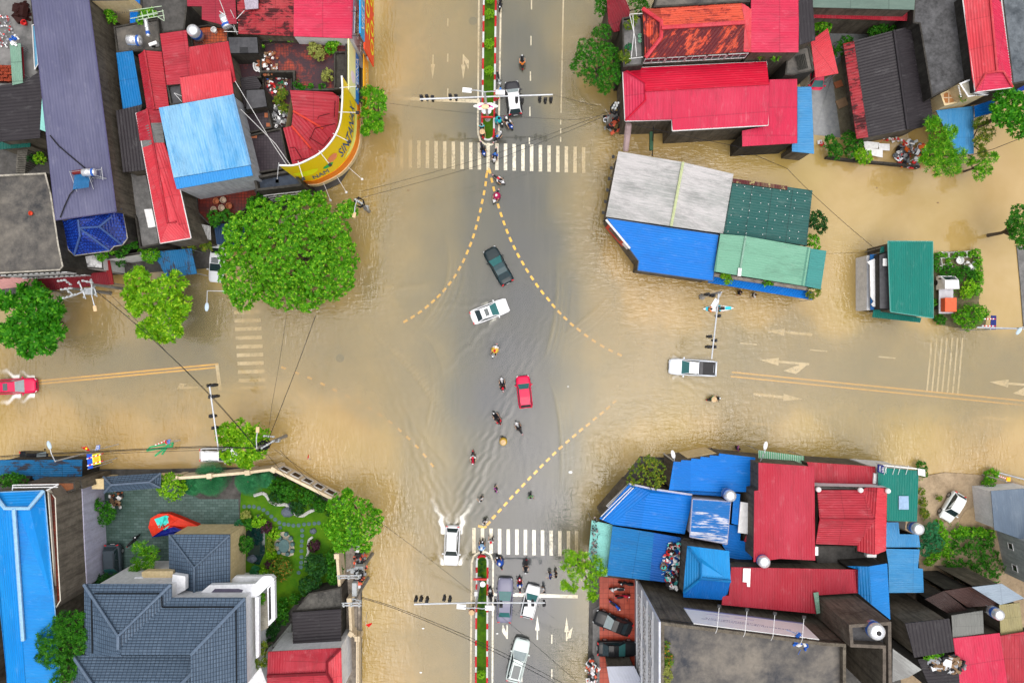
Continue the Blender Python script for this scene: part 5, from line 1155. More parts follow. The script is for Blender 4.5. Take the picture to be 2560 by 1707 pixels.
tp=MB();tp.prism([(p.x,p.y) for p in PS('C1',[(345,765),(415,732),(450,752),(455,1200),(405,1202),(388,1180),(410,1150),(378,1100),(372,790)],3.4)],3.25,3.4);tag(tp.build("tarpaulin",WHITEP),'white tarpaulin stretched left of the dark flat strip','tarpaulin')
tp=MB();tp.prism([(p.x,p.y) for p in PS('C1',[(374,690),(452,688),(455,1225),(380,1235)],3.2)],3.05,3.18);tag(tp.build("blue_sheet",paint("blue_tarp",C(30,100,165),.5)),'blue sheet under the white tarpaulin of the teal roofed house','tarpaulin')
tp=MB();tp.prism([(p.x,p.y) for p in PS('C1',[(345,700),(372,698),(378,1235),(346,1232)],2.6)],0,2.5);tag(tp.build("front_wall",WALLW),'pale lilac front counter wall left of the tarpaulin','wall')
SOIL=concrete("garden_soil",(0.07,0.06,0.035),(0.14,0.12,0.07),.8,.5,(.05,.06,.02),1,bump=1)
sheet("garden_plot",'C1',[(985,690),(1040,668),(1400,655),(1440,760),(1465,900),(1430,1150),(1440,1220),(1520,1280),(1490,1400),(1300,1420),(1060,1380),(985,1330)],0.15,SOIL,'planted soil plot beside the teal roofed house')
sheet("sunken_path",'C1',[(1805,610),(1890,615),(1960,1405),(1872,1400),(1838,960)],0.12,ROOFC2,'grey concrete edge strip at the right border')
FM=paint("white_foam",C(225,225,222),.6)
for i,(x,y,w_,h_,r_) in enumerate(((1055,700,.45,.75,0),(1106,703,.5,.75,0),(1155,702,.5,.7,0),(1204,698,.5,.75,0),(1247,695,.45,.7,0),(1285,693,.45,.7,0),(1327,690,.5,.75,0),(1375,690,.6,.65,5),(1090,760,.75,.75,8),(1142,797,.5,.5,15),(1045,820,.5,.4,5),(1310,800,.7,.5,0))):
 open_box('white foam planting box in the rows beside the teal roofed house','C1',x,y,.15,w_,h_,.3,r_,FM,"planter_box","planter box","foam planting boxes beside the teal roofed house",SOIL)
basin('white washing tub among the foam planting boxes','C1',1235,752,.2,.42,WHITEP,.4,"tub","tub")
junk("rubbish_heap",'white sack on the right of the foam planting boxes','C1',1358,800,.2,.5,[WHITEP],16,.2,.5,hgt=.3,seed=25)
# ===== bottom-right block
house("blue_stepped_house",'royal blue roof with a saw-stepped front edge facing the street',[('E2',[(895,280),(965,284),(970,266),(1062,270),(1066,251),(1150,257),(1153,234),(1238,240),(1243,220),(1326,227),(1330,202),(1675,242),(1668,570),(1300,568),(850,552)],12,R_BLUE)],z=5.4,wmat=WALLC,walls=('E2',[(895,280),(1330,205),(1675,242),(1668,570),(850,552)]),pitch=.28)
cs=MB();cs.prism([(p.x,p.y) for p in PS('E2',[(950,268),(1240,205),(1300,198),(1330,215),(1240,245),(1060,272)],4.2)],.0,4.15);tag(cs.build("shop_canopy",WALLY),'cream canopy wall under the saw-stepped blue roof edge','canopy')
house("low_blue_roof",'low blue roof strip below the saw-stepped roof',[('E2',[(850,556),(1300,572),(1395,560),(1385,615),(1080,592)],0,R_BLUE)],z=5.0,pitch=.28,wmat=False,cat='roof')
house("blue_corner_house",'blue hip roofed corner house with a slanted striped front',[('E2',[(472,492,5.0),(682,578,5.8),(315,882,5.0),(185,825,4.7)],1,R_BLUE),('E2',[(472,492,5.0),(590,530,5.2),(1068,598,5.4),(1062,700,5.4),(1000,972,5.2),(315,882,5.0),(682,578,5.8)],4,R_BLUE)],walls=('E2',[(472,492),(590,530),(1068,598),(1000,972),(315,882),(185,825)]),z=5.0,ridges=[('E2',[(472,492,5.1),(690,540,5.3),(1070,596,5.45)])],rmat=paint("pale_lilac_trim",C(205,205,225),.4),wmat=WALLC,pitch=.28)
se=MB()
for i in range(22):
 t=i/21;a=Vector((250+215*t,700-215*t));se.tube([P('E2',a.x,a.y,4.4),P('E2',a.x+30,a.y+20,4.7)],.055,4)
tag(se.build("striped_eave",FRAME),'row of white slats along the slanted front of the blue corner house','slats')
lattice("roof_rails",'two long white rails on the slanted front of the blue corner roof','E2',[((200,805,5.0),(490,525,5.3)),((215,835,5.1),(512,530,5.4))],.05,FRAME,'rails')
house("white_worn_house",'blue roof with a large worn white patch',[('E2',[(1078,640),(1440,665),(1405,1070),(1052,1000)],0,M("blue_sheet_worn_white",(25,115,195),fade=C(235,235,245),fade_amt=1.0,dirt=.3,seed=47,lap=60,fade_lo=.52,fade_hi=.56))],z=6.6,wmat=concrete("lilac_wall",C(205,205,225),C(220,220,235),1,.1),fascia=paint("lilac_gutter",C(190,190,215),.4))
awning("aqua_canopy",'pale aqua canopy with a strip of withered vines at the road edge','E2',[(112,840),(312,886),(262,1378),(192,1370),(80,1170)],0,R_AQUA,3.6,pitch=.2,dep=.05)
junk("withered_vine",'two clumps of black and white dried creeper on the aqua canopy','E2',142,960,3.7,.35,[BLACKP,paint("dry_vine",C(190,175,175),.8)],80,.04,.15,hgt=.12,seed=30,rx=1.7,cat='creeper')
junk("withered_vine",'lower clump of dried creeper on the aqua canopy','E2',130,1135,3.7,.35,[BLACKP,paint("dry_vine",C(190,175,175),.8)],60,.04,.15,hgt=.12,seed=31,rx=1.0,cat='creeper')
house("blue_flat_house",'wide blue roof in two shades with rubbish piled at its right end',[('E2',[(312,896),(708,960),(665,1415),(256,1366)],0,R_BLUE2),('E2',[(708,960),(985,1010),(940,1445),(665,1415)],0,M("darker_blue_sheet",(8,98,188),dirt=.5,seed=48,lap=3))],walls=('E2',[(312,896),(985,1010),(940,1445),(256,1366)]),z=4.6,wmat=WALLD)
junk("rubbish_heap",'colourful rubbish heap with red and turquoise bags on the wide blue roof','E2',900,1270,4.75,1.2,[REDP,WHITEP,paint("turquoise_bag",C(90,215,210),.5),STEEL,BLACKP,WHITEP,paint("dark_brown_rag",C(75,40,35),.9)],170,.1,.55,hgt=.5,seed=33,rx=2.6)
basin('round brown wicker basket on the wide blue roof','E2',795,1280,4.75,.38,paint("wicker",C(150,100,60),.8),.25,"basket","basket")
flatroof("gutter_wall",'narrow concrete walled passage right of the wide blue roof','E2',[(985,1010),(1085,1020),(1080,1060),(1010,1100),(985,1500),(940,1500),(960,1200)],5.4,WALLC,WALLD,par=.3)
house("azure_hip_house",'azure blue hip roof on a tall house in front of the concrete building',[('E2',[(1025,1085,8.2),(1155,1245,9.0),(1155,1395,9.0),(985,1535,8.2)],1,M("azure_roof_mid_lit",(20,135,205),fade=C(50,160,225),dirt=.3,seed=49,lap=60)),('E2',[(1025,1085,8.2),(1425,1135,8.2),(1440,1420,9.0),(1155,1395,9.0),(1155,1245,9.0)],1,M("azure_roof_lit",(28,150,225),fade=C(60,175,240),dirt=.2,seed=50,lap=60)),('E2',[(1155,1395,9.0),(1440,1420,9.0),(1408,1545,8.2),(1350,1600,8.1),(988,1575,8.1),(985,1535,8.2)],1,M("azure_roof_shaded",(12,105,190),fade=C(25,125,210),dirt=.3,seed=51,lap=60))],walls=('E2',[(1025,1085),(1425,1135),(1440,1420),(1408,1545),(1350,1600),(988,1575)]),z=8.1,ridges=[('E2',[(1030,1090,8.3),(1155,1245,9.1),(1155,1395,9.1),(990,1530,8.3)]),('E2',[(1155,1395,9.1),(1440,1422,9.1)])],rmat=R_BLUE2,wmat=WALLC,rr=.14)  # one azure sheet: each slope's brightness under the sky is put into its tint
house("narrow_blue_roof",'narrow upright blue roof strip left of the white panel',[('E2',[(1470,582),(1532,590),(1510,888),(1448,870)],0,R_BLUE)],z=5.8,wmat=False,cat='roof')
wp_=MB();wp_.prism([(p.x,p.y) for p in PS('E2',[(1535,665),(1637,680),(1602,972),(1510,960)],6.0)],5.85,6.0);tag(wp_.build("roof_panel",WHITEP),'plain white roof panel beside the tall red roof','roof panel')
house("blue_low_house",'blue roof pieces between the worn white roof and the tall red roof',[('E2',[(1412,880),(1540,896),(1530,1035),(1650,1052),(1642,1235),(1432,1200),(1360,1075)],4,R_BLUE)],z=5.2,wmat=WALLC)
house("red_strip_roof",'small red sheet roof beside the white panel',[('E2',[(1612,908),(1657,914),(1648,1050),(1568,1045)],0,R_RED)],z=5.6,wmat=False,cat='roof')
house("tall_red_house",'large rose red flat pitched roof in the middle of the block',[('S',[(1896,1155.8),(2036,1166),(2038,1400),(1950,1396),(1884,1404),(1885.5,1226.5),(1896,1225)],1,M("rose_red_roof",(190,42,64),fade=C(214,80,102),fade_amt=.6,dirt=.35,seed=52,lap=60))],z=8.4,wmat=WALLC)
awning("striped_awning",'green and white striped awning at the street side of the rose red roof','S',[(1896,1125),(2010,1140),(2010,1161),(1896,1148)],1,tiles("green_white_stripes",C(60,190,120),C(60,190,120),C(225,245,230),.2,40,.055,.1,use_uv=True,off=0),3.8,dep=.02)
house("maroon_street_roof",'dark rose roof along the street between the striped awning and the teal roof',[('E4',[(172,140),(616,170),(620,300),(226,272)],1,R_RED2)],z=6.0,wmat=WALLC)
flatroof("roof_walkway",'pale walled walkway roof with white ball lamps above the red hip roof','E4',[(225,295),(690,305),(690,328),(235,322)],7.6,ROOFC2,WALLW,par=.1)
house("red_hip_house",'red hip roof with a vertical fold and black staining',[('E4',[(240,322,8.0),(530,322,8.0),(612,515,9.0),(256,512,9.0)],0,R_RED2),('E4',[(256,512,9.0),(612,515,9.0),(502,680,8.0),(230,668,8.0)],0,R_RED2),('E4',[(530,322,8.0),(560,305,8.0),(628,306,8.8),(615,515,9.0)],2,R_RED),('E4',[(628,306,8.8),(690,312,8.2),(684,712,8.2),(612,740,8.8),(612,515,9.0)],0,R_LRED),('E4',[(612,515,9.0),(612,740,8.8),(500,714,8.0),(500,680,8.0)],0,R_RED)],walls=('E4',[(240,322),(690,312),(684,712),(612,740),(500,714),(500,680),(230,668)]),z=8.0,wmat=WALLC,ridges=[('E4',[(256,512,9.05),(612,515,9.05)])],pitch=.25)
house("teal_street_house",'teal roof with a white skylight panel at the street',[('E4',[(634,175),(895,195),(885,525),(690,520),(690,315),(634,305)],1,R_TEAL)],z=6.6,wmat=WALLW,pitch=.26)
skp=MB();roof_face(skp,PS('E4',[(768,360),(831,360),(832,447),(768,447)],6.75),1,.15,.02,.04);tag(skp.build("skylight_panel",paint("pale_lavender_panel",C(160,190,225),.3)),'pale lavender skylight panel on the teal street roof','skylight')
r=thing("shop_sign",'navy blue sign board with white letters at the corner of the teal street roof','sign',tuple(P('E4',655,185,4)))
a,b=P('E4',630,158,7.0),P('E4',672,166,7.0)
mb=MB();q=PS('E4',[(632,155,7.4),(674,165,7.4),(672,217,6.9),(630,205,6.9)]);flat_face(mb,q,.1);mb.build("board",flatmat("navy_sign",C(25,35,95)),r)
o_=q[3];rt=(q[2]-q[3]).normalized();up_=(q[0]-q[3]).normalized()
for i,s_ in enumerate(("NGUOI","TEM","DUOC")):text_obj("lettering",s_,r,q[0]+rt*(.14+i*.3)+(q[3]-q[0])*.12+Vector((0,0,.02)),(q[3]-q[0]).normalized(),rt,.75,.2,WT)
tb=thing("shop_sign",'long white sign band with dark lettering along the teal street roof','sign',tuple(P('E4',780,170,5)))
mb=MB();a,b=P('E4',660,160,6.8),P('E4',880,183,6.8);panel(mb,(a.x,a.y),(b.x,b.y),5.6,7.0,.1);mb.build("board",WHITEP,tb)
mb=MB();c_=P('E4',915,208,6.8);mb.prism([(p.x,p.y) for p in PS('E4',[(893,182),(938,190),(940,235),(893,225)],6.8)],6.7,6.78);mb.build("side_board",FRAME,tb)
for x in (690,745,780,830):pole_tube("stay",[P('E4',x,165,7.1),P('E4',x-18,222,6.7)],.03,FRAME,tb)
house("sky_roof_house",'sky blue roof in two steps below the teal street roof',[('E4',[(688,530),(766,530),(772,606),(896,608),(906,690),(684,690)],1,R_SKY),('E4',[(684,700),(902,704),(890,825),(922,830),(928,982),(705,985),(700,800)],0,R_SKY)],walls=('E4',[(688,530),(896,608),(928,982),(705,985)]),z=5.0,wmat=WALLC,fascia=None,pitch=.2)
house("blue_mid_house",'bright blue gable roof beside the concrete stair tower',[('E4',[(432,812,8.4),(576,815,8.9),(592,1062,8.9),(506,988,8.4),(506,836,8.4)],1,R_BLUE2),('E4',[(576,815,8.9),(692,795,8.4),(712,1158,8.4),(592,1062,8.9)],0,M("bright_blue_half",(35,135,215),dirt=.3,seed=54))],walls=('E4',[(432,812),(692,795),(712,1158),(506,988)]),z=8.3,wmat=WALLD)
house("long_red_house",'long rose red roof with a white patch above the concrete building',[('S',[(1828,1417),(2145.5,1423),(2145.5,1481),(2046,1487),(2041,1533.5),(1804.6,1511),(1806,1488),(1822,1488)],1,M("rose_red_roof_b",(180,42,60),fade=C(208,84,100),fade_amt=.5,dirt=.5,seed=55,lap=60))],z=8.2,wmat=WALLC)
pt=MB();pt.prism([(p.x,p.y) for p in PS('E2',[(1562,1300),(1632,1302),(1625,1478),(1598,1475),(1596,1435),(1556,1430)],8.35)],8.29,8.34);tag(pt.build("roof_patch",WHITEP),'white repair patch on the long rose red roof','roof patch')
pt=MB();roof_face(pt,PS('E4',[(216,985),(248,980),(260,1115),(236,1122)],8.6),0,.2,.02);tag(pt.build("roof_sheet",R_GGREEN),'loose pale green sheet at the right end of the long rose red roof','roof sheet')
tank_v('steel tank on the low roof between the blue and rose red roofs','E2',1447,615,5.6,.6,1.5)
tank_v('steel tank at the lower left corner of the tall rose red roof','E2',1772,1250,7.4,.6,1.4)
tank_v('steel tank at the right of the teal street roof','E4',905,580,5.2,.6,1.4)
tank_v('steel tank standing inside the concrete stair tower','E4',638,1246,13.6,.75,1.3,hole=True)
tank_v('steel tank above the olive roof near the right edge','E4',1428,1135,7.5,.55,1.4)
ac_unit('white air conditioner at the left of the teal street roof','E4',613,247,5.6,85,1.1)
ac_unit('white unit at the foot of the red hip roof','E4',590,745,6.6,0,1.0)
ac_unit('white unit left of the dark opening below the red hip roof','E4',235,715,7.2,90,.9)
for x,y,lb in ((248,318,'left'),(520,322,'middle'),(697,327,'right')):
 q=P('E4',x,y,8.6);o=thing("roof_lamp",f'{lb} one of three white ball lamps on the walkway above the red hip roof','lamp',(q.x,q.y,7.6),'ball lamps on the walkway');mb=MB();mb.tube([(q.x,q.y,7.6),(q.x,q.y,8.5)],.04,6);mb.build("post",STEEL,o);mb=MB();mb.ball(q,.28,12,8);mb.build("globe",WHITEP,o)
flatroof("back_yard_roof",'black mouldy yard roof below the red hip roof','E4',[(225,678),(500,685),(500,716),(600,740),(640,800),(435,812),(430,830),(240,800)],5.8,GC,WALLD,par=.2)
flatroof("back_yard_roof",'brown stained ledge roof between the two rose red roofs','E2',[(1440,1235),(1660,1245),(2120,1255),(2120,1310),(1445,1290)],6.2,WALLC,WALLD,par=.1)
CB=thing("apartment_building",'tall concrete building with a white windowed street front and a long banner','building',tuple(P('S',1850,1650,0)))
tp_=PS('S',[(1651.5,1551),(2060,1603),(2300,1640),(2300,1900),(1651.5,1900)],13.0)
tp_[2:4]=PS('S',[(2112,1606),(2112,1900)],13.0)
w2=[Vector((p.x,p.y,13.0)) for p in tp_]
mb=MB();wall_shell(mb,w2,0);mb.build("wall",WALLC,CB)
mb=MB();flat_face(mb,[Vector((p.x,p.y,12.6)) for p in w2],.2);mb.build("roof_slab",concrete("blotchy_dark_roof",(0.028,0.032,0.042),(0.17,0.15,0.125),.16,.6,(.025,.028,.035),.5),CB)
o2=[(p.x,p.y) for p in w2];i2=ring2(o2,.3)
mb=MB()
for i in range(5):
 j=(i+1)%5;a_=[(*o2[i],13.25),(*o2[j],13.25),(*i2[j],13.25),(*i2[i],13.25)];ar_=sum(a_[k][0]*a_[(k+1)%4][1]-a_[(k+1)%4][0]*a_[k][1] for k in range(4));mb.poly(a_ if ar_>0 else a_[::-1])
 for L_ in (o2,i2):mb.poly([(*L_[i],12.6),(*L_[j],12.6),(*L_[j],13.25),(*L_[i],13.25)]);
mb.build("parapet",WALLC,CB)
fx=w2[0].x-.12;y_n=w2[0].y;y_s=w2[4].y
mb=MB();mb.box(((fx),(y_n+y_s)/2,6.6),(.2,y_n-y_s-.02,13.2));mb.build("street_front",concrete("pale_grey_front",C(205,210,222),C(222,225,235),.3,.1,C(150,150,155),.6),CB)
WB=paint("window_brown_glass",C(95,80,80),.2)
for zc in (3.1,6.1,9.0):
 for g in range(3):
  yb=y_n-1.2-g*4.6
  fo=MB();yy0,yy1=yb,yb-3.7
  for t in range(6):y_=yy0+(yy1-yy0)*t/5;fo.box((fx-.13,y_,zc),(.07,.08,1.5))
  for z_ in (zc-.75,zc,zc+.75):fo.box((fx-.13,(yy0+yy1)/2,z_),(.06,3.7,.07))
  f_=fo.build("window",WALLW,CB);g_=MB();g_.box((fx-.1,(yy0+yy1)/2,zc),(.03,3.7,1.5));g_.build("pane",WB,f_)
for z_ in (1.6,4.6,7.6,10.6):mb=MB();mb.box((fx-.14,(y_n+y_s)/2,z_),(.1,y_n-y_s-.1,.12));mb.build("string_course",WALLW,CB)
bl=[P('S',1733,1566,12.8),P('S',2048,1598,12.8)]
n_out=Vector((-(bl[1].y-bl[0].y),bl[1].x-bl[0].x,0)).normalized();n_out=n_out if n_out.y>0 else -n_out
BN=thing("banner",'long white wall banner with rows of faint small print and a stethoscope','banner',(bl[0].x,bl[0].y,9),None)
dB=(bl[1]-bl[0]);LB=dB.length;dB.normalize();LB2=LB
wa,wb=w2[0],w2[1];wd_=Vector((wb.x-wa.x,wb.y-wa.y,0)).normalized();wn_=Vector((-wd_.y,wd_.x,0));wn_=wn_ if wn_.y>0 else -wn_
s0_=(Vector((bl[0].x,bl[0].y,0))-Vector((wa.x,wa.y,0))).dot(wd_);s1_=(Vector((bl[1].x,bl[1].y,0))-Vector((wa.x,wa.y,0))).dot(wd_)
base_=Vector((wa.x,wa.y,0))+wn_*.06
RB=Matrix((wd_,wn_,UP)).transposed()
def bpt(s_,z,o=0.0):return base_+wd_*s_+wn_*o+UP*z
mb=MB();mb.box(bpt((s0_+s1_)/2,10.85),(s1_-s0_,.08,3.9),rot=RB);mb.build("sheet",flatmat("banner_white",C(228,232,245)),BN)
mb=MB();mb.box(bpt((s0_+s1_)/2,9.05,.05),(s1_-s0_,.03,.3),rot=RB);mb.build("edge_strip",flatmat("banner_slate",C(120,125,160)),BN)
rg=random.Random(4);PR=flatmat("banner_print",C(130,130,150))
for row,(z_,a_,b_) in enumerate(((11.35,.1,.82),(11.0,.14,.62))):
 mb=MB();s_=s0_+(s1_-s0_)*a_
 while s_<s0_+(s1_-s0_)*b_:
  w_=rg.uniform(.04,.1);mb.box(bpt(s_,z_+rg.uniform(-.03,.03),.05),(w_,.02,rg.uniform(.1,.2)),rot=RB);s_+=w_+rg.uniform(.05,.14)
 mb.build("print_row",PR,BN)
mb=MB();mb.tube([bpt(s0_+(s1_-s0_)*t,z_,.06) for t,z_ in ((.78,11.5),(.82,11.9),(.85,12.3),(.88,12.4),(.89,12.0),(.87,11.7),(.855,11.8))],.06,5);mb.build("stethoscope",flatmat("banner_grey_blue",C(155,165,195)),BN)
for a_,b_,z_ in ((.17,.36,9.9),(.4,.56,10.0)):mb=MB();mb.box(bpt(s0_+(s1_-s0_)*(a_+b_)/2,z_,.05),((s1_-s0_)*(b_-a_),.02,.1),rot=RB);mb.build("print_stroke",flatmat("banner_mauve_grey",C(165,155,175)),BN)
for t in (.17,.39,.61,.84):
 s_=s0_+(s1_-s0_)*t;L_=thing("flood_lamp",'one of four black floodlights on thin arms over the white banner','floodlight',tuple(bpt(s_,13,-.3)),'floodlights over the white banner')
 mb=MB();mb.tube([bpt(s_,13.2,-.5),bpt(s_,13.5,0),bpt(s_,13.3,2.0)],.03,5);mb.build("arm",FRAME,L_);mb=MB();mb.box(bpt(s_,13.25,2.1),(.35,.3,.14),rot=RB);mb.build("lamp_head",BLACKP,L_)
flatroof("stair_tower",'open concrete stair tower with a dark floor on the concrete building','E4',[(445,1190),(718,1172),(724,1700),(664,1700),(664,1345),(455,1335)],14.6,SLAB,WALLC,par=.9,pw=.3,parmat=concrete("bare_concrete_rim",C(95,88,80),C(120,110,100),1,.5),z0=0)
junk("rubbish_heap",'white and blue broken board on the concrete roof below the banner','E3',2170,805,12.65,.7,[WHITEP,BLUEP,WOOD],14,.2,.6,hgt=.2,seed=36)
sheet("parking_court",'E3',[(190,155),(560,190),(570,1203),(190,1203)],0.16,tiles("red_parking_tiles",C(205,95,70),C(195,82,60),C(150,60,45),.6,.6,.03,.5,C(150,50,25),.35,off=0,slo=.5,shi=.62,sscale=.5),'red tiled parking court in front of the windowed building')
sheet("kerb_strip",'E3',[(125,480),(190,440),(190,1203),(120,1203)],0.17,ROOFC2,'grey kerb strip beside the red tiled parking court')
tag(house("front_canopy",'pale grey canopy roof at the bottom of the parking court',[('E3',[(262,1040),(530,1035),(640,1260),(300,1260)],1,M("pale_lilac_canopy_sheet",(205,210,225),fade=C(225,228,238),dirt=.15,seed=56,lap=60))],z=3.4,pitch=.3,dep=.015,cat='canopy'),None)
house("grey_roof_house",'slate blue flat pitched roof beside the mud lot',[('E4',[(1362,327),(1660,305),(1700,690),(1385,578)],1,M("slate_blue_sheet",(105,122,142),fade=C(150,165,180),fade_amt=.6,dirt=.2,seed=57,lap=60))],z=3.6,dep=.01,wmat=WALLW)
flatroof("grey_tower_house",'tall pale grey walled house at the right edge below the slate blue roof','S',[(2691,1403),(2715,1527),(2950,1527),(2950,1403)],11.5,ROOFC,concrete("pale_grey_rough_wall",C(160,168,170),C(185,190,190),.5,.4,C(95,98,98),streaky=True),par=.3,win=((0,2,(2.2,5.2),.7,.7,0),))
house("black_roof_house",'black ribbed roof near the bottom right below the brown walls',[('E4',[(808,1182),(1092,1150),(1126,1362),(868,1402)],1,R_BLACK)],z=8.6,pitch=.36,dep=.06,wmat=WALLC)
house("dark_shed",'dark brown low roof right of the rubble strip',[('E4',[(935,1025),(1058,972),(1215,1098),(1106,1132)],1,M("dark_brown_shed_sheet",(62,45,42),dirt=.6,seed=58))],z=6.0,wmat=WALLD)
house("dark_shed",'long dark rusty roof behind the pale grey roof at the right',[('E4',[(1060,972),(1235,945),(1425,1062),(1212,1078)],1,M("dark_rust_shed_sheet",(75,52,48),dirt=.6,rust=.2,seed=59))],z=6.0,wmat=WALLD)
house("pale_grey_house",'pale blue grey metal roof near the right edge',[('E4',[(1238,948),(1432,925),(1580,1020),(1422,1062)],0,M("pale_blue_grey_sheet",(160,175,190),dirt=.3,seed=60))],z=6.8,wmat=WALLC)
house("pale_panel_house",'striped pale grey translucent roof left of the lower right tank',[('E4',[(1108,1130),(1310,1098),(1316,1246),(1116,1276)],1,M("striped_grey_sheet",(130,132,128),fade=C(175,175,168),dirt=.6,seed=61,lap=1.2))],z=7.0,wmat=WALLD,pitch=.3,dep=.05)
house("olive_house",'olive yellow roof patched with red at the right edge',[('E4',[(1415,1062),(1548,1048),(1570,1235),(1425,1262)],1,M("olive_sheet",(165,155,110),fade=C(195,190,145),dirt=.6,seed=62,lap=1.5))],z=6.6,wmat=WALLC)
house("pink_red_house",'pinkish red roof near the bottom right corner',[('E4',[(1118,1278),(1418,1244),(1478,1620),(1162,1640)],1,R_PINK)],z=7.2,wmat=WALLC)
house("dull_red_house",'dull red roof in the bottom right corner',[('E4',[(1420,1262),(1640,1225),(1640,1640),(1485,1640)],1,R_RED2)],z=7.0,wmat=WALLC)
house("grey_panel_roof",'grey and white panel roof right of the stair tower',[('E4',[(728,1345),(915,1480),(830,1530),(726,1560)],0,M("grey_white_panel",(140,140,138),fade=C(205,208,205),fade_amt=.9,dirt=.4,seed=63,lap=60))],z=7.4,wmat=WALLD,dep=.01)
house("dark_shed",'small black ribbed roof with timber beside the pinkish red roof',[('E4',[(888,1412),(1150,1390),(1162,1640),(985,1640)],0,R_BLACK)],z=7.4,pitch=.34,dep=.06,wmat=WALLD)
junk("timber_pile",'weathered timber and tiles between the black ribbed roofs','E4',1080,1445,7.5,1.8,[WOOD,BLACKP,STEEL],50,.2,1.0,hgt=.3,seed=37,cat='timber',rx=.8)
sheet("rubble_strip",'E4',[(700,985),(930,985),(1050,950),(940,1030),(720,1070)],0.3,concrete("dark_rubble",(.06,.045,.035),(.14,.11,.09),1.5,.5,bump=1),'dark rubble covered ground below the sky blue roof')
sheet("sand_heap_base",'E4',[(1150,520),(1190,450),(1240,430),(1300,465),(1312,520),(1260,570),(1180,572)],0.2,concrete("pale_sand",C(165,142,110),C(180,158,125),1,.2,C(120,100,70),bump=.6),'pale sand patch beside the parked white hatchback')
# ===== bottom-left block
house("blue_street_shop",'weathered blue corrugated roof along the street at the left edge',[('D1',[(-40,478),(895,472),(890,702),(390,702),(330,655),(-40,655)],0,R_ROYDIRT)],z=3.6,wmat=WALLD,pitch=.22)
flatroof("planter_yard",'green planted ledge at the left edge behind the blue street roof','D1',[(-40,655),(330,655),(320,760),(-40,740)],4.0,SOIL,WALLD,par=.1)
flatroof("wooden_balcony",'brown plank floored balcony above the long azure roof','D1',[(310,715),(812,712),(820,800),(680,850),(620,770),(310,770)],6.4,tiles("plank_floor",C(180,115,75),C(165,100,65),C(70,40,25),.1,3,.01,.3,off=0),WALLC,par=.15,cat='balcony')
lattice("balcony_railing",'white railing in front of the long azure roof','D1',[((140,750,9.4),(640,740,9.4)),((135,775,9.2),(630,770,9.2)),((140,750,9.4),(135,800,8.6)),((640,740,9.4),(505,808,9.0))],.06,FRAME,'railing')
house("azure_house",'long bright azure hip roof with pale ridge caps at the left edge',[('S',[(-40,1232,8.6),(110,1226,8.6),(73,1270,9.6),(36,1271,9.6),(14,1270,9.5),(-40,1240,8.7)],0,R_CYAN),('S',[(36,1271,9.6),(73,1270,9.6),(110,1226,8.6),(137,1530,8.6),(152,1720,8.6),(66,1720,9.7),(57,1600,9.7)],4,R_CYAN),('S',[(-40,1240,8.7),(14,1270,9.5),(36,1271,9.6),(57,1600,9.7),(66,1720,9.7),(18,1720,8.6),(3,1440,8.6),(-40,1440,8.6)],3,R_CYAN)],walls=('S',[(-40,1232),(110,1226),(137,1530),(152,1720),(-40,1720)]),z=8.6,ridges=[('S',[(110,1226,8.75),(73,1270,9.7),(14,1270,9.6),(-20,1226,8.8)]),('S',[(36,1271,9.75),(59,1600,9.8)])],rmat=paint("pale_blue_ridge",C(165,210,245),.4),rr=.2,fascia=paint("pale_blue_gutter",C(150,200,245),.35),wmat=WALLC,pitch=.3)
TB=flatroof("walled_house",'narrow brown tiled terrace house with a tall stained side wall','S',[(118,1222),(139,1244),(146,1400),(152,1500),(140,1520),(131,1400)],8.4,tiles("rust_terrace_tiles",C(135,50,25),C(110,40,22),C(30,14,10),.35,.35,.02,.9,C(35,22,20),.5,off=0),concrete("brown_grey_stained_wall",(.12,.105,.085),(.22,.19,.155),.35,.75,(.05,.04,.033),streaky=True),par=.3,pw=.1,parmat=paint("cream_coping",C(220,215,200),.6))
mb=MB();q1,q2,q3=P('S',139,1244,8.4),P('S',146,1400,8.4),P('S',152,1500,8.4);m_=[]
for q in (q1,q2,q3):m_.append((q.x+.05,q.y))
for a,b in zip(m_[:-1],m_[1:]):panel(mb,a,b,0.1,4.1,.1)
mb.build("painted_lower_wall",concrete("lilac_painted_wall",C(195,195,222),C(210,210,232),.5,.35,C(130,125,140),streaky=True),TB)
mb=MB();q=P('S',160,1180,0);flatroof("side_block",'concrete side block between the blue street roof and the gate','D1',[(820,705),(880,690),(905,790),(850,800),(680,860),(612,800)],5.6,ROOFC2,WALLC,par=.2)
house("tiled_gate_roof",'long grey tiled hip roof over the garden gate',[('D1',[(1128,657,3.4),(1755,618,3.4),(1628,716,4.3),(1215,746,4.3)],2,SLATE),('D1',[(1755,618,3.4),(1745,778,3.4),(1628,716,4.3)],0,SLATE),('D1',[(1745,778,3.4),(1140,832,3.4),(1215,746,4.3),(1628,716,4.3)],2,SLATE),('D1',[(1140,832,3.4),(1128,657,3.4),(1215,746,4.3)],0,SLATE)],walls=('D1',[(1128,657),(1755,618),(1745,778),(1140,832)]),z=3.4,wmat=WALLY,ridges=[('D1',[(1130,660,3.5),(1215,746,4.4),(1628,716,4.4),(1752,620,3.5)]),('D1',[(1140,830,3.5),(1215,746,4.4)]),('D1',[(1628,716,4.4),(1745,776,3.5)])],rmat=paint("grey_ridge_tile",C(105,120,140),.4),cat='gate roof',ov=.5,rr=.12)
gp_=MB();q=P('D1',1075,735,3.0);gp_.box((q.x,q.y,1.5),(1.0,.9,3.0));gp_.box((q.x,q.y,3.08),(1.3,1.1,.18));tag(gp_.build("gate_pillar",WALLY),'cream gate pillar left of the grey tiled gate roof','pillar')
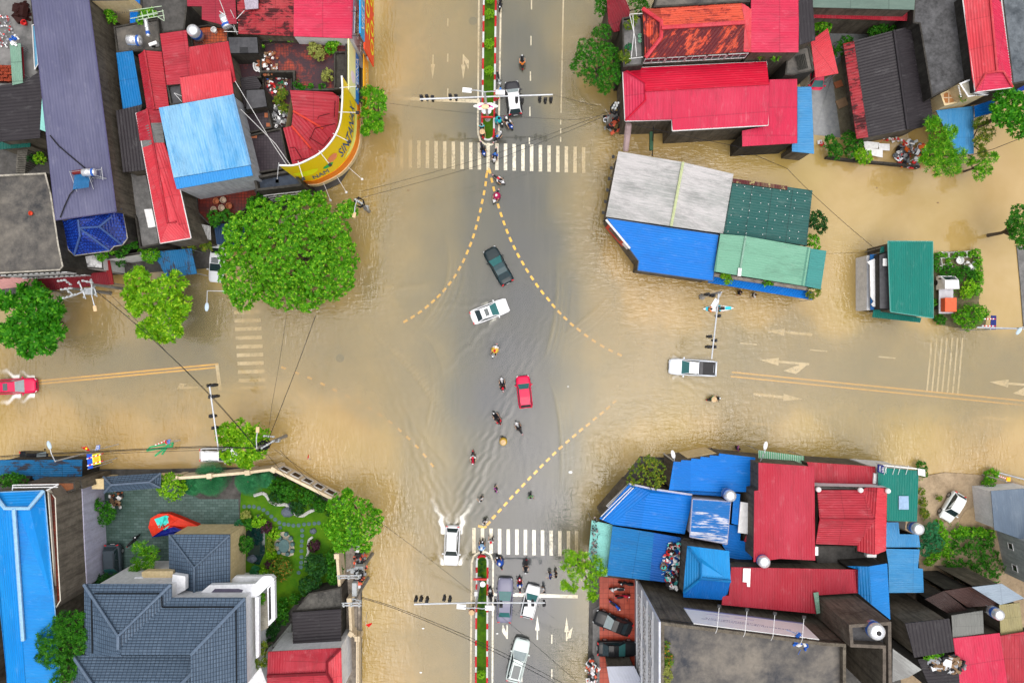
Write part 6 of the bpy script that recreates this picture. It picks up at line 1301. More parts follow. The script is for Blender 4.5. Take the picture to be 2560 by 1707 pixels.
sheet("slate_courtyard",'D1',[(1130,800),(1760,750),(1900,740),(2178,900),(2600,900),(2620,1400),(2000,1500),(1840,1568),(1130,1800)],0.13,tiles("grey_green_slate_paving",C(98,122,118),C(72,98,92),C(50,70,64),.62,.3,.02,.55,C(40,62,48),.4,off=.5,slo=.45,shi=.65),'grey green slate courtyard')
house("pavilion",'square grey tiled pavilion roof beside the courtyard',[('S',[(422,1335,5.0),(575.5,1335,5.0),(486,1418,6.3)],0,SLATE),('S',[(575.5,1335,5.0),(575.5,1475,5.0),(486,1490,6.3),(486,1418,6.3)],0,SLATE),('S',[(486,1418,6.3),(486,1490,6.3),(424,1485,5.0),(422,1335,5.0)],2,SLATE)],walls=('S',[(422,1335),(575.5,1335),(575.5,1475),(424,1485)]),z=5.0,wmat=WALLY,ridges=[('S',[(424,1337,5.1),(486,1418,6.4),(574,1337,5.1)]),('S',[(486,1418,6.4),(486,1490,6.4)])],rmat=paint("grey_ridge_tile2",C(95,112,132),.4),cat='pavilion',rr=.13)
V=house("villa",'large villa with broad blue grey tiled hip roofs and a white modern terrace wing',[('S',[(210.6,1459,9.4),(429,1459,9.4),(296,1589,11.6)],0,SLATE),('S',[(210.6,1459,9.4),(296,1589,11.6),(296,1622,11.6),(304,1640,11.3),(213,1640,9.4)],4,SLATE),('S',[(429,1459,9.4),(429,1493,9.4),(405,1518,9.8),(296,1622,11.6),(296,1589,11.6)],0,SLATE),('S',[(429,1493,9.4),(614,1493,9.4),(477,1636,11.9),(304,1636,11.7),(296,1622,11.6),(405,1518,9.8)],0,SLATE),('S',[(614,1493,9.4),(618,1740,9.4),(477,1740,11.9),(477,1636,11.9)],0,SLATE),('S',[(182,1637,9.6),(523,1637,9.6),(440,1722,11.2),(240,1722,11.2)],0,SLATE),('S',[(182,1637,9.6),(240,1722,11.2),(183,1740,9.6)],2,SLATE),('S',[(523,1637,9.6),(523,1740,9.6),(440,1722,11.2)],0,SLATE)],walls=('S',[(213,1462),(427,1462),(427,1495),(611,1495),(614,1740),(186,1740),(186,1640),(213,1640)]),z=9.4,wmat=WALLW,dep=.03,pitch=.26,ridges=[('S',[(211,1460,9.5),(296,1589,11.7),(428,1460,9.5)]),('S',[(296,1589,11.7),(296,1622,11.7)]),('S',[(613,1494,9.5),(477,1636,12.0)]),('S',[(183,1638,9.7),(240,1722,11.3)]),('S',[(522,1638,9.7),(440,1722,11.3)])],rmat=paint("villa_ridge_tile",C(108,126,148),.4),rr=.17,ov=.45)
gs=MB()
for f,a,b in (('D3',(1005,630),(1012,1240)),('D3',(1040,584),(1745,584)),('D3',(1775,620),(1778,735)),('D3',(1785,735),(2196,735)),('D4',(0,733),(460,733)),('D4',(482,760),(490,1568)),('D3',(925,1400),(2140,1405)),('D4',(28,1440),(28,1568))):
 gs.tube([P(f,*a,9.95),P(f,*b,9.95)],.07,4)
gs.build("roof_gutter",paint("dark_gutter_line",(.01,.012,.015),.5),V)
TW=thing("terrace_wing",'white framed modern terrace wing wrapping the corner of the villa','terrace',tuple(P('D4',700,520,0)))
def wslab(name,f,pts,z0,z1,mat,par=TW):
 b=MB();b.prism([(p.x,p.y) for p in PS(f,pts,z1)],z0,z1,bottom=True);return b.build(name,mat,par)
WM=paint("bright_white_render",(.74,.75,.78),.5)
wslab("white_roof_slab",'D4',[(40,615),(190,492),(690,478),(780,395),(870,393),(905,430),(740,600),(700,625),(600,622)],5.7,6.4,WM)
wslab("side_frame",'D4',[(825,520),(903,440),(912,870),(838,942)],5.7,6.3,WM);wslab("long_beam",'D4',[(690,622),(735,622),(735,1280),(700,1300)],6.0,6.5,WM)
wslab("dark_opening",'D4',[(842,530),(862,505),(870,860),(845,885)],6.3,6.34,BLACKP);wslab("skylight",'D4',[(200,583),(250,532),(510,532),(560,545),(540,583)],6.4,6.44,paint("mauve_grey_glass",C(110,105,125),.2))
wslab("balcony_floor",'D4',[(598,640),(680,640),(690,1130),(602,1135)],4.2,4.4,concrete("balcony_beige",C(165,160,145),C(190,185,170),.8,.4));wslab("balcony_floor",'D4',[(735,640),(825,560),(835,960),(735,1010)],4.2,4.4,concrete("balcony_beige2",C(165,160,145),C(190,185,170),.8,.4))
wslab("front_block",'D3',[(1885,480),(1895,375),(2035,395),(2035,545),(1890,622)],6.5,7.2,WM);wslab("front_parapet",'D3',[(1430,480),(1480,405),(1560,405),(1600,480)],5.4,6.0,WM)
wslab("planter_box",'D3',[(1555,350),(1590,338),(1900,338),(1900,400),(1865,425),(1560,430)],5.0,5.8,WALLY);wslab("lower_wing",'D4',[(425,440),(470,395),(800,395),(720,450),(440,460)],3.6,4.2,WM)
wslab("wing_wall",'D4',[(60,640),(600,640),(700,660),(720,1300),(820,1568),(600,1568)],0,4.1,WALLW)
house("garden_shed",'black ribbed shed roof beside the garden wall',[('D4',[(1100,790),(1640,752),(1638,1112),(1110,1152)],0,R_BLACK)],z=3.4,pitch=.34,dep=.06,wmat=WALLD)
flatroof("garden_outbuilding",'blackened flat outbuilding roof behind the garden shed','D4',[(1280,582),(1642,512),(1650,745),(1110,790)],3.0,concrete("burnt_black_slab",(.02,.02,.02),(.10,.095,.085),.6,.3,(.012,.012,.012)),WALLD,par=.1)
sheet("concrete_triangle",'D4',[(1100,895),(1105,1155),(885,1155)],.3,concrete("pale_wet_slab",C(150,155,150),C(185,190,185),.5,.4),'pale concrete triangle beside the garden shed')
house("red_corner_house",'red gable roof at the bottom beside the garden shed',[('D4',[(835,1222,5.6),(1637,1180,5.6),(1482,1335,6.3),(1482,1460,6.4),(825,1488,6.4)],4,R_RED2),('D4',[(825,1488,6.4),(1482,1460,6.4),(1540,1560,6.0),(1600,1700,5.6),(820,1700,5.6)],0,R_RED2),('D4',[(1637,1180,5.6),(1652,1700,5.6),(1600,1700,5.6),(1540,1560,6.0),(1482,1460,6.4),(1482,1335,6.3)],0,R_LRED)],walls=('D4',[(835,1222),(1637,1180),(1652,1700),(820,1700)]),z=5.6,ridges=[('D4',[(825,1488,6.5),(1482,1460,6.5)]),('D4',[(1635,1184,5.7),(1482,1335,6.4),(1482,1460,6.5),(1540,1560,6.1)])],rmat=R_MAROON,rr=.16,wmat=WALLW)
BW=thing("boundary_wall",'cream garden boundary wall with barred window openings along the flooded street','wall',tuple(P('D2',1300,780,0)))
def wall_run(pts,z,nwin=None,th=.3):
 mb=MB();g=[P(f,x,y,0) for f,x,y in pts]
 for i,(a,b) in enumerate(zip(g[:-1],g[1:])):
  panel(mb,(a.x,a.y),(b.x,b.y),0,z,th);d=(b-a).normalized();nn=Vector((-d.y,d.x,0));nn=nn if nn.dot(-a)>0 else -nn
  mb.box((a.x,a.y,z/2+.1),(.55,.55,z+.2),rz=math.atan2(d.y,d.x))
  k=(nwin or {}).get(i,0);R=Matrix((d,nn,UP)).transposed()
  for j in range(k):
   c=a.lerp(b,(j+.6)/(k+.1))+nn*(th/2+.02)+UP*(z*.55);w_=(b-a).length/k*.55
   f_=MB()
   for sx,sz,cx,cz in ((w_+.3,.14,0,.75),(w_+.3,.14,0,-.75),(.14,1.5,w_/2+.08,0),(.14,1.5,-w_/2-.08,0)):f_.box(c+R@Vector((cx,0,cz)),(sx,.12,sz),rot=R)
   fo=f_.build("window",FRAME,BW);f2=MB();f2.box(c,(w_,.05,1.4),rot=R);pn=f2.build("pane",paint("brown_dark_opening",(.05,.03,.015),.6),fo)
 mb.build("wall_panel",concrete("cream_boundary_paint",C(225,205,170),C(238,220,190),.6,.15,C(150,130,100)),BW)
wall_run([('D2',985,618),('D2',1602,925)],3.0,{0:5});wall_run([('D2',985,618),('D2',700,655),('D2',300,690),('D2',-60,715),('D1',1790,640)],2.6)
wall_run([('D4',1655,95),('D4',1690,560)],2.6);wall_run([('D4',1765,600),('D4',1780,960),('D4',1850,1010),('D4',1850,1568)],1.6)
sheet("lawn",'D2',[(535,950),(560,840),(1000,740),(1500,1030),(1690,1200),(1690,1568),(1690,2000),(1200,2050),(920,2350),(920,1800),(520,1800),(520,1400)],.14,concrete("lawn_green",C(95,135,20),C(60,110,20),.5,.3,C(35,75,15),1,bump=.6),'green garden lawn')
sheet("garden_pond",'D2',[(600,1330),(650,1300),(740,1290),(800,1330),(800,1568),(740,1700),(680,1690),(600,1560),(580,1420)],.17,paint("dark_pond_water",C(18,50,50),.08,spec=.8),'dark garden pond')
sheet("round_patio",'D2',[(960,1345),(1010,1340),(1060,1370),(1105,1430),(1120,1520),(1110,1590),(1060,1610),(990,1590),(900,1520),(905,1450),(930,1390)],.18,concrete("sandy_patio",C(190,180,155),C(205,195,175),1,.2,C(140,130,110)),'pale sandy patio with stone table')
gl_=MB();gpts=[(675,950),(770,922),(810,945),(850,1010),(920,1050),(1020,1045),(1060,1075),(1090,1125),(1150,1165),(1210,1170),(1270,1130),(1330,1105)]
g_=[P('D2',*p,.2) for p in gpts]
for a,b in zip(g_[:-1],g_[1:]):gl_.tube([a,b],.2,6)
GB=concrete("white_gravel",C(185,185,180),C(225,225,222),6,.3,C(120,120,115),bump=1);tag(gl_.build("gravel_border",GB),'white gravel line winding through the lawn','border')
gl_=MB();g_=[P('D2',*p,.2) for p in ((1315,1400),(1275,1430),(1262,1500),(1268,1568),(1240,1640),(1235,1700))]
for a,b in zip(g_[:-1],g_[1:]):gl_.tube([a,b],.14,6)
tag(gl_.build("gravel_border",GB),'short white gravel line beside the purple bush','border')
tbl=thing("stone_table",'green grey oval stone table on the sandy patio','table',tuple(P('D2',1000,1500,.18)));q=P('D2',1000,1500,.9)
STN=concrete("green_grey_stone",C(75,105,108),C(95,122,122),2,.3);mb=MB();mb.lathe((q.x,q.y,.8),[(.58,0),(.62,.08),(.58,.13),(.01,.13)],20,sy=1.25);mb.build("table_top",STN,tbl);mb=MB();mb.lathe((q.x,q.y,.18),[(.3,0),(.22,.3),(.3,.62)],12);mb.build("leg",STN,tbl)
for x,y in ((1020,1375),(955,1420),(1068,1420),(925,1485),(1088,1485),(1085,1560),(1035,1590),(945,1570)):
 q=P('D2',x,y,.6);mb=MB();mb.lathe((q.x,q.y,.18),[(.2,0),(.26,.15),(.22,.4),(.2,.42),(.01,.42)],12);tag(mb.build("stone_stool",STN),'one of the round stone stools around the oval stone table','stool','stone stools round the stone table')
for x,y in [(568,1072),(622,1070),(673,1072),(728,1087),(778,1107),(820,1140),(863,1178),(905,1212),(950,1245),(1003,1262),(1050,1268),(1103,1277),(1160,1275),(1220,1265),(1273,1260),(1333,1255),(1380,1250),(957,1300),(1198,1330),(1200,1387),(1195,1447),(1192,1497),(1190,1555),(1192,1620),(1188,1680),(1185,1730),(1160,1790)]:
 q=P('D2',x,y,.2);mb=MB();mb.lathe((q.x,q.y,.14),[(.23,0),(.22,.05),(.01,.055)],12);tag(mb.build("stepping_stone",STN),'one of the round stepping stones across the lawn','stepping stone','stepping stones across the lawn')
for x,y,s_,lb in ((1045,1130,.8,'large grey boulder by the gravel line'),(1075,1055,.35,'small grey rock on the gravel line'),(1320,1340,.4,'dark upright rock on the lawn'),(720,1190,.4,'grey rock above the light green bush'),(990,870,.45,'rock under the boundary wall shrubs'),(650,1640,.6,'brown boulder at the lower pond end')):
 q=P('D2',x,y,.3);mb=MB();mb.ball((q.x,q.y,.25),s_,9,6,(1,.8,.6));mb.v=[(a+random.uniform(-.06,.06),b+random.uniform(-.06,.06),c) for a,b,c in mb.v];tag(mb.build("garden_rock",concrete("rock_grey",C(80,90,110),C(110,118,130),2,.3)),lb,'rock')
tt=MB();rg=random.Random(9)
for k,(pts,mi,z) in enumerate((([(1615,1210),(1640,1110),(1720,1065),(1830,1060),(1960,1110),(2150,1190),(2150,1240),(2060,1250),(1900,1200),(1760,1240),(1660,1310)],0,1.0),([(1650,1320),(1760,1235),(1870,1195),(2050,1240),(2000,1270),(1800,1300)],1,.8),([(1680,1120),(1800,1080),(1835,1090),(1860,1180),(1800,1235),(1740,1235)],2,1.15))):
 q=PS('D1',pts,z);c=sum(q,Vector())/len(q);n0=len(q)
 for i in range(n0):
  a,b=q[i],q[(i+1)%n0];ca=c+Vector((0,0,.25));m1=a.lerp(c,.5)+Vector((0,0,rg.uniform(.05,.35)));m2=b.lerp(c,.5)+Vector((0,0,rg.uniform(-.1,.2)))
  tt.poly([a,b,m2,m1],None,k);tt.poly([m1,m2,ca],None,k);tt.poly([(a.x,a.y,.15),(b.x,b.y,.15),b,a],None,k)
tag(tt.build("tarpaulin_heap",[paint("orange_red_tarp",C(235,60,35),.5),paint("navy_tarp",C(20,35,140),.5),paint("turquoise_tarp",C(75,235,225),.4)]),'crumpled orange, navy and turquoise tarpaulin over a heap in the courtyard','tarpaulin')
ob=MB();ob.box(P('D2',245,1333,1.2),(4.0,.85,.1));tag(ob.build("plywood_sheet",tiles("osb_board",C(200,150,60),C(220,170,80),C(150,100,40),.3,.25,.01,.2)),'orange flecked board lying above the pavilion roof','board')
junk("garden_clutter",'pots and crates piled under the gate roof in the courtyard','D1',1280,900,.15,.8,[WHITEP,TERRA,BLACKP,WOOD],40,.15,.5,hgt=.5,seed=40,rx=1.3,cat='clutter')
junk("utility_clutter",'jumble of orange conduits and grey boxes on the walkway left of the lower road','D4',1840,250,.6,.7,[paint("orange_conduit",C(235,110,80),.5),STEEL,BLACKP],60,.15,.6,hgt=.5,seed=41,rx=2.6,cat='clutter')
junk("utility_clutter",'orange conduits and boxes at the corner below the crimson house','B2',490,1150,.6,1.0,[paint("orange_conduit",C(235,110,80),.5),STEEL,BLACKP,BLACKP],60,.15,.6,hgt=.8,seed=42,rx=1.2,cat='clutter')
junk("utility_clutter",'red cable loops and boxes at the lower end of the parking court','E3',120,1080,.6,.7,[paint("orange_conduit",C(235,110,80),.5),STEEL,BLACKP,WHITEP],60,.15,.5,hgt=.6,seed=43,rx=1.6,cat='clutter')
sheet("walkway",'D4',[(1690,100),(1800,60),(1850,500),(1870,1000),(1850,1700),(1680,1700),(1690,700)],.2,concrete("cracked_walkway",C(120,110,100),C(170,160,148),.8,.5),'cracked concrete walkway beside the lower road')
# ===== median islands
GRS=concrete("rough_grass",C(45,85,8),C(78,118,20),.8,.5,C(60,60,30),1,bump=1.2)
def median(label,Lp,Rp,cap,up):
 """Lp, Rp: kerb centre points (photo px) from the far end to the rounded end; cap: tip"""
 L_=[P('S',*p,.2) for p in Lp];R_=[P('S',*p,.2) for p in Rp];c=(L_[-1]+R_[-1])/2;r_=(L_[-1]-R_[-1]).length/2
 arc=[c+Vector((math.cos(a),math.sin(a)*(-1 if up else 1),0))*r_ for a in [math.pi-math.pi*i/14 for i in range(15)]]
 path=L_[:-1]+arc+R_[:-1][::-1]
 root=thing("median_island",label,'median',(c.x,c.y,0),None)
 pts=[];
 for a,b in zip(path[:-1],path[1:]):
  d=(b-a).length;n_=max(1,int(d/.6));pts+=[a.lerp(b,i/n_) for i in range(n_)]
 pts.append(path[-1]);dist=0;cur=None;KR,KW=paint("kerb_red",C(205,30,45),.6),paint("kerb_white",C(225,225,225),.6)
 for a,b in list(zip(pts[:-1],pts[1:]))+[(None,None)]:
  k=int(dist/1.03)
  if cur is not None and (a is None or k!=ck):cur.build("kerb_block",KW if ck%2 else KR,root);cur=None
  if a is None:break
  if cur is None:cur=MB();ck=k
  d=(b-a);dist+=d.length;d2=d.normalized();nn=Vector((-d2.y,d2.x,0))*.1;cur.prism([tuple((a+nn)[:2]),tuple((a-nn)[:2]),tuple((b-nn)[:2]),tuple((b+nn)[:2])],-.1,.22)
 g=MB();flat_face(g,[Vector((p.x,p.y,.19)) for p in path],.25);g.build("soil_bed",GRS,root)
 return root
median('upper median island with red and white kerb',[(1210,-40),(1207,200),(1205,335)],[(1240,-40),(1237,200),(1234.6,335)],None,True)
median('lower median island with red and white kerb',[(1189.5,1760),(1190,1600),(1192,1403)],[(1217.5,1760),(1218,1600),(1219,1403)],None,False)
# ===== plants
def leafmesh(blobs,dens,L,Wd,k,rs,flat=.35,zmin=-.25,droop=.0,up=.5):
 Vs=[]
 bl_=[(np.array(c),r,rz) for c,r,rz in blobs]
 for bi,(c,r,rz) in enumerate(bl_):
  n=max(6,int(2*math.pi*r*(r+rz)*.5*dens));d=rs.normal(size=(n,3));d/=np.linalg.norm(d,axis=1)[:,None];d=d[d[:,2]>zmin];n=len(d)
  ph=rs.random(6)*6.28;mod=1+.09*np.sin(d[:,0]*7+ph[0])*np.sin(d[:,1]*6+ph[1])+.07*np.sin(d[:,0]*13+ph[2]+d[:,2]*9)+.06*np.sin(d[:,1]*15+ph[3])
  sh=np.where(rs.random(n)<.7,rs.uniform(.9,1.04,n),rs.uniform(.55,.9,n));p=c+d*np.stack([np.full(n,r),np.full(n,r),np.full(n,rz)],1)*(mod*sh)[:,None]
  keep=np.ones(n,bool)
  for bj,(c2,r2,z2) in enumerate(bl_):
   if bj!=bi:q=(p-c2)/np.array([r2,r2,z2]);keep&=(q**2).sum(1)>.55
  p,d=p[keep],d[keep];n=len(p)
  if not n:continue
  nm=d*.7+np.array([0,0,up])+rs.normal(size=(n,3))*.3;nm/=np.linalg.norm(nm,axis=1)[:,None]
  t1=np.cross(nm,np.array([0.3,.9,.1]));t1/=np.linalg.norm(t1,axis=1)[:,None];t2=np.cross(nm,t1)
  ph0=rs.random(n)*6.28
  for j in range(k):
   a=ph0+2*math.pi*j/k+rs.normal(size=n)*.2;dd=t1*np.cos(a)[:,None]+t2*np.sin(a)[:,None]+nm*flat;dd/=np.linalg.norm(dd,axis=1)[:,None]
   s_=np.cross(nm,dd);l_=(L*rs.uniform(.7,1.2,n))[:,None];w=Wd*.5*rs.uniform(.8,1.2,n)[:,None];z=np.array([0,0,-droop])
   Vs.append(np.stack([p,p+dd*l_*.5+s_*w,p+dd*l_+z*l_,p+dd*l_*.5-s_*w],1))
 return np.concatenate(Vs).reshape(-1,3)
def mesh_from_quads(name,V,mat,parent,base):
 me=bpy.data.meshes.new(name);n=len(V);V=(V-np.array(base)).astype(np.float32)
 me.vertices.add(n);me.vertices.foreach_set('co',V.ravel());me.loops.add(n);me.loops.foreach_set('vertex_index',np.arange(n,dtype=np.int32));me.polygons.add(n//4)
 me.polygons.foreach_set('loop_start',np.arange(0,n,4,dtype=np.int32));me.polygons.foreach_set('loop_total',np.full(n//4,4,dtype=np.int32));me.materials.append(mat);me.update(calc_edges=True)
 o=bpy.data.objects.new(name,me);COL.objects.link(o);o.parent=parent;WL[o.name]=Vector(base);return o
LEAF={'bright':leafmat("bright_green_leaves",(.025,.14,.004),(.115,.37,.01),(.3,.55,.03)),'deep':leafmat("deep_green_leaves",(.01,.07,.005),(.035,.18,.008),(.08,.26,.015)),'lime':leafmat("lime_green_leaves",(.05,.19,.003),(.2,.45,.01),(.38,.58,.03)),'big':leafmat("broad_green_leaves",(.01,.09,.004),(.05,.26,.008),(.13,.38,.02)),'fern':leafmat("blue_green_fronds",(.01,.09,.035),(.04,.22,.08)),'olive':leafmat("olive_leaves",(.05,.10,.008),(.14,.22,.02),(.3,.27,.02)),'purple':leafmat("purple_leaves",(.02,.008,.015),(.09,.03,.05)),'warm':leafmat("warm_flecked_leaves",(.03,.1,.008),(.12,.22,.02),(.45,.16,.03)),'straw':leafmat("straw_grass",(.12,.14,.02),(.35,.38,.10)),'dark':leafmat("dark_leaves",(.006,.035,.008),(.02,.09,.015),(.04,.14,.02))}
TRUNK=concrete("bark",(.06,.045,.03),(.14,.11,.08),3,.3)
_n=[0]
def plant(name,label,f,blobs,kind,zg=0.1,zc=5.0,dens=9,L=.3,Wd=.14,k=6,cat='tree',group=None,trunk=True,sq=.62,thingkind=None,**kw):
 """blobs: (x, y, radius px[, height]) seen from above"""
 _n[0]+=1;rs=np.random.default_rng(100+_n[0]);wb=[];sc=FR[f][2]
 for b in blobs:
  z=b[3] if len(b)>3 else zc;c=P(f,b[0],b[1],z);r=b[2]/PPM*(H-z)/H;wb.append((tuple(c),r,max(.12,min(r*sq,z-zg))))
 if cat=='tree':
  nb=[]
  for c,r,rz in wb:
   nb.append((c,r*.86,rz*.8))
   for q in range(11):
    a=q*2.4+rs.random();e=rs.uniform(.0,1.3);rr=r*rs.uniform(.16,.36)
    nb.append(((c[0]+math.cos(a)*math.cos(e)*r*.72,c[1]+math.sin(a)*math.cos(e)*r*.72,c[2]+math.sin(e)*rz*.75),rr,rr*.8))
  wb=nb
 cx=sum(b[0][0] for b in wb)/len(wb);cy=sum(b[0][1] for b in wb)/len(wb);V=leafmesh(wb,dens,L,Wd,k,rs,**kw)
 if not trunk:
  o=mesh_from_quads(name,V,LEAF[kind],None,(cx,cy,zg));o.location=(cx,cy,zg);return tag(o,label,cat,group,thingkind)
 root=thing(name,label,cat,(cx,cy,zg),group);mesh_from_quads("crown" if cat=='tree' else "foliage",V,LEAF[kind],root,(cx,cy,zg))
 mb=MB();h=zc-zg;R0=max(.03,.045*h)
 mb.tube([(cx,cy,zg-.2),(cx+.05*h,cy,zg+h*.35),(cx,cy+.03*h,zg+h*.6)],[R0,R0*.8,R0*.65],7)
 for c,r,rz in wb[:72:12]:mb.tube([(cx+.03*h,cy,zg+h*.45),((cx+c[0])/2,(cy+c[1])/2,zg+h*.75),(c[0],c[1],c[2])],[R0*.55,R0*.4,R0*.2],5)
 mb.build("trunk" if cat=='tree' else "stem",TRUNK,root);return root
plant("roadside_tree",'very large broad green tree covering the pavement left of the junction','S',[(640,590,75),(735,560,80,6.4),(820,575,60),(850,640,52),(800,690,78),(710,720,62),(610,700,62),(590,640,50),(700,640,95,7.2),(765,635,85,7.2),(770,745,38),(845,700,45),(660,540,45),(780,520,45),(610,745,35),(870,525,26)],'bright',zc=6,dens=20,L=.28,Wd=.15,k=7)
plant("roadside_tree",'dark broad leaved tree at the left edge of the flooded street','S',[(85,735,36),(22,752,26),(125,775,36),(62,815,40),(20,838,32),(100,850,42),(140,825,26),(70,870,22),(90,790,40)],'big',zc=5,dens=10,L=.55,Wd=.26,k=7)
plant("roadside_tree",'lime green tree with a notch in its crown on the flooded left street','S',[(345,700,34),(378,745,36),(432,712,36),(447,768,34),(405,795,34),(338,768,26),(372,822,28),(425,825,34),(330,735,24),(395,730,34),(405,840,18)],'lime',zc=5,dens=12,L=.42,Wd=.2,k=7)
plant("roadside_tree",'round lime green tree beside the white car on the left street','S',[(565,1085,28),(605,1075,30),(650,1085,26),(590,1125,34),(640,1125,28),(615,1100,36),(615,1155,16),(572,1130,22)],'lime',zc=5,dens=12,L=.42,Wd=.2,k=7)
plant("roadside_tree",'bright green tree overhanging the corner of the garden wall','S',[(850,1262,34),(900,1275,40),(870,1310,46),(925,1315,34),(835,1320,30),(868,1234,13),(873,1255,16),(855,1355,28),(905,1350,30),(940,1290,20)],'bright',zc=5,dens=15,L=.3,Wd=.15,k=7)
plant("roadside_tree",'small dense green tree at the foot of the billboards','S',[(925,238,26),(948,240,20),(935,268,32),(925,300,30),(945,318,18),(915,325,15)],'bright',zc=4.5,dens=16,L=.3,Wd=.15,k=6)
plant("roadside_tree",'large dense dark green tree at the right of the upper road','S',[(1505,85,26),(1470,130,34),(1512,145,38),(1455,165,30),(1490,185,40),(1525,195,30),(1508,222,18),(1540,160,22),(1485,150,42)],'deep',zc=5,dens=22,L=.26,Wd=.09,k=7)
plant("roadside_tree",'green tree at the top edge right of the upper road','S',[(1502,5,18),(1500,28,14),(1592,0,24),(1605,20,18)],'deep',zc=4,dens=18,L=.28,Wd=.1,k=6)
plant("roadside_tree",'sparse yellowish green tree beside the saw-stepped blue roof','S',[(1595,1180,30),(1640,1172,26),(1618,1160,24),(1585,1200,20),(1630,1205,26),(1648,1195,18),(1625,1150,14)],'olive',zc=5,dens=11,L=.22,Wd=.13,k=5)
plant("roadside_tree",'ragged light green tree over the right side of the lower crosswalk','S',[(1425,1385,16),(1455,1395,22),(1478,1425,26),(1418,1415,16),(1440,1435,22),(1475,1460,22),(1412,1462,12),(1492,1402,16),(1480,1490,13),(1432,1470,12),(1505,1425,14),(1425,1400,15)],'lime',zc=5,dens=14,L=.3,Wd=.1,k=6)
plant("yard_tree",'tall feathery light green tree beside the sky blue sheet roof','S',[(2330,310,20),(2352,345,28),(2375,330,18),(2325,385,22),(2360,385,30),(2395,390,22),(2340,415,26),(2380,420,22),(2345,365,26),(2310,400,14)],'bright',zc=5,dens=14,L=.4,Wd=.1,k=7)
plant("yard_tree",'round glossy green tree at the right edge near the top','S',[(2520,250,34),(2555,265,40),(2510,290,30),(2550,310,34),(2498,270,22)],'big',zc=6,dens=10,L=.45,Wd=.2,k=7)
plant("yard_tree",'yellowish slender tree right of the sky blue sheet roof','S',[(2450,310,20),(2468,335,20),(2448,355,18),(2452,380,14)],'olive',zc=4,dens=13,L=.3,Wd=.1,k=6)
plant("yard_tree",'small green tree in the water below the yellowish slender tree','S',[(2478,395,16),(2450,408,18),(2445,435,18),(2465,425,14),(2425,402,12)],'bright',zc=3,dens=16,L=.3,Wd=.1,k=6)
plant("yard_tree",'dark green tree at the right edge above the concrete strip','S',[(2550,535,28),(2545,575,26),(2562,605,22),(2565,560,34),(2532,562,20),(2540,590,18)],'deep',zc=5,dens=16,L=.3,Wd=.13,k=7)
plant("yard_tree",'round dark green tree at the right end of the island building','S',[(2045,555,24),(2040,538,14),(2052,572,14)],'dark',zc=3.5,dens=24,L=.24,Wd=.12,k=6)
plant("yard_tree",'large dark green tree left of the villa','S',[(165,1560,34),(128,1600,38),(175,1625,40),(125,1640,30),(185,1665,34),(155,1695,26),(192,1545,24),(150,1620,40),(200,1590,26)],'deep',zc=9.4,dens=20,L=.32,Wd=.1,k=7)
plant("yard_tree",'spiky bright green tree in the courtyard beside the pavilion','S',[(355,1370,22),(378,1385,22),(352,1400,22),(372,1410,18),(340,1425,16)],'bright',zc=3.5,dens=18,L=.34,Wd=.08,k=7)
plant("yard_tree",'light airy tree rising beside the villa terrace','S',[(630,1618,16),(648,1640,20),(635,1660,16),(655,1612,12),(660,1655,12)],'olive',zc=5,dens=16,L=.3,Wd=.08,k=6)
def shrubs(rows):
 for r in rows:plant("shrub" if len(r)<9 else r[8],r[0],r[1],[(r[2],r[3],r[4])] if not isinstance(r[2],list) else r[2],r[5],zg=r[6] if len(r)>6 else .15,zc=(r[7] if len(r)>7 else (r[6] if len(r)>6 else .15)+max(.5,(r[4] or 10)/PPM*.8)),dens=48,L=.22,Wd=.12,k=5,cat='shrub',sq=.85)
